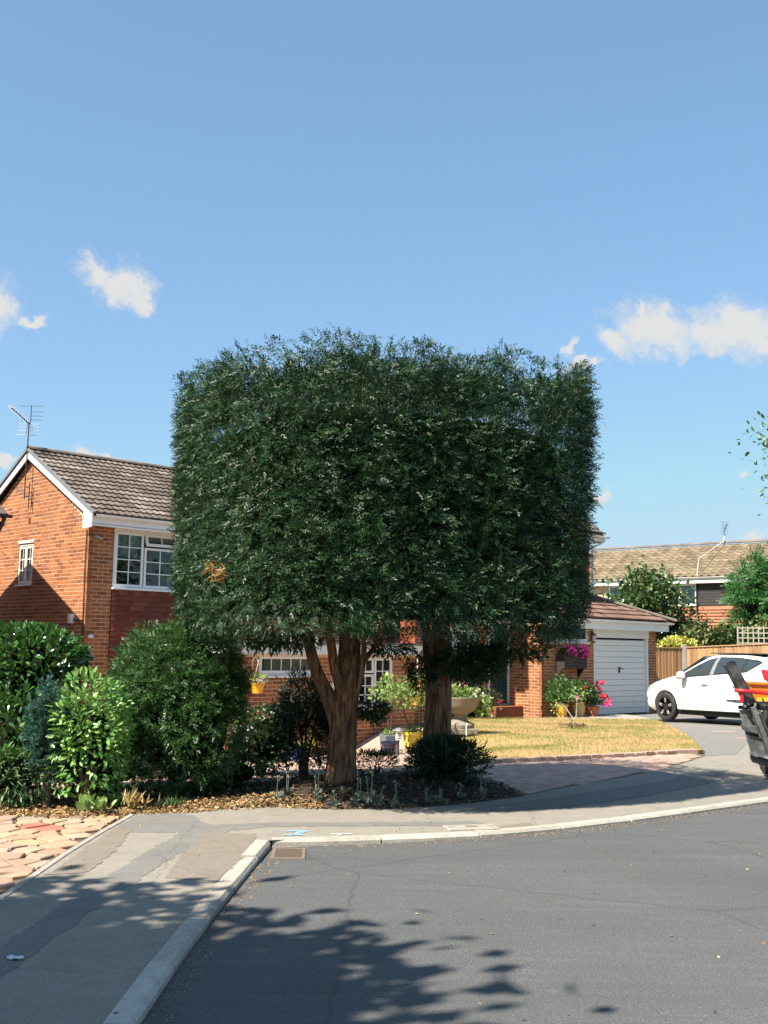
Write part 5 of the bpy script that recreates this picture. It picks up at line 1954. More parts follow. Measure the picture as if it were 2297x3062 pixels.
    for k, t in enumerate(trees):
        m = (right if k else ~right)
        o = np.array(t.location)
        leaves('crown', P[m & ~brown] - o, A[m & ~brown], Nn[m & ~brown], S[m & ~brown], SPRAYS, 'cypress', t)
        if (m & brown).any():
            leaves('dead_sprays', P[m & brown] - o, A[m & brown], Nn[m & brown], S[m & brown], SPRAYS, 'cypress_brown', t)
        # inner twig mass, coloured near black for the shade in the gaps
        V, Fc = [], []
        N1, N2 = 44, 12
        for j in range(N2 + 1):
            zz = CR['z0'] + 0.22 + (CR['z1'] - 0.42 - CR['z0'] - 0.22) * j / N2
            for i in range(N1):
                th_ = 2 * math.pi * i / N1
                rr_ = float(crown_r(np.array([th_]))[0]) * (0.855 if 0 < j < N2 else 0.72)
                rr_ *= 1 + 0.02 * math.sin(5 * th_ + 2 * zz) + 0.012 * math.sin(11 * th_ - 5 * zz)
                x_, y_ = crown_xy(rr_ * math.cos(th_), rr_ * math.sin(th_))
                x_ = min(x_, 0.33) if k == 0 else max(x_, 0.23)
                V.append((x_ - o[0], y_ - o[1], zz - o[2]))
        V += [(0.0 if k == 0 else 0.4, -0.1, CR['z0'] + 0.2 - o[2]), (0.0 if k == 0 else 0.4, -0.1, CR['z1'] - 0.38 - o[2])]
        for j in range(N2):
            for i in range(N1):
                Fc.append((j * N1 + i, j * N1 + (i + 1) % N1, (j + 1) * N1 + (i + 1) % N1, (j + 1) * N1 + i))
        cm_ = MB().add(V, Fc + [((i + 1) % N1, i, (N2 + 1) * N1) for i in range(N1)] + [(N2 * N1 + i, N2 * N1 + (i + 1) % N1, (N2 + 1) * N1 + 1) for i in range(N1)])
        cm_.build('gap_shade_core', M['core'], t)
        # limbs and fine shoots near the top
        mb = MB()
        for b0, b1 in shoots:
            if (b0[0] > 0.28) == bool(k):
                mb.tube([tuple(b0 - o - np.array([0, 0, 0.35])), tuple(b0 - o), tuple(b1 - o)], [0.006, 0.005, 0.002], 4)
        mb.build('shoots', M['twig'], t)['kind'] = 'stuff'
    # trunks

    def trunk(parent, pts, rad, name='trunk', n=20, flare=0.0, seed=1, rings=36):
        pts = [Vector(p) for p in pts]
        cum = [0.0]
        for a, b in zip(pts, pts[1:]):
            cum.append(cum[-1] + (b - a).length)
        path, rr_ = [], []
        for i in range(rings + 1):
            s = cum[-1] * i / rings
            k = max(j for j in range(len(pts)) if cum[j] <= s + 1e-9)
            k = min(k, len(pts) - 2)
            f = (s - cum[k]) / (cum[k + 1] - cum[k])
            # smooth path
            p0, p1, p2, p3 = pts[max(0, k - 1)], pts[k], pts[k + 1], pts[min(len(pts) - 1, k + 2)]
            p = 0.5 * ((2 * p1) + (p2 - p0) * f + (2 * p0 - 5 * p1 + 4 * p2 - p3) * f * f + (3 * p1 - p0 - 3 * p2 + p3) * f ** 3)
            path.append(p)
            rr_.append(rad[k] + (rad[k + 1] - rad[k]) * f)
        vs, fs = [], []
        prev = Vector((1, 0, 0))
        for i, p in enumerate(path):
            tg = (path[min(i + 1, rings)] - path[max(i - 1, 0)]).normalized()
            a = (prev - tg * prev.dot(tg)).normalized()
            prev = a
            b = tg.cross(a)
            for j in range(n):
                th_ = 2 * math.pi * j / n
                k = 1 + 0.09 * math.sin(3 * th_ + seed + 0.6 * i / 6) + 0.055 * math.sin(5 * th_ - seed * 2 + 0.25 * i) + 0.03 * math.sin(9 * th_ + 0.5 * i) + random.uniform(-.03, .03)
                k += flare * max(0, 1 - (p - pts[0]).length / 0.45) ** 2 * (1 + 0.5 * math.sin(5 * th_ + seed))
                vs.append(p + (a * math.cos(th_) + b * math.sin(th_)) * rr_[i] * k)
        for i in range(rings):
            for j in range(n):
                fs.append((i * n + j, i * n + (j + 1) % n, (i + 1) * n + (j + 1) % n, (i + 1) * n + j))
        return MB().add(vs, fs).build(name, M['bark'], parent, smooth='all')
    tl, tr = trees
    trunk(tl, [(0, 0, -0.15), (0.0, 0.0, 0.25), (0.02, 0.02, 0.7), (0.05, 0.06, 1.15), (0.06, 0.15, 1.7), (0.0, 0.3, 2.8), (0, 0.4, 4.2)], [0.17, 0.155, 0.150, 0.128, 0.11, 0.08, 0.04], flare=0.35, seed=1)
    trunk(tl, [(-0.03, -0.02, 0.55), (-0.13, -0.05, 0.88), (-0.27, -0.06, 1.18), (-0.37, -0.04, 1.5), (-0.52, 0.0, 2.2), (-0.8, 0.1, 3.2)], [0.085, 0.080, 0.068, 0.058, 0.05, 0.03], 'limb', 14, seed=3)
    trunk(tl, [(0.04, -0.05, 0.85), (-0.08, -0.12, 1.25), (-0.16, -0.2, 1.7), (-0.3, -0.3, 2.4)], [0.06, 0.055, 0.045, 0.03], 'limb', 12, seed=4)
    trunk(tl, [(0.09, 0.02, 0.80), (0.19, 0.0, 1.08), (0.23, 0.0, 1.4), (0.24, 0.05, 2.1)], [0.045, 0.036, 0.030, 0.025], 'limb', 12, seed=5)
    trunk(tl, [(0.10, 0.05, 1.10), (0.26, 0.05, 1.35), (0.44, 0.1, 1.58), (0.8, 0.2, 2.0)], [0.035, 0.028, 0.024, 0.02], 'limb', 12, seed=6)
    trunk(tr, [(0, 0, -0.2), (0.0, 0, 0.2), (0.02, 0, 0.7), (0.05, 0.0, 1.2), (0.06, 0.02, 1.8), (0.08, -0.3, 3.0), (0.1, -0.5, 4.2)], [0.19, 0.165, 0.15, 0.14, 0.11, 0.09, 0.04], flare=0.35, seed=2)
    trunk(tr, [(-0.02, -0.1, 1.0), (-0.10, -0.14, 1.35), (-0.14, -0.2, 1.75), (-0.25, -0.3, 2.4)], [0.07, 0.06, 0.05, 0.03], 'limb', 12, seed=7)
    trunk(tr, [(0.08, -0.05, 1.25), (0.35, -0.15, 1.42), (0.75, -0.3, 1.6), (1.0, -0.4, 2.0)], [0.05, 0.04, 0.032, 0.02], 'limb', 12, seed=8)
    return trees


def place(x, y, dz=0.0):
    return (x, y, H(x, y) + dz)


def build_shrubs():
    sp = SPRAYS
    # left-hand border
    shrub('laurel_bush', 'tall dark glossy laurel at the left frame edge, in front of the shaded gable', 'bush', (-3.78, 11.75, 0.1), 0.58, 0.6, 1.62, 3500, 0.105, LEAF_BROAD, 'laurel', 0.75, lump=0.12, core=0.62, up=0.15, jitter=0.6, seed=1, part='foliage')
    shrub('laurel_bush', 'sparse lower laurel growth under the tall dark laurel at left', 'bush', (-3.62, 11.1, 0.1), 0.42, 0.35, 0.98, 1100, 0.10, LEAF_BROAD, 'laurel', 0.05, lump=0.15, core=0.5, up=0.0, seed=2)
    shrub('narrow_leaved_shrub', 'low narrow-leaved grey-green shrub at the bottom left corner of the border', 'shrub', (-3.55, 10.72, 0.1), 0.42, 0.3, 0.48, 1100, 0.085, LEAF_LANCE, 'leaf', 0.0, lump=0.15, core=0.6, up=-0.1, seed=3)
    shrub('blue_dwarf_conifer', 'small upright blue-green dwarf conifer between the dark and the bright laurel', 'bush', (-3.20, 10.78, 0.1), 0.185, 0.19, 1.10, 5200, 0.042, TUFTS, 'blue_con', 0.16, power=2.8, lump=0.30, depth=0.35, core=0.74, up=0.5, stems=5, seed=4, lump_f=3.8)
    shrub('laurel_bush', 'bright yellow-green large-leaved laurel left of the big clipped bush', 'bush', (-2.82, 10.82, 0.1), 0.34, 0.33, 1.20, 2300, 0.082, LEAF_BROAD, 'laurel_light', 0.0, lump=0.12, core=0.52, up=0.1, jitter=0.5, seed=5)
    # big clipped bush with its paler lower-left branches
    shrub('clipped_conifer_bush', 'large rounded clipped green conifer bush left of the tall trees', 'bush', (-2.16, 11.9, 0.04), 0.65, 0.65, 1.74, 4700, 0.058, sp, 'bush', 0.06, power=2.7, lump=0.08, depth=0.30, core=0.86, up=0.12, jitter=0.65, seed=6, fans=7)
    shrub('dark_filler_shrub', 'low dark evergreen added for the shade and foliage behind the blue dwarf conifer and bright laurel', 'shrub', (-3.1, 12.0, 0.04), 0.75, 0.35, 0.44, 1500, 0.07, LEAF_SMALL, 'leaf_dark', 0.0, lump=0.2, core=0.7, seed=41)  # filler shrubs added to darken the gap under the border bushes
    shrub('dark_filler_shrub', 'low dark evergreen added for the shade and foliage under the right side of the clipped bush', 'shrub', (-1.75, 12.35, 0.04), 0.55, 0.3, 0.34, 1200, 0.07, LEAF_SMALL, 'leaf_dark', 0.0, lump=0.2, core=0.7, seed=42)
    shrub('flowering_shrub', 'dark shrub dotted with white flowers right of the clipped bush', 'shrub', (-1.45, 13.6, -0.02), 0.38, 0.40, 0.84, 1400, 0.055, LEAF_OVAL, 'leaf_dark', 0.08, lump=0.15, core=0.7, flowers=('petal_white', 20, 0.035), seed=7)
    shrub('juniper', 'dark spreading juniper behind the forked trunk', 'bush', (-0.92, 13.55, 0.05), 0.32, 0.36, 1.16, 2600, 0.12, sp, 'juniper', 0.05, lump=0.28, depth=0.6, core=0, up=0.25, jitter=0.5, seed=8, lump_f=3.0)
    shrub('juniper', 'low dark spiky juniper at the foot of the straight trunk', 'bush', (0.74, 12.65, 0.10), 0.40, 0.38, 0.44, 2000, 0.12, sp, 'juniper', -0.02, lump=0.20, depth=0.5, core=0.6, up=0.35, jitter=0.45, seed=10)
    shrub('heather', 'low dusky heather clump in the shade between the two trunks', 'shrub', (-0.05, 13.6, 0.0), 0.26, 0.22, 0.34, 1300, 0.06, LEAF_LANCE, 'leaf_dark', 0.0, lump=0.2, core=0, seed=11)
    # small weeds on the sunny edge of the border
    for i, (x, y, h, m, lb) in enumerate(((-2.62, 10.42, 0.17, 'leaf_pale', 'small pale green weed on the border edge below the bright laurel'), (-2.30, 10.55, 0.22, 'grass', 'tuft of dry straw-coloured grass on the border edge'), (-1.98, 10.72, 0.12, 'leaf', 'little green weed on the border edge beside the tarmac'), (-2.45, 10.72, 0.20, 'leaf', 'ferny green sprig at the foot of the clipped bush'))):
        n = 46
        a = RNG.uniform(0, 2 * math.pi, n)
        A = np.stack([np.cos(a) * 0.6, np.sin(a) * 0.6, np.full(n, 1.0)], 1) + RNG.normal(size=(n, 3)) * 0.25
        P = np.stack([RNG.normal(0, 0.06, n), RNG.normal(0, 0.05, n), RNG.random(n) * h * 0.4], 1)
        o = leaves('weed', P, A, rand_dirs(n), RNG.uniform(0.5, 1.0, n) * h * 0.75, LEAF_LANCE if m != 'leaf_pale' else LEAF_OVAL, m, None)
        o.location = (x, y, 0.06)
        tag(o, lb, 'weed')
    # silver woolly plants in the shaded bed
    spots = [(-0.62, 11.35, 0.34), (-0.22, 11.18, 0.30), (-0.08, 11.15, 0.36), (0.16, 11.12, 0.26), (0.48, 11.32, 0.16), (0.62, 11.42, 0.14), (0.85, 11.72, 0.16), (1.08, 11.92, 0.2), (-0.45, 11.05, 0.16), (-0.95, 11.45, 0.30), (-1.03, 11.35, 0.24)]
    spots.sort(key=lambda q: q[0] / q[1])
    SILVER = ['leftmost', 'second', 'third', 'fourth', 'fifth', 'sixth', 'seventh', 'eighth', 'ninth', 'tenth', 'rightmost']
    for i, (x, y, h) in enumerate(spots):
        t = empty('woolly_plant', (x, y, bed_h(x, y)), 0, SILVER[i] + ' silver woolly-leaved plant in the shaded bed, counting from the left', 'plant', 'silver plants under the conifers')
        ns = 1 + i % 3
        mb = MB()
        LP, LA, LN, LS = [], [], [], []
        for k in range(ns):
            a = RNG.uniform(0, 6.28)
            tp = np.array([math.cos(a) * 0.06 * k, math.sin(a) * 0.06 * k, h * (1 - 0.25 * k)])
            b0 = np.array([math.cos(a) * 0.03 * k, math.sin(a) * 0.03 * k, -0.02])
            mb.tube([tuple(b0), tuple((b0 + tp) / 2 + RNG.normal(0, 0.006, 3)), tuple(tp)], [0.006, 0.005, 0.004], 5)
            m = 16
            tt = np.concatenate([RNG.random(m // 2) * 0.35, 0.78 + 0.22 * RNG.random(m - m // 2)])
            LP.append(b0 + (tp - b0) * tt[:, None])
            aa = rand_dirs(m)
            aa[:, 2] = np.abs(aa[:, 2]) * 0.6 + np.where(tt > 0.7, 0.6, 0.1)
            LA.append(aa)
            LS.append(np.where(tt < 0.5, 0.085, 0.032) * RNG.uniform(0.7, 1.2, m))
        mb.build('stem', M['silver'], t)
        P = np.concatenate(LP)
        leaves('foliage', P, np.concatenate(LA), rand_dirs(len(P)), np.concatenate(LS), LEAF_OVAL, 'silver', t)


def build_litter():
    # sunny dry leaves along the front of the border, dark litter in the shade
    def strew(name, label, n, region, mat, size, dens=None, hf=None, zs=0.02):
        xs = [p[0] for p in region]
        ys = [p[1] for p in region]
        P = []
        while len(P) < n:
            x, y = random.uniform(min(xs), max(xs)), random.uniform(min(ys), max(ys))
            if inside(region, x, y) and (dens is None or random.random() < dens(x, y)):
                P.append((x, y, (hf or bed_h)(x, y) + random.random() * zs))
        P = np.array(P)
        A = RNG.normal(size=(n, 3))
        A[:, 2] *= 0.35
        Nn = np.array([0, 0, 1.0]) + RNG.normal(size=(n, 3)) * 0.45
        o = leaves(name, P, A, Nn, RNG.uniform(0.6, 1.3, n) * size, LEAF_OVAL, mat, None)
        return tag(o, label, 'leaf litter', None, 'stuff')
    front = [(-4.6, 10.02), (-3.4, 10.02), (-2.5, 10.05), (-2.2, 10.28), (-1.8, 10.42), (-1.4, 10.68), (-0.95, 10.88), (-0.55, 10.80), (-0.55, 11.5), (-1.2, 11.6), (-2.2, 11.2), (-4.6, 11.0)]
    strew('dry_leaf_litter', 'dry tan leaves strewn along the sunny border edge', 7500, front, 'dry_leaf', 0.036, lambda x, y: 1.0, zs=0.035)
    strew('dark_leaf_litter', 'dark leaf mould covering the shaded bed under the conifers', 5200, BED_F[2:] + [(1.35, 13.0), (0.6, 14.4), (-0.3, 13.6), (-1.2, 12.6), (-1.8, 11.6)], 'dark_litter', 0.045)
    ch = [(p[0], p[1] - 0.005) for p in KERB_L[2:]] + [(p[0], p[1] - 0.004) for p in KERB_R[1:9]]
    rim = ch + [(p[0] + 0.14, p[1] - 0.12) for p in ch[::-1]]
    strew('channel_grit', 'fine tan grit and leaf dust lying in the road channel along the kerb', 2600, rim, 'dry_leaf', 0.011, hf=lambda x, y: 0.002, zs=0.003)
    strew('scattered_crumbs', 'few pale leaf crumbs scattered over the road and footway', 150, [(-2.2, 4.2), (3.4, 4.6), (4.2, 11.6), (1.0, 9.2), (-0.9, 10.4), (-2.2, 9.6)], 'dry_leaf', 0.022, hf=lambda x, y: 0.003 if (x > -0.98 and y < 9.0 + 0.55 * max(0, x)) else PZ + 0.004, zs=0.004)


def build_grass():
    n = 75000
    P = []
    xs = [p[0] for p in LAWN]
    ys = [p[1] for p in LAWN]
    while len(P) < n:
        X = RNG.uniform(min(xs), max(xs), 4000)
        Y = RNG.uniform(min(ys), max(ys), 4000)
        for x, y in zip(X, Y):
            if inside(LAWN, x, y):
                P.append((x, y, H(x, y) + 0.025))
    P = np.array(P[:n])
    A = RNG.normal(size=(n, 3)) * 0.55 + np.array([0, 0, 0.8])
    S = RNG.uniform(0.025, 0.06, n)
    green = (wob(P * np.array([1, 1, 0]), 0.9, 2.0) + 0.7 * wob(P * np.array([1, 0.6, 0]), 2.6, 5.0)) > 0.34
    green |= (np.hypot((P[:, 0] - 4.04) / 0.42, (P[:, 1] - 23.3) / 0.55) < 1) & (RNG.random(n) < 0.8)
    for m, mt_, nm, lb in ((~green, 'grass', 'dry_grass', 'parched golden grass of the front lawn'), (green, 'grass_green', 'green_grass', 'greener patches of grass in the parched lawn')):
        o = leaves(nm, P[m], A[m], rand_dirs(int(m.sum())), S[m], BLADE, mt_, None)
        tag(o, lb, 'grass', None, 'stuff')


build_conifers()
build_shrubs()
build_litter()
build_grass()

# ------------------------------------------------------------------ trees and greenery in the background


def leafy_tree(name, label, loc, trunk_h, crown_c, crown_r_, n, size, proto, mat, bark='twig', limbs=6, group=None, seed=0, clump=0.35, trunk_r=0.09, nc=5):
    t = empty(name, loc, 0, label, 'tree', group)
    rr = random.Random(seed)
    c = Vector(crown_c)
    mb = MB()
    mb.tube([(0, 0, -0.2), (0.03, 0, trunk_h * 0.5), (0.0, 0.02, trunk_h), tuple(c * 0.6 + Vector((0, 0, trunk_h)) * 0.4)], [trunk_r * 1.2, trunk_r, trunk_r * 0.8, trunk_r * 0.4], 10)
    mb.build('trunk', M[bark], t, smooth='all')
    cl = []
    for i in range(limbs * nc):
        d = Vector(rand_dirs(1)[0])
        q = c + Vector((d.x * crown_r_[0], d.y * crown_r_[1], d.z * crown_r_[2])) * rr.uniform(0.35, 0.95)
        cl.append(q)
    for i in range(limbs):
        q = cl[i]
        s = Vector((0, 0, trunk_h * rr.uniform(0.7, 1.1)))
        m = s.lerp(q, 0.5) + Vector((rr.uniform(-.15, .15), rr.uniform(-.15, .15), 0.1))
        MB().tube([tuple(s), tuple(m), tuple(q)], [trunk_r * 0.5, trunk_r * 0.33, 0.008], 7).build('limb', M[bark], t, smooth='all')
    per = n // len(cl)
    P = np.concatenate([np.array(q) + RNG.normal(size=(per, 3)) * np.array(crown_r_) * clump * 0.55 for q in cl])
    A = unit(P - np.array(c)) * 0.7 + RNG.normal(size=(len(P), 3)) * 0.6 + np.array([0, 0, -0.1])
    Nn = np.array([0, 0, 0.9]) + RNG.normal(size=(len(P), 3)) * 0.5
    leaves('crown', P, A, Nn, RNG.uniform(0.65, 1.3, len(P)) * size, proto, mat, t)
    return t


def build_background():
    # broad-leaved tree behind the garage
    leafy_tree('magnolia_tree', 'loose-branched broadleaf tree behind the garage roof', (8.6, 37.5, -0.1), 1.8, (0.2, 0, 3.25), (1.55, 1.2, 1.15), 5200, 0.17, LEAF_OVAL, 'leaf_magnolia', 'pale_twig', 7, seed=3, clump=0.42)
    leafy_tree('garden_tree', 'small pale olive tree low beside the garage hip', (10.4, 37.0, -0.1), 1.0, (0, 0, 2.2), (0.85, 0.7, 0.75), 1200, 0.14, LEAF_OVAL, 'leaf_olive', 'pale_twig', 5, seed=5, clump=0.45)
    # dense feathery conifer at the right
    t = shrub('garden_conifer', 'dense bright green feathery conifer before the distant terrace', 'tree', (14.55, 40.5, 0.0), 1.55, 1.2, 5.5, 900, 0.24, SPRAYS, 'far_con', 1.3, power=2.0, lump=0.20, depth=0.35, core=0.82, up=0.3, stems=1, seed=21, part='crown', fans=8)
    # hedge and shrubs above the fence
    shrub('hedge_shrub', 'bright green leafy shrub above the fence, nearest the garage', 'shrub', (10.35, 38.0, 0), 1.20, 0.6, 2.60, 2600, 0.15, LEAF_OVAL, 'leaf', 0.9, lump=0.16, core=0.8, seed=22)
    shrub('hedge_shrub', 'mid green leafy shrub above the middle of the fence', 'shrub', (12.0, 37.5, 0), 0.95, 0.6, 2.50, 2200, 0.14, LEAF_OVAL, 'leaf_magnolia', 0.9, lump=0.16, core=0.8, seed=23)
    shrub('hedge_shrub', 'dull olive shrub behind the trellis at the right edge', 'shrub', (13.6, 37.0, 0), 1.35, 0.6, 2.95, 2300, 0.13, LEAF_OVAL, 'leaf_olive', 0.9, lump=0.16, core=0.75, seed=24)
    shrub('golden_shrub', 'bright yellow-green shrub top showing over the fence', 'shrub', (9.55, 35.6, 0), 0.80, 0.4, 2.02, 1500, 0.11, LEAF_OVAL, 'leaf_yellow', 1.0, lump=0.2, core=0.8, seed=25)
    # street tree out of frame to the right: only its outermost leaves show
    leafy_tree('street_tree', 'tree whose outer leaves hang in at the right frame edge against the sky', (9.45, 22.0, 0.05), 3.0, (0.0, 0, 5.4), (1.85, 1.8, 1.7), 4200, 0.11, LEAF_OVAL, 'leaf', 'twig', 8, seed=6, clump=0.30, trunk_r=0.12)
    # garden tree behind the photographer's left shoulder; it shades the foreground
    leafy_tree('garden_tree', 'broad tree left of the camera shading the near footway', (-6.98, 0.32, 0.1), 2.6, (0.45, 0.45, 4.9), (2.9, 2.9, 2.1), 100000, 0.25, LEAF_SMALL, 'leaf', 'twig', 10, seed=8, clump=0.30, trunk_r=0.16, nc=16)


def build_reflection_trees():  # unseen trees added so that the window panes reflect something dark
    for i, (x, y, h, lb) in enumerate(((21.0, 12.0, 6.4, 'unseen rounded tree added across the road to darken window reflections, near the kerb'), (26.5, 6.5, 7.0, 'tallest unseen tree added across the road to darken window reflections'), (23.0, -1.5, 6.0, 'unseen tree added across the road to darken window reflections, furthest back'))):
        leafy_tree('street_tree', lb, (x, y, 0.0), 2.2, (0, 0, h * 0.58), (3.4, 3.4, h * 0.42), 5200, 0.34, LEAF_OVAL, 'leaf', 'twig', 8, 'unseen trees added for window reflections', 40 + i, 0.42, 0.2)


def build_fence():
    wood = NT('fence_wood')
    p = wood.obj()
    c = wood.ramp(wood.rnd(), [(0, (0.22, 0.11, 0.05)), (0.35, (0.40, 0.22, 0.10)), (0.7, (0.52, 0.32, 0.16)), (1, (0.34, 0.19, 0.10))])
    g = wood.noise(wood.scale(p, (22, 22, 1.2)), 2, 5, 0.6)
    c = wood.mix(wood.mapr(g, 0.45, 0.7, 0, 0.6), c, (0.24, 0.15, 0.085))
    wood.set(Base_Color=c, Roughness=0.9)
    conc = M['concrete']
    fw = empty('board_fence', (7.9, 33.6, 0), 0, 'tall feather-edge board fence with concrete posts behind the white car', 'fence')
    o = Vector((7.9, 33.6, 0))
    a, b, c_ = Vector((7.9, 33.6)), Vector((9.32, 34.0)), Vector((15.5, 31.2))
    bm_ = MB().prism([(0, -0.012), (0.118, 0.012), (0.118, 0.020), (0, 0.020)], 2, 0.0, 1.0).mesh('board', wood.mat)

    def run(p, q, z0, z1):
        L = (q - p).length
        n = int(L / 0.115)
        d = (q - p).normalized()
        for k in range(n):
            x = p + d * (k * L / n)
            top = z0 + (z1 - z0) * k / n
            bo = link('board', bm_, fw)
            bo.location = (x.x - o.x, x.y - o.y, -0.1 + random.uniform(-.006, .006))
            bo.rotation_euler = (0, random.uniform(-.006, .006), math.atan2(d.y, d.x))
            bo.scale = (1, 1, top + 0.1)
        nn = Vector((d.y, -d.x))
        for h in (0.4, 1.05, 1.6):
            MB().bar((p.x - o.x - nn.x * 0.05, p.y - o.y - nn.y * 0.05, z0 * h / 1.8), (q.x - o.x - nn.x * 0.05, q.y - o.y - nn.y * 0.05, z1 * h / 1.8), 0.04, 0.08).build('rail', wood.mat, fw)
        MB().bar((p.x - o.x + nn.x * 0.005, p.y - o.y + nn.y * 0.005, z0 + 0.012), (q.x - o.x + nn.x * 0.005, q.y - o.y + nn.y * 0.005, z1 + 0.012), 0.06, 0.03).build('capping', wood.mat, fw)
    run(a, b - Vector((0.06, 0)), 1.74, 1.74)
    run(b + Vector((0.06, -0.03)), c_, 1.76, 2.16)
    for q, h in ((b, 1.86), (c_, 2.2)):
        MB().span((q.x - o.x - 0.06, q.y - o.y - 0.06, -0.2), (q.x - o.x + 0.06, q.y - o.y + 0.06, h)).build('post', conc, fw, bevel=0.012)
    # trellis on the taller end
    tr = empty('trellis', (11.35, 35.2, 1.75), math.atan2(-2.2, 5.2), 'square wooden trellis above the right-hand end of the fence', 'trellis')
    lath = plain('weathered_lath', (0.40, 0.36, 0.30), 0.85)
    for k in range(17):
        MB().span((k * 0.16, -0.012, 0), (k * 0.16 + 0.03, 0.0, 0.72)).build('upright', lath, tr)
    for k in range(5):
        MB().span((0, 0.0, 0.02 + k * 0.16), (2.6, 0.012, 0.05 + k * 0.16)).build('lath', lath, tr)
    for k in (0, 1.3, 2.57):
        MB().span((k, 0.012, -1.85), (k + 0.05, 0.06, 0.72)).build('post', lath, tr)


# ------------------------------------------------------------------ car


def interp(x, tab):
    if x <= tab[0][0]:
        return tab[0][1]
    for (a, b), (c, d) in zip(tab, tab[1:]):
        if x <= c:
            t = (x - a) / (c - a)
            return b + (d - b) * t
    return tab[-1][1]


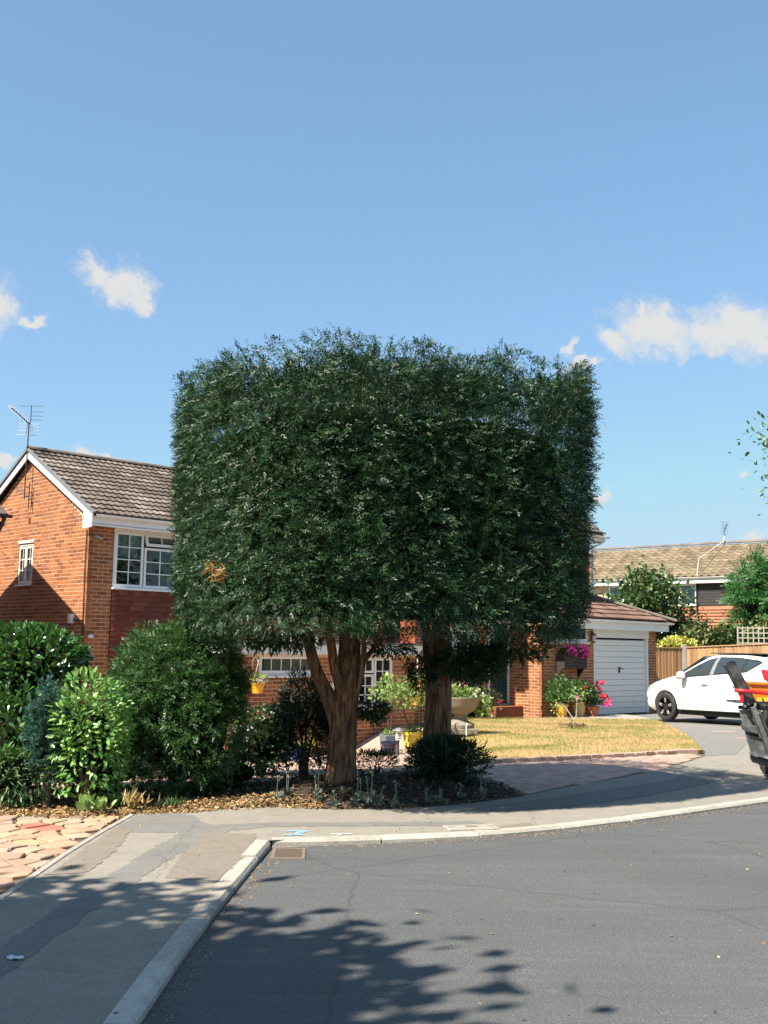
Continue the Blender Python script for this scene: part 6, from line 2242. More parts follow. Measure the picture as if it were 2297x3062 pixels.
def build_car():
    CS = 1.02
    origin = None
    CDIR = Vector((0.56, -0.828, 0)).normalized()
    CSIDE = Vector((-CDIR.y, CDIR.x, 0))
    rz = math.atan2(CDIR.y, CDIR.x)
    zg = 0.0
    origin = Vector((6.77, 26.3, 0)) - CDIR * 0.83 * CS + CSIDE * 0.80 * CS
    t = empty('parked_car', (origin.x, origin.y, zg), rz, 'white five-door hatchback with black alloy wheels parked nose to the garage', 'car')
    t.scale = (CS, CS, 1.09)
    paint = NT('white_car_paint')
    p = paint.obj()
    paint.set(Base_Color=paint.mix(paint.noise(p, 2, 3), (0.77, 0.78, 0.79), (0.81, 0.81, 0.81)), Roughness=0.35)
    paint.bsdf.inputs['Coat Weight'].default_value = 0.8
    paint.bsdf.inputs['Coat Roughness'].default_value = 0.05
    glass = plain('tinted_car_glass', (0.03, 0.042, 0.048), 0.04, 0.2, spec=0.9)
    trim = M['black']
    ZT = [(0.0, 0.62), (0.06, 0.70), (0.25, 0.80), (0.6, 0.90), (1.0, 0.985), (1.15, 1.03), (1.45, 1.22), (1.75, 1.38), (2.05, 1.455), (2.4, 1.475), (2.8, 1.465), (3.2, 1.43), (3.5, 1.385), (3.62, 1.33), (3.74, 1.18), (3.86, 1.0), (3.93, 0.86), (3.95, 0.7)]
    BELT = [(0.0, 0.58), (0.3, 0.72), (0.9, 0.90), (1.2, 0.935), (2.2, 1.03), (3.2, 1.12), (3.6, 1.14), (3.75, 1.08), (3.95, 0.68)]
    WD = [(0.0, 0.50), (0.05, 0.62), (0.2, 0.745), (0.5, 0.835), (1.0, 0.858), (2.0, 0.862), (3.0, 0.858), (3.5, 0.835), (3.75, 0.775), (3.9, 0.68), (3.95, 0.60)]
    ZB = [(0.0, 0.30), (0.3, 0.20), (0.8, 0.21), (3.2, 0.235), (3.6, 0.28), (3.95, 0.36)]

    def section(x):
        zt, be, w, zb = interp(x, ZT), interp(x, BELT), interp(x, WD), interp(x, ZB)
        hood = zt - be < 0.14
        be = min(be, zt - 0.05)
        g = max(0.0, min(1.0, (zt - be) / 0.42))
        top_w = w * (0.90 - 0.22 * g)
        pts = [(0, zb), (w * 0.78, zb), (w * 0.955, zb + 0.06), (w * 0.985, zb + 0.17), (w, be - 0.30 * (be - zb)), (w * 0.992, be - 0.10), (w * 0.955, be), (w * 0.955 + (top_w - w * 0.955) * 0.55, be + (zt - be) * 0.52), (top_w, zt - 0.075 * g - 0.02), (top_w * 0.80, zt - 0.018), (top_w * 0.4, zt), (0, zt + 0.004)]
        return pts
    xs = list(np.linspace(0, 0.3, 7)) + list(np.linspace(0.36, 3.4, 44)) + list(np.linspace(3.46, 3.95, 12))
    V, Fc = [], []
    for x in xs:
        s = section(x)
        full = [(-y, z) for y, z in s] + [(y, z) for y, z in s[::-1][1:-1]]
        for y, z in full:
            V.append((x, y, z))
    m = len(full)
    for i in range(len(xs) - 1):
        for j in range(m):
            Fc.append((i * m + j, i * m + (j + 1) % m, (i + 1) * m + (j + 1) % m, (i + 1) * m + j))
    Fc.append(tuple(range(m)))
    Fc.append(tuple((len(xs) - 1) * m + j for j in range(m))[::-1])
    body = MB().add(V, Fc).build('body', paint.mat, t, smooth=55)
    # wheel arches cut out of the shell
    cut = MB()
    for x in (0.83, 3.32):
        for s in (-1, 1):
            prof = [(0.001, -0.16), (0.352, -0.16), (0.352, 0.16), (0.001, 0.16)]
            cut.lathe(prof, (x, s * 0.84, 0.315), 40, 'y')
    co = cut.build('cutter', M['black'], t)
    bo = body.modifiers.new('arches', 'BOOLEAN')
    bo.object = co
    bo.operation = 'DIFFERENCE'
    bo.solver = 'EXACT'
    bpy.context.view_layer.update()
    dg = bpy.context.evaluated_depsgraph_get()
    me = bpy.data.meshes.new_from_object(body.evaluated_get(dg))
    body.modifiers.clear()
    body.data = me
    bpy.data.objects.remove(co)
    me.materials.clear()
    me.materials.append(paint.mat)
    me.polygons.foreach_set('material_index', np.zeros(len(me.polygons), np.int32))

    def side_y(x, z):
        s = section(x)
        for (y0, z0), (y1, z1) in zip(s[1:], s[2:]):
            if z0 <= z <= z1:
                k = (z - z0) / max(1e-6, z1 - z0)
                return y0 + (y1 - y0) * k
        return s[-3][0]

    def panel(name, poly, mat, off=0.006, side=-1, sub=3, parent=t):
        """a patch lying on the flank, given as an outline in (x, z)"""
        pts = []
        n = len(poly)
        for i in range(n):
            a, b = Vector(poly[i]), Vector(poly[(i + 1) % n])
            k = max(1, int((b - a).length / 0.09))
            pts += [a.lerp(b, j / k) for j in range(k)]
        inner = []
        x0, x1 = min(q.x for q in pts), max(q.x for q in pts)
        z0, z1 = min(q.y for q in pts), max(q.y for q in pts)
        st = 0.07
        y = z0 + st / 2
        while y < z1:
            x = x0 + st / 2
            while x < x1:
                if inside(poly, x, y):
                    inner.append(Vector((x, y)))
                x += st
            y += st
        k = len(pts)
        vs, es, fs, *_ = delaunay_2d_cdt(pts + inner, [(i, (i + 1) % k) for i in range(k)], [], 1, 1e-5)
        mb = MB()
        mb.add([(q.x, side * (side_y(q.x, q.y) + off), q.y) for q in vs], [tuple(f) for f in fs])
        mb.add([(q.x, side * (side_y(q.x, q.y) + off - 0.012), q.y) for q in vs], [tuple(f)[::-1] for f in fs])
        return mb.build(name, mat, parent, smooth='all')
    for s in (-1, 1):
        panel('window_surround', [(1.10, 0.925), (2.2, 1.02), (3.10, 1.10), (3.44, 1.295), (3.30, 1.345), (2.7, 1.395), (2.2, 1.395), (1.92, 1.335), (1.64, 1.205), (1.40, 1.07)], trim, 0.012, s)
        panel('front_side_window', [(1.40, 0.965), (2.10, 1.03), (2.14, 1.37), (1.94, 1.315), (1.68, 1.195), (1.47, 1.07)], glass, 0.017, s)
        panel('quarter_light', [(1.16, 0.945), (1.34, 0.962), (1.37, 1.03)], glass, 0.017, s)
        panel('rear_side_window', [(2.24, 1.045), (2.96, 1.11), (2.98, 1.355), (2.6, 1.378), (2.26, 1.375)], glass, 0.017, s)
        panel('rear_quarter_window', [(3.04, 1.115), (3.12, 1.125), (3.38, 1.288), (3.06, 1.345)], glass, 0.017, s)
        panel('door_pillar', [(2.115, 1.02), (2.225, 1.03), (2.245, 1.385), (2.155, 1.38)], plain('grey_pillar', (0.20, 0.21, 0.22), 0.35), 0.020, s)
        panel('sill', [(1.20, 0.225), (2.95, 0.245), (2.93, 0.275), (1.22, 0.255)], trim, 0.012, s)
        # shut lines
        for (x, za, zb_) in ((1.22, 0.35, 0.9), (2.16, 0.33, 1.02), (2.98, 0.62, 1.09)):
            panel('door_gap', [(x - 0.004, za), (x + 0.004, za), (x + 0.006, zb_), (x - 0.002, zb_)], plain('shadow_gap', (0.10, 0.105, 0.11), 0.6), 0.0015, s)
        panel('crease_shade', [(1.26, 0.36), (2.85, 0.41), (2.85, 0.419), (1.26, 0.369)], bpy.data.materials['shadow_gap'], 0.002, s)  # dark strip painted for the shade along a body crease
        for x in (2.0, 2.86):
            MB().tube([(x - 0.09, s * 0.872, 0.80), (x - 0.05, s * 0.885, 0.812), (x + 0.05, s * 0.885, 0.82), (x + 0.09, s * 0.868, 0.818)], 0.014, 8).build('door_handle', paint.mat if s > 0 else M['metal'], t, smooth='all')
        # mirror
        MB().lathe([(0.001, -0.09), (0.07, -0.08), (0.085, 0.0), (0.075, 0.07), (0.001, 0.085)], (1.42, s * 0.97, 1.00), 14, 'y').build('wing_mirror', paint.mat, t, smooth='all')
        MB().tube([(1.36, s * 0.84, 0.94), (1.40, s * 0.94, 0.955)], 0.025, 8).span((1.365, s * 0.90, 0.915), (1.45, s * 1.03, 0.95)).build('mirror_arm', trim, t)
        # lamps
        lamp = panel('headlamp', [(0.16, 0.60), (0.42, 0.74), (0.78, 0.875), (0.70, 0.885), (0.36, 0.80), (0.15, 0.68)], plain('clear_lamp', (0.25, 0.28, 0.30), 0.08, spec=0.9), 0.006, s)
        tail = panel('tail_lamp', [(3.44, 1.17), (3.54, 0.98), (3.70, 0.86), (3.88, 0.80), (3.905, 0.90), (3.80, 1.04), (3.66, 1.15)], plain('red_lamp', (0.62, 0.008, 0.012), 0.1, coat=0.6), 0.008, s)
        panel('reversing_lamp', [(3.70, 0.98), (3.86, 0.86), (3.88, 0.90), (3.79, 1.02)], plain('pink_lamp', (0.75, 0.30, 0.36), 0.1, coat=0.6), 0.012, s, parent=tail)
        panel('fog_grille', [(0.10, 0.42), (0.22, 0.40), (0.20, 0.52), (0.11, 0.54)], trim, 0.004, s)
    # screens
    V = [(1.12, -0.66, 1.035), (1.12, 0.66, 1.035), (1.74, 0.55, 1.395), (1.74, -0.55, 1.395)]
    MB().add([(x, y, z + 0.012) for x, y, z in V] + [(x, y, z - 0.02) for x, y, z in V], [(0, 1, 2, 3), (7, 6, 5, 4), (0, 4, 5, 1), (1, 5, 6, 2), (2, 6, 7, 3), (3, 7, 4, 0)]).build('windscreen', glass, t)
    V = [(3.60, -0.56, 1.345), (3.60, 0.56, 1.345), (3.86, 0.60, 1.02), (3.86, -0.60, 1.02)]
    MB().add([(x + 0.02, y, z + 0.01) for x, y, z in V] + [(x - 0.02, y, z - 0.02) for x, y, z in V], [(0, 1, 2, 3), (7, 6, 5, 4), (0, 4, 5, 1), (1, 5, 6, 2), (2, 6, 7, 3), (3, 7, 4, 0)]).build('rear_window', glass, t)
    MB().span((1.9, -0.52, 1.462), (3.3, 0.52, 1.482)).build('roof_panel', glass, t)
    MB().span((0.45, -0.72, 0.16), (3.5, 0.72, 0.235)).build('underbody', trim, t)
    # wheels
    rub = plain('tyre_rubber', (0.022, 0.022, 0.023), 0.75, 0.2)
    alloy = plain('black_alloy', (0.03, 0.031, 0.034), 0.28, 0.1, metal=0.4)
    bright = plain('machined_alloy', (0.72, 0.72, 0.70), 0.3, 0.1, metal=0.5)
    for x in (0.83, 3.32):
        for s in (-1, 1):
            w = empty('wheel', (x, s * 0.765, 0.305), 0)
            w.parent = t
            MB().lathe([(0.20, s * 0.085), (0.262, s * 0.095), (0.292, s * 0.078), (0.305, s * 0.05), (0.305, -s * 0.06), (0.285, -s * 0.09), (0.2, -s * 0.09), (0.2, s * 0.085)], (0, 0, 0), 40, 'y').build('tyre', rub, w, smooth=35)
            rim = MB().lathe([(0.206, s * 0.092), (0.19, s * 0.07), (0.185, -s * 0.05), (0.001, -s * 0.05)], (0, 0, 0), 36, 'y').lathe([(0.001, s * 0.075), (0.05, s * 0.07), (0.055, s * 0.02)], (0, 0, 0), 18, 'y').build('rim', alloy, w, smooth=35)
            for k in range(5):
                a = 2 * math.pi * k / 5 + 0.3
                d = Vector((math.cos(a), 0, math.sin(a)))
                MB().bar(d * 0.03 + Vector((0, s * 0.05, 0)), d * 0.195 + Vector((0, s * 0.068, 0)), 0.03, 0.06, up=(-math.sin(a), 0, math.cos(a))).build('spoke', alloy, w)
                for q in (-1, 1):
                    e = Vector((-d.z, 0, d.x)) * 0.017 * q
                    MB().bar(d * 0.10 + e + Vector((0, s * 0.079, 0)), d * 0.175 + e + Vector((0, s * 0.083, 0)), 0.006, 0.011, up=(-math.sin(a), 0, math.cos(a))).build('spoke_inlay', bright, w)
                MB().bar(d * 0.172 + Vector((0, s * 0.084, 0)), d * 0.184 + Vector((0, s * 0.085, 0)), 0.006, 0.04, up=(-math.sin(a), 0, math.cos(a))).build('spoke_inlay', bright, w)
    return t


# ------------------------------------------------------------------ tree surgeon's chipper at the right edge


def build_chipper():
    t = empty('wood_chipper', (4.62, 14.0, 0.06), 0, 'black steel towed wood chipper with orange hopper and red safety bar', 'machine')
    steel = NT('worn_black_steel')
    p = steel.obj()
    c = steel.mix(steel.mapr(steel.noise(p, 6, 6, 0.7), 0.42, 0.68), (0.022, 0.023, 0.025), (0.15, 0.15, 0.145))
    steel.set(Base_Color=c, Roughness=0.55, Metallic=0.2)
    orange = plain('orange_enamel', (0.80, 0.20, 0.012), 0.35, 0.06, coat=0.3)
    red = plain('red_enamel', (0.72, 0.010, 0.022), 0.35, 0.06, coat=0.3)
    Z = 0.06

    def q(x, y, z):      # world-like x, z; y is depth from the machine's face
        return (x - 4.62, y, z - Z)
    # tall folded post leaning out to the left: open rectangular steel tube
    mb = MB()
    a, b = Vector(q(4.385, -0.05, 1.485)), Vector(q(4.66, 0.0, 0.98))
    for off, w, h in ((Vector((0, -0.05, 0)), 0.012, 0.11), (Vector((0, 0.05, 0)), 0.012, 0.11)):
        mb.bar(a + off, b + off, w, h)
    dirv = (b - a).normalized()
    nrm = Vector((-dirv.z, 0, dirv.x))
    for k in (-1, 1):
        mb.bar(a + nrm * 0.05 * k, b + nrm * 0.05 * k, 0.112, 0.012)
    mb.build('folding_post', steel.mat, t)
    # red bar round the infeed
    MB().tube([q(4.43, -0.12, 1.145), q(4.60, -0.13, 1.135), q(5.1, -0.14, 1.09), q(5.55, -0.14, 1.06), q(5.62, -0.05, 1.05), q(5.62, 0.5, 1.05)], 0.023, 12).build('safety_bar', red, t, smooth='all')
    MB().span(q(4.505, -0.12, 1.0), q(4.535, -0.08, 1.125)).span(q(4.93, -0.15, 0.90), q(4.955, -0.10, 1.08)).build('bar_bracket', red, t)
    # orange hopper, flared and open to the camera side
    x0, x1 = 4.655, 5.6
    mb = MB()
    mb.add([q(x0, -0.02, 1.225), q(x1, -0.02, 1.205), q(x1, 0.42, 1.225), q(x0 + 0.02, 0.42, 1.245),
            q(x0 + 0.06, 0.0, 0.985), q(x1, 0.0, 0.96), q(x1, 0.40, 0.96), q(x0 + 0.08, 0.40, 0.985)],
           [(0, 1, 5, 4), (3, 7, 6, 2), (0, 4, 7, 3), (1, 2, 6, 5), (4, 5, 6, 7)])
    mb.build('hopper', orange, t)
    MB().bar(q(x0 - 0.01, -0.03, 1.235), q(x1, -0.03, 1.215), 0.03, 0.022).bar(q(x0 - 0.005, -0.02, 1.24), q(x0 + 0.015, 0.43, 1.255), 0.03, 0.022).build('hopper_lip', orange, t)
    st = MB().span(q(4.745, -0.016, 0.985), q(5.02, -0.008, 1.055)).build('warning_label', plain('yellow_label', (0.80, 0.52, 0.04), 0.5, 0.03), t)
    # pictograms: a triangle and a figure
    def tri(cx, cz, s, w):
        pts = [(cx - s, cz - s * .8), (cx + s, cz - s * .8), (cx, cz + s * .9)]
        m = MB()
        for i in range(3):
            a_, b_ = pts[i], pts[(i + 1) % 3]
            m.bar(q(a_[0], -0.019, a_[1]), q(b_[0], -0.019, b_[1]), 0.004, w)
        m.build('pictogram', M['black'], st.parent)
    tri(4.90, 1.017, 0.026, 0.008)
    tri(4.97, 1.017, 0.026, 0.008)
    m = MB()
    m.tube([q(4.815 + 0.014 * math.cos(k * 0.7), -0.019, 1.034 + 0.014 * math.sin(k * 0.7)) for k in range(10)], 0.004, 5)
    m.bar(q(4.78, -0.019, 1.0), q(4.85, -0.019, 1.004), 0.004, 0.008)
    m.build('pictogram', M['black'], t)
    # folded feed tray: stepped plates between two strong uprights
    top = MB().span(q(4.47, -0.06, 0.985), q(5.6, 0.35, 1.01)).build('tray_rail', steel.mat, t)
    def plate(name, pts, y0, y1, mat):
        MB().prism([(x - 4.62, z - Z) for x, z in pts], 1, y0, y1).build(name, mat, t, bevel=0.004)
    light = NT('scuffed_grey_steel')
    p = light.obj()
    light.set(Base_Color=light.mix(light.mapr(light.noise(p, 7, 6, 0.7), 0.35, 0.7), (0.07, 0.072, 0.072), (0.24, 0.235, 0.225)), Roughness=0.5, Metallic=0.2)
    MB().tube([q(4.52, 0.02, 0.93), q(5.6, 0.02, 0.90)], 0.025, 10).build('hinge_tube', steel.mat, t, smooth='all')
    plate('tray_plate', [(4.525, 0.90), (4.70, 0.895), (4.735, 0.70), (4.565, 0.72)], 0.02, 0.04, light.mat)
    plate('tray_plate', [(4.53, 0.725), (4.73, 0.705), (4.775, 0.60), (4.585, 0.64), (4.555, 0.66)], -0.05, 0.02, light.mat)
    plate('tray_plate', [(4.60, 0.635), (4.77, 0.60), (4.785, 0.555), (4.61, 0.58)], 0.04, 0.06, steel.mat)
    plate('tray_plate', [(4.605, 0.575), (4.80, 0.55), (4.86, 0.33), (4.665, 0.36)], 0.01, 0.04, light.mat)
    plate('tray_lip', [(4.635, 0.385), (4.90, 0.315), (4.90, 0.285), (4.645, 0.35)], -0.09, 0.03, plain('dusty_steel', (0.45, 0.44, 0.41), 0.6, 0.15))
    plate('tray_foot', [(4.65, 0.34), (4.92, 0.28), (4.90, 0.19), (4.68, 0.25)], -0.06, 0.05, steel.mat)
    MB().bar(q(4.665, -0.07, 0.94), q(4.92, -0.07, 0.26), 0.06, 0.075, up=(0, 1, 0)).build('upright', light.mat, t, bevel=0.006)
    MB().bar(q(4.74, -0.05, 0.90), q(5.01, -0.05, 0.20), 0.03, 0.10, up=(0, 1, 0)).build('upright', steel.mat, t)
    for (x, z) in ((4.66, 0.93), (4.72, 0.86), (4.89, 0.33), (4.84, 0.35), (4.56, 0.95)):
        MB().lathe([(0.018, 0.0), (0.018, -0.02), (0.001, -0.022)], q(x, -0.09, z), 8, 'y').build('bolt', M['metal'], t)
    for z1, z0, xs_ in ((0.87, 0.74, 4.90), (0.70, 0.58, 4.92), (0.55, 0.34, 4.96)):
        plate('tray_plate', [(xs_, z1), (5.45, z1 - 0.02), (5.45, z0), (xs_ + 0.05, z0)], -0.01, 0.03, light.mat)
    # engine housing, chassis and wheels, mostly beyond the frame
    MB().span(q(5.5, 0.38, 0.42), q(6.5, 1.5, 1.22)).build('engine_cover', steel.mat, t, bevel=0.03)
    MB().span(q(5.02, 0.06, 0.34), q(6.4, 0.36, 0.42)).span(q(5.5, 0.36, 0.34), q(6.4, 1.7, 0.42)).build('chassis', steel.mat, t)
    for x in (5.03, 6.05):
        w = empty('wheel', q(x, 0.42, 0.28), R(90))
        w.parent = t
        MB().lathe([(0.12, -0.07), (0.2, -0.08), (0.225, -0.05), (0.225, 0.05), (0.2, 0.08), (0.12, 0.07), (0.12, -0.07)], (0, 0, 0), 28, 'y').build('tyre', bpy.data.materials['tyre_rubber'], w, smooth=35)
        MB().lathe([(0.001, -0.06), (0.125, -0.065), (0.125, 0.065), (0.001, 0.06)], (0, 0, 0), 20, 'y').build('rim', M['metal'], w)
    MB().tube([q(5.5, 1.5, 0.38), q(5.5, 2.6, 0.42)], 0.04, 8).build('drawbar', steel.mat, t)
    MB().tube([q(5.5, 2.5, 0.42), q(5.5, 2.5, 0.05)], 0.03, 8).build('jockey_leg', steel.mat, t)


# ------------------------------------------------------------------ pots, urn and small garden things


def pot_profile(r, h, rim=True):
    p = [(0.001, 0.0), (r * 0.70, 0.0), (r * 0.74, 0.02 * h)]
    p += [(r * (0.74 + 0.22 * k / 5), h * (0.05 + 0.75 * k / 5)) for k in range(6)]
    p += [(r * 1.05, h * 0.83), (r * 1.08, h * 0.90), (r * 1.05, h), (r * 0.95, h), (r * 0.92, h * 0.88), (0.001, h * 0.86)] if rim else [(r, h), (r * 0.93, h), (r * 0.9, h * 0.9), (0.001, h * 0.88)]
    return p


def pot(name, label, loc, r, h, mat, group=None, prof=None):
    t = empty(name, loc, 0, label, 'pot', group)
    MB().lathe(prof or pot_profile(r, h), (0, 0, 0), 28).build('vessel', mat, t, smooth=40)
    MB().lathe([(0.001, h * 0.88), (r * 0.9, h * 0.885), (r * 0.9, h * 0.87)], (0, 0, 0), 20).build('compost', M['earth'], t)
    return t


def plant_in(parent_t, name, z, rx, h, n, size, proto, mat, flowers=None, stems=4, stem_h=0.0, seed=0, lean=(0, 0)):
    """foliage of a pot plant, as parts of the potted thing"""
    d = rand_dirs(n)
    d[:, 2] = np.abs(d[:, 2])
    k = (1 + 0.25 * wob(d, 2.6, seed)) * RNG.random(n) ** 0.45
    P = d * k[:, None] * np.array([rx, rx, h])
    P[:, 2] += z + stem_h
    P[:, 0] += lean[0]
    P[:, 1] += lean[1]
    A = d + RNG.normal(size=(n, 3)) * 0.6 + np.array([0, 0, 0.1])
    leaves(name, P, A, np.array([0, 0, 0.8]) + RNG.normal(size=(n, 3)) * 0.5, RNG.uniform(0.7, 1.25, n) * size, proto, mat, parent_t)
    rr = random.Random(seed)
    for i in range(stems):
        a = rr.uniform(0, 6.28)
        MB().tube([(0.02 * math.cos(a), 0.02 * math.sin(a), z - 0.03), (0.3 * rx * math.cos(a) + lean[0] * .5, 0.3 * rx * math.sin(a), z + stem_h * 0.6 + h * 0.15), (0.6 * rx * math.cos(a) + lean[0], 0.6 * rx * math.sin(a) + lean[1], z + stem_h + h * 0.5)], [0.008, 0.006, 0.004], 5).build('stem', M['twig'], parent_t)
    if flowers:
        for (fx, fy, fz, fs, fm) in flowers:
            bloom(parent_t, (fx, fy, fz), fs, fm)


def build_pots():
    yel = plain('yellow_glaze', (0.66, 0.50, 0.06), 0.25, 0.08, coat=0.4)
    ora = plain('orange_yellow_plastic', (0.80, 0.36, 0.02), 0.35, 0.06)
    blu = plain('cobalt_glaze', (0.03, 0.085, 0.40), 0.18, 0.15, coat=0.6)
    ter = plain('terracotta', (0.46, 0.15, 0.07), 0.8, 0.15, bump=0.2)
    och = plain('ochre_glaze', (0.55, 0.38, 0.13), 0.35, 0.12, coat=0.3)
    gry = plain('grey_planter', (0.13, 0.15, 0.17), 0.6, 0.12)
    stn = NT('weathered_stone')
    p = stn.pos()
    c = stn.mix(stn.noise(p, 7, 6, 0.65), (0.15, 0.125, 0.092), (0.29, 0.255, 0.195))
    stn.set(Base_Color=c, Roughness=0.92)
    stn.bump(stn.noise(p, 60, 5), 0.5, 0.008)
    # stone urn on the lawn
    u = empty('stone_urn', (1.51, 21.2, 0.02), 0.3, 'weathered stone garden urn overflowing with mixed flowers on the lawn corner', 'urn')
    MB().span((-0.27, -0.27, -0.02), (0.27, 0.27, 0.10)).build('plinth', stn.mat, u, bevel=0.02)
    MB().lathe([(0.001, 0.10), (0.27, 0.10), (0.28, 0.16), (0.25, 0.19), (0.19, 0.21), (0.13, 0.27), (0.11, 0.33), (0.12, 0.36), (0.20, 0.38), (0.30, 0.44), (0.36, 0.53), (0.385, 0.63), (0.40, 0.65), (0.40, 0.68), (0.35, 0.68), (0.33, 0.62), (0.001, 0.62)], (0, 0, 0), 36).build('bowl', stn.mat, u, smooth=50)
    plant_in(u, 'foliage', 0.64, 0.40, 0.26, 620, 0.075, LEAF_OVAL, 'leaf_pale', [(0.05, -0.1, 0.92, 0.07, 'petal_pink'), (-0.04, -0.12, 0.94, 0.06, 'petal_mix'), (-0.28, -0.15, 0.86, 0.07, 'dry_shrub'), (-0.24, -0.2, 0.84, 0.06, 'leaf_yellow'), (0.3, -0.15, 0.83, 0.06, 'petal_mix'), (0.36, -0.1, 0.80, 0.05, 'petal_mix'), (0.42, -0.12, 0.72, 0.05, 'petal_white'), (0.18, -0.3, 0.72, 0.05, 'petal_white')], seed=1)
    n = 420
    P = np.stack([0.33 + RNG.random(n) * 0.20, RNG.normal(-0.05, 0.14, n), 0.72 - RNG.random(n) ** 1.2 * 0.38], 1)
    leaves('trailing_foliage', P, np.array([0.5, 0, -0.5]) + RNG.normal(size=(n, 3)) * 0.6, rand_dirs(n), RNG.uniform(0.05, 0.085, n), LEAF_OVAL, 'leaf_pale', u)
    MB().tube([(0.0, -0.34, -0.02), (0.0, -0.34, 0.16), (0.02, -0.34, 0.20)], [0.012, 0.012, 0.02], 8).build('garden_marker', M['white'], u)
    # big yellow pot and grey planter on the patio
    z4 = -0.40
    y1 = pot('glazed_pot', 'large glazed yellow pot with spindly shrub on the patio beside the straight trunk', (0.60, 20.86, H(0.6, 20.86)), 0.185, 0.36, yel)
    plant_in(y1, 'foliage', 0.34, 0.22, 0.10, 150, 0.06, LEAF_OVAL, 'leaf_pale', stems=2, seed=2)
    plant_in(y1, 'upper_foliage', 0.34, 0.36, 0.5, 190, 0.085, LEAF_OVAL, 'leaf_pale', stems=7, stem_h=0.42, seed=3, lean=(-0.12, 0))
    g1 = empty('square_planter', (0.17, 20.42, H(0.17, 20.42)), 0.4, 'tall square slate-grey planter with a lime-green shrub by the window', 'pot')
    MB().add([(-0.12, -0.12, 0), (0.12, -0.12, 0), (0.12, 0.12, 0), (-0.12, 0.12, 0), (-0.15, -0.15, 0.36), (0.15, -0.15, 0.36), (0.15, 0.15, 0.36), (-0.15, 0.15, 0.36)], [(0, 3, 2, 1), (4, 5, 6, 7), (0, 1, 5, 4), (1, 2, 6, 5), (2, 3, 7, 6), (3, 0, 4, 7)]).build('vessel', gry, g1, bevel=0.01)
    plant_in(g1, 'foliage', 0.36, 0.16, 0.08, 130, 0.055, LEAF_OVAL, 'leaf_pale', stems=2, seed=4)
    plant_in(g1, 'upper_foliage', 0.36, 0.42, 0.42, 330, 0.095, LEAF_OVAL, 'leaf_pale', stems=6, stem_h=0.62, seed=5)
    gb = pot('glazed_pot', 'round dark navy glazed pot standing before the grey planter', (0.16, 19.95, H(0.16, 19.95)), 0.15, 0.24, plain('navy_glaze', (0.010, 0.016, 0.045), 0.15, coat=0.5))
    # solar lantern on a spike
    l = empty('garden_lantern', (0.32, 19.5, H(0.32, 19.5)), 0.2, 'little white garden lantern on a dark stake beside the grey planter', 'lantern')
    MB().tube([(0, 0, -0.1), (0, 0, 0.26)], 0.014, 8).build('stake', M['black'], l)
    MB().span((-0.045, -0.045, 0.26), (0.045, 0.045, 0.42)).build('lamp_body', M['white_old'], l, bevel=0.006)
    MB().lathe([(0.10, 0.42), (0.07, 0.455), (0.02, 0.475), (0.001, 0.478)], (0, 0, 0), 8).build('lamp_cap', M['lead'], l)
    for k in range(3):
        MB().span((-0.03, -0.049, 0.29 + k * 0.04), (0.03, -0.0455, 0.305 + k * 0.04)).build('lamp_bar', M['black'], l)
    # cobalt pots by the low window
    b1 = pot('glazed_pot', 'round cobalt-blue pot lying beside the parched orange plant', (-1.68, 19.75, H(-1.68, 19.75) + 0.02), 0.135, 0.26, blu)
    b1.rotation_euler = (0.1, -0.35, 0)
    b2 = pot('glazed_pot', 'fluted cobalt-blue pot with small green plant under the yellow strap leaves', (-1.47, 19.78, H(-1.47, 19.78)), 0.115, 0.24, blu)
    plant_in(b2, 'foliage', 0.22, 0.13, 0.10, 140, 0.05, LEAF_OVAL, 'leaf_pale', stems=2, seed=6)
    shrub('parched_plant', 'parched orange-brown plant spilling beside the cobalt-blue pots', 'plant', (-1.86, 19.6, H(-1.86, 19.6)), 0.16, 0.15, 0.42, 420, 0.07, LEAF_LANCE, 'dry_shrub', 0.0, core=0.5, stems=2, seed=30)
    n = 26
    o = leaves('strap_leaved_plant', RNG.normal(0, 0.03, (n, 3)) * np.array([1, 1, 0]), np.array([0.1, 0, 1.0]) + RNG.normal(size=(n, 3)) * 0.28, rand_dirs(n), RNG.uniform(0.25, 0.42, n), BLADE, 'leaf_yellow', None)
    o.location = (-1.30, 19.95, H(-1.3, 19.95) + 0.1)
    tag(o, 'upright yellow strap leaves between the blue pot and the forked trunk', 'plant')
    o = MB().tube([(0, 0, -0.1), (0.01, 0, 0.5), (0.02, 0.01, 1.0)], 0.008, 6).build('plant_stake', M['black'])
    o.location = (-1.07, 12.76, 0.1)
    tag(o, 'thin black plant stake left of the forked trunk', 'stake')
    # hanging pot on the extension wall
    w = UV(2.02, 2.62, 0)
    t = empty('hanging_pot', (w.x, w.y, 0.0), HOUSE_RZ, 'bright orange-yellow pot hanging from a white bracket beside the narrow window', 'pot')
    MB().tube([(0, 0.0, 1.16), (0.0, 0.0, 1.30)] + [(0.0, -0.09 + 0.09 * math.cos(a), 1.30 + 0.09 * math.sin(a)) for a in (0.5, 1.0, 1.57, 2.1, 2.7)] + [(0, -0.18, 1.30)], 0.010, 8).build('bracket', M['white'], t, smooth='all')
    MB().span((-0.02, 0.0, 1.02), (0.02, 0.012, 1.24)).build('wall_plate', M['black'], t)
    for a in (-1, 1):
        MB().tube([(0, -0.18, 1.30), (a * 0.04, -0.18, 1.15), (a * 0.115, -0.18, 0.93)], 0.006, 5).build('hanger', M['cream'], t)
    MB().lathe([(q_[0], q_[1] + 0.74) for q_ in pot_profile(0.125, 0.19)], (0, -0.18, 0), 26).build('vessel', ora, t, smooth=40)
    d = rand_dirs(260)
    P = d * np.array([0.155, 0.155, 0.10]) + np.array([0, -0.18, 0.99])
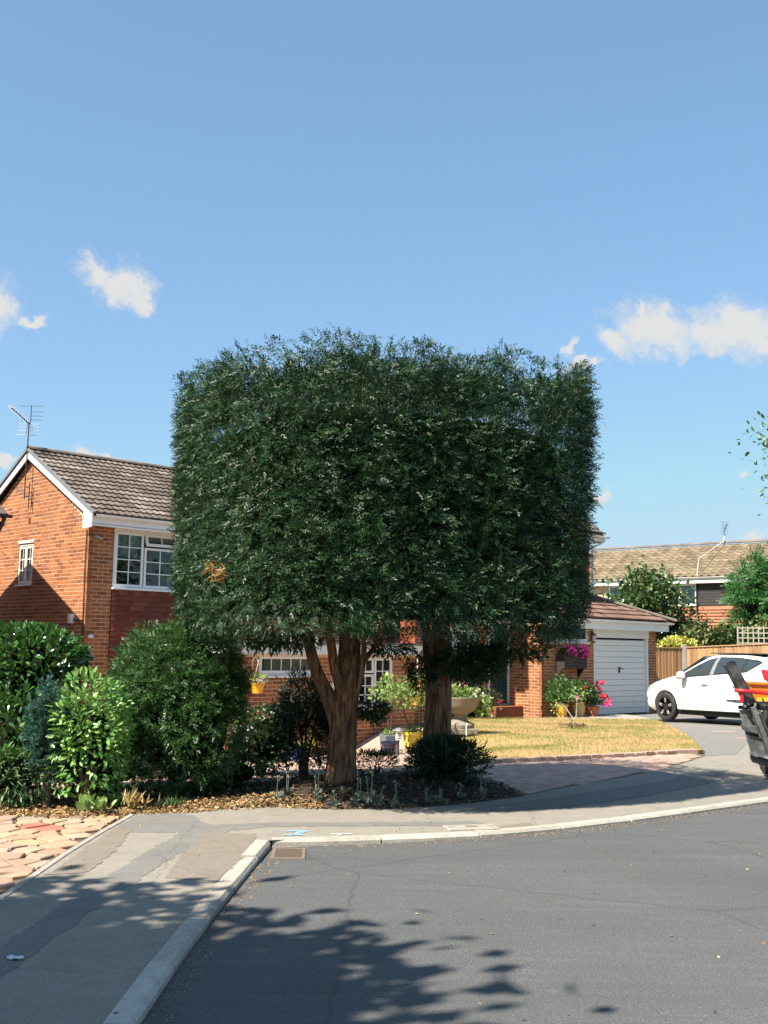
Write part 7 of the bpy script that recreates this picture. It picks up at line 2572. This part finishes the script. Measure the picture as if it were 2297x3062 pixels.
    leaves('foliage', P, d + RNG.normal(size=(260, 3)) * .5, rand_dirs(260), RNG.uniform(0.03, 0.06, 260), LEAF_OVAL, 'leaf_pale', t)
    for q_ in range(6):
        bloom(t, (RNG.uniform(-.13, .13), -0.28, RNG.uniform(0.93, 1.06)), 0.035, 'petal_white')
    # tiered hanging pots on a stand by the straight trunk
    s = empty('plant_stand', (0.74, 20.3, H(0.74, 20.3)), 0, 'slim stand holding an orange pot above a yellow one by the straight trunk', 'plant stand')
    MB().tube([(0, 0.06, -0.1), (0, 0.06, 1.62), (-0.03, 0.02, 1.72), (-0.08, 0, 1.70)], 0.010, 8).build('pole', M['black'], s, smooth='all')
    MB().tube([(-0.08, 0, 1.70), (-0.08, 0, 1.3)], 0.010, 6).build('chain', M['white_old'], s)
    for (x, z, r, h, mt_) in ((-0.06, 1.13, 0.10, 0.17, ora), (-0.12, 0.86, 0.10, 0.15, yel)):
        v = MB().lathe([(a, b + z) for a, b in pot_profile(r, h)], (x, 0, 0), 24).build('vessel', mt_, s, smooth=40)
    for (x, z, n, rx) in ((-0.10, 1.32, 150, 0.16), (-0.24, 1.08, 170, 0.17), (-0.02, 1.02, 150, 0.18)):
        d = rand_dirs(n)
        leaves('foliage', d * np.array([rx, 0.12, 0.11]) + np.array([x, 0, z]), d + np.array([0, 0, -0.3]) + RNG.normal(size=(n, 3)) * .5, rand_dirs(n), RNG.uniform(0.05, 0.09, n), LEAF_OVAL, 'leaf_pale', s)
    # shepherd's crook with white flowers by the corner of the gable house
    w = UV(0.40, 0.75, 0)
    s = empty('hanging_basket', (w.x, w.y, -0.45), HOUSE_RZ, 'white flowers hanging from a dark shepherd crook by the brick house corner', 'hanging basket')
    MB().tube([(-0.1, 0, -0.1), (-0.1, 0, 1.85)] + [(0.03 - 0.13 * math.cos(a), 0, 1.85 + 0.16 * math.sin(a)) for a in (0.4, 0.9, 1.57, 2.2, 2.8)] + [(0.17, 0, 1.8)], 0.012, 8).build('crook', M['black'], s, smooth='all')
    MB().tube([(0.16, 0, 1.8), (0.16, 0, 1.5)], 0.02, 6).build('hanger', plain('yellow_cord', (0.6, 0.36, 0.04), 0.7), s)
    d = rand_dirs(200)
    leaves('foliage', d * np.array([0.2, 0.15, 0.22]) + np.array([0.02, 0, 1.36]), d + RNG.normal(size=(200, 3)) * .5, rand_dirs(200), RNG.uniform(0.04, 0.07, 200), LEAF_OVAL, 'leaf_dark', s)
    for k in range(16):
        bloom(s, (RNG.uniform(-.2, .2), -0.13, RNG.uniform(1.15, 1.55)), 0.05, 'petal_white')
    # pots by the garage wall
    def wpos(u, v):
        q_ = UV(u, v, 0)
        return (q_.x, q_.y, H(q_.x, q_.y) + 0.02)
    p1 = pot('glazed_pot', 'golden-yellow pot with a broad green shrub, first pot from the sunlit wall', wpos(11.82, 2.38), 0.155, 0.32, plain('amber_glaze', (0.68, 0.34, 0.025), 0.3, coat=0.4))
    plant_in(p1, 'foliage', 0.30, 0.46, 0.58, 620, 0.095, LEAF_OVAL, 'leaf', stems=6, stem_h=0.10, seed=10, lean=(-0.05, 0))
    p2 = pot('glazed_pot', 'tall ochre jar with a leafy shrub, middle pot below the flower trough', wpos(12.42, 2.45), 0.16, 0.36, och, prof=[(0.001, 0), (0.11, 0), (0.15, 0.12), (0.165, 0.24), (0.14, 0.33), (0.15, 0.36), (0.12, 0.36), (0.11, 0.3), (0.001, 0.3)])
    plant_in(p2, 'foliage', 0.34, 0.36, 0.50, 420, 0.09, LEAF_OVAL, 'leaf', [(0.12, -0.3, 0.72, 0.06, 'petal_red')], stems=5, stem_h=0.10, seed=11)
    p3 = pot('glazed_pot', 'terracotta pot of crimson geraniums nearest the garage door', wpos(12.88, 2.55), 0.165, 0.25, ter)
    plant_in(p3, 'foliage', 0.23, 0.30, 0.44, 360, 0.09, LEAF_OVAL, 'leaf_dark', [(0.16, -0.15, 0.80, 0.16, 'petal_red'), (0.30, -0.2, 0.46, 0.17, 'petal_red'), (0.32, -0.25, 0.36, 0.12, 'petal_pink'), (0.27, -0.2, 0.40, 0.13, 'petal_red')], stems=5, stem_h=0.05, seed=12)
    # shrubs in the shaded recess by the door
    q_ = UV(9.6, 1.45, 0)
    shrub('flowering_shrub', 'dark shrub with a few crimson flowers in the shaded recess by the teal door', 'shrub', (q_.x, q_.y, -0.1), 0.62, 0.35, 0.80, 800, 0.075, LEAF_OVAL, 'leaf_dark', 0.0, lump=0.15, core=0.7, flowers=('petal_red', 6, 0.07), seed=31)
    # flower trough on the wall
    a = UV(12.55, 2.0, 0)
    f = empty('wall_trough', (a.x, a.y, 1.18), HOUSE_RZ, 'dark slatted wooden wall trough of magenta geraniums left of the garage door', 'planter')
    wood = plain('dark_trough_wood', (0.030, 0.024, 0.020), 0.7, 0.3)
    for k in range(4):
        MB().span((-0.45, -0.27, -0.02 + k * 0.075), (0.45, -0.25, 0.045 + k * 0.075)).build('slat', wood, f)
    MB().span((-0.45, -0.25, -0.02), (0.45, -0.003, 0.0)).build('base_board', wood, f)
    for s_ in (-0.46, 0.46):
        MB().prism([(-0.003, -0.28), (-0.07, -0.2), (-0.2, -0.03), (-0.28, 0.0), (-0.28, 0.34), (-0.003, 0.34)], 0, s_ - 0.015, s_ + 0.015).build('end_bracket', wood, f)
    d = rand_dirs(420)
    leaves('foliage', d * np.array([0.44, 0.13, 0.14]) + np.array([0, -0.14, 0.36]), d + RNG.normal(size=(420, 3)) * .5, rand_dirs(420), RNG.uniform(0.05, 0.09, 420), LEAF_OVAL, 'leaf_dark', f)
    for (x, z) in ((-0.30, 0.50), (-0.16, 0.48), (-0.12, 0.42), (-0.06, 0.36), (0.22, 0.50), (0.31, 0.50), (0.40, 0.48), (0.44, 0.42), (0.44, 0.34), (0.25, 0.32)):
        bloom(f, (x, -0.26, z), 0.125, 'petal_pink', 18)
    # sapling in the lawn
    s = empty('rose_sapling', (4.04, 23.24, 0.04), 0, 'bare-stemmed young rose standing in a small bare ring of the lawn', 'sapling')
    mb = MB()
    mb.tube([(0, 0, -0.05), (0.0, 0, 0.14), (-0.10, 0, 0.28), (-0.20, 0.02, 0.42), (-0.34, 0, 0.46)], [0.014, 0.013, 0.011, 0.010, 0.007], 6)
    mb.build('stem', M['pale_twig'], s)
    MB().tube([(0.0, 0, 0.13), (0.05, 0, 0.22), (0.06, -0.01, 0.5), (0.07, 0, 0.62)], [0.011, 0.010, 0.008, 0.005], 6).build('stem', M['pale_twig'], s)
    MB().tube([(0.0, 0, 0.10), (-0.18, 0, 0.22), (-0.34, 0, 0.32)], [0.010, 0.008, 0.005], 6).build('stem', M['twig'], s)
    for (x, z, n, r_) in ((0.07, 0.68, 46, 0.12), (-0.36, 0.36, 26, 0.10), (-0.34, 0.48, 16, 0.07), (0.02, 0.60, 16, 0.08)):
        d = rand_dirs(n)
        leaves('foliage', d * r_ + np.array([x, 0, z]), d + RNG.normal(size=(n, 3)) * .4, rand_dirs(n), RNG.uniform(0.04, 0.075, n), LEAF_OVAL, 'leaf_pale', s)
    bloom(s, (0.08, -0.03, 0.60), 0.06, 'petal_pink')
    n = 240
    a = RNG.uniform(0, 6.28, n)
    P = np.stack([np.cos(a) * RNG.random(n) ** .5 * 0.30 - 0.02, np.sin(a) * RNG.random(n) ** .5 * 0.42, np.full(n, 0.03)], 1)
    leaves('bare_earth', P, rand_dirs(n) * np.array([1, 1, 0.3]), np.array([0, 0, 1.0]) + RNG.normal(size=(n, 3)) * .3, RNG.uniform(0.03, 0.07, n), LEAF_OVAL, 'dark_litter', s)


def build_street_bits():
    # gully grate in the channel
    g = empty('gully_grate', (-0.70, 8.78, 0.004), R(3), 'rusty iron gully grate in the road at the kerb corner', 'drain')
    iron = plain('worn_iron', (0.25, 0.19, 0.14), 0.6, 0.3, 20, metal=0.3)
    w, d = 0.13, 0.215
    MB().span((-w, -d, -0.03), (w, -d + 0.03, 0.004)).span((-w, d - 0.03, -0.03), (w, d, 0.004)).span((-w, -d + 0.03, -0.03), (-w + 0.025, d - 0.03, 0.004)).span((w - 0.025, -d + 0.03, -0.03), (w, d - 0.03, 0.004)).build('grate_frame', iron, g)
    for k in range(8):
        y = -d + 0.055 + k * 0.044
        MB().span((-w + 0.025, y, -0.03), (w - 0.025, y + 0.013, 0.003)).build('bar', iron, g)
    MB().span((-w + 0.02, -d + 0.02, 0.0005), (w - 0.02, d - 0.02, 0.001)).build('pit_shade', plain('pit_shade_black', (0.004, 0.004, 0.004), 1.0), g)  # black sheet above the road stands in for shade down the gully
    # stopcock cover in the footway
    c = empty('service_cover', (0.81, 9.88, HP(0.81, 9.88) + 0.014), R(14), 'long pale concrete service cover with metal slots in the footway', 'cover')
    MB().span((-0.23, -0.11, -0.02), (0.23, 0.11, 0.006)).build('slab', M['concrete'], c, bevel=0.005)
    MB().span((-0.05, -0.03, 0.004), (0.06, 0.035, 0.009)).build('lid', iron, c)
    MB().span((-0.21, -0.02, 0.004), (-0.16, 0.0, 0.0085)).build('slot', iron, c)
    MB().span((0.15, 0.0, 0.004), (0.20, 0.02, 0.0085)).build('slot', iron, c)
    # bits of litter
    for i, (x, y, s, lb, cat) in enumerate(((-1.78, 5.62, 0.055, 'scrap of white paper lying on the shaded footway', 'litter'), (-2.0, 5.0, 0.05, 'pale crumpled leaf on the shaded footway by the frame corner', 'litter'))):
        mb = MB()
        n = 9
        vs = [(0, 0, 0.012)] + [(s * random.uniform(0.6, 1) * math.cos(6.283 * k / n), s * 0.6 * random.uniform(0.6, 1) * math.sin(6.283 * k / n), random.uniform(0.0, 0.014)) for k in range(n)]
        mb.add(vs, [(0, 1 + k, 1 + (k + 1) % n) for k in range(n)])
        mb.add([(a, b, c_ - 0.003) for a, b, c_ in vs], [(0, 1 + (k + 1) % n, 1 + k) for k in range(n)])
        o = mb.build('litter_scrap', M['petal_white'] if i == 0 else M['dry_leaf'])
        o.location = (x, y, PZ + 0.006)
        tag(o, lb, cat)


build_background()
build_reflection_trees()
build_fence()
build_car()
build_chipper()
build_pots()
build_street_bits()
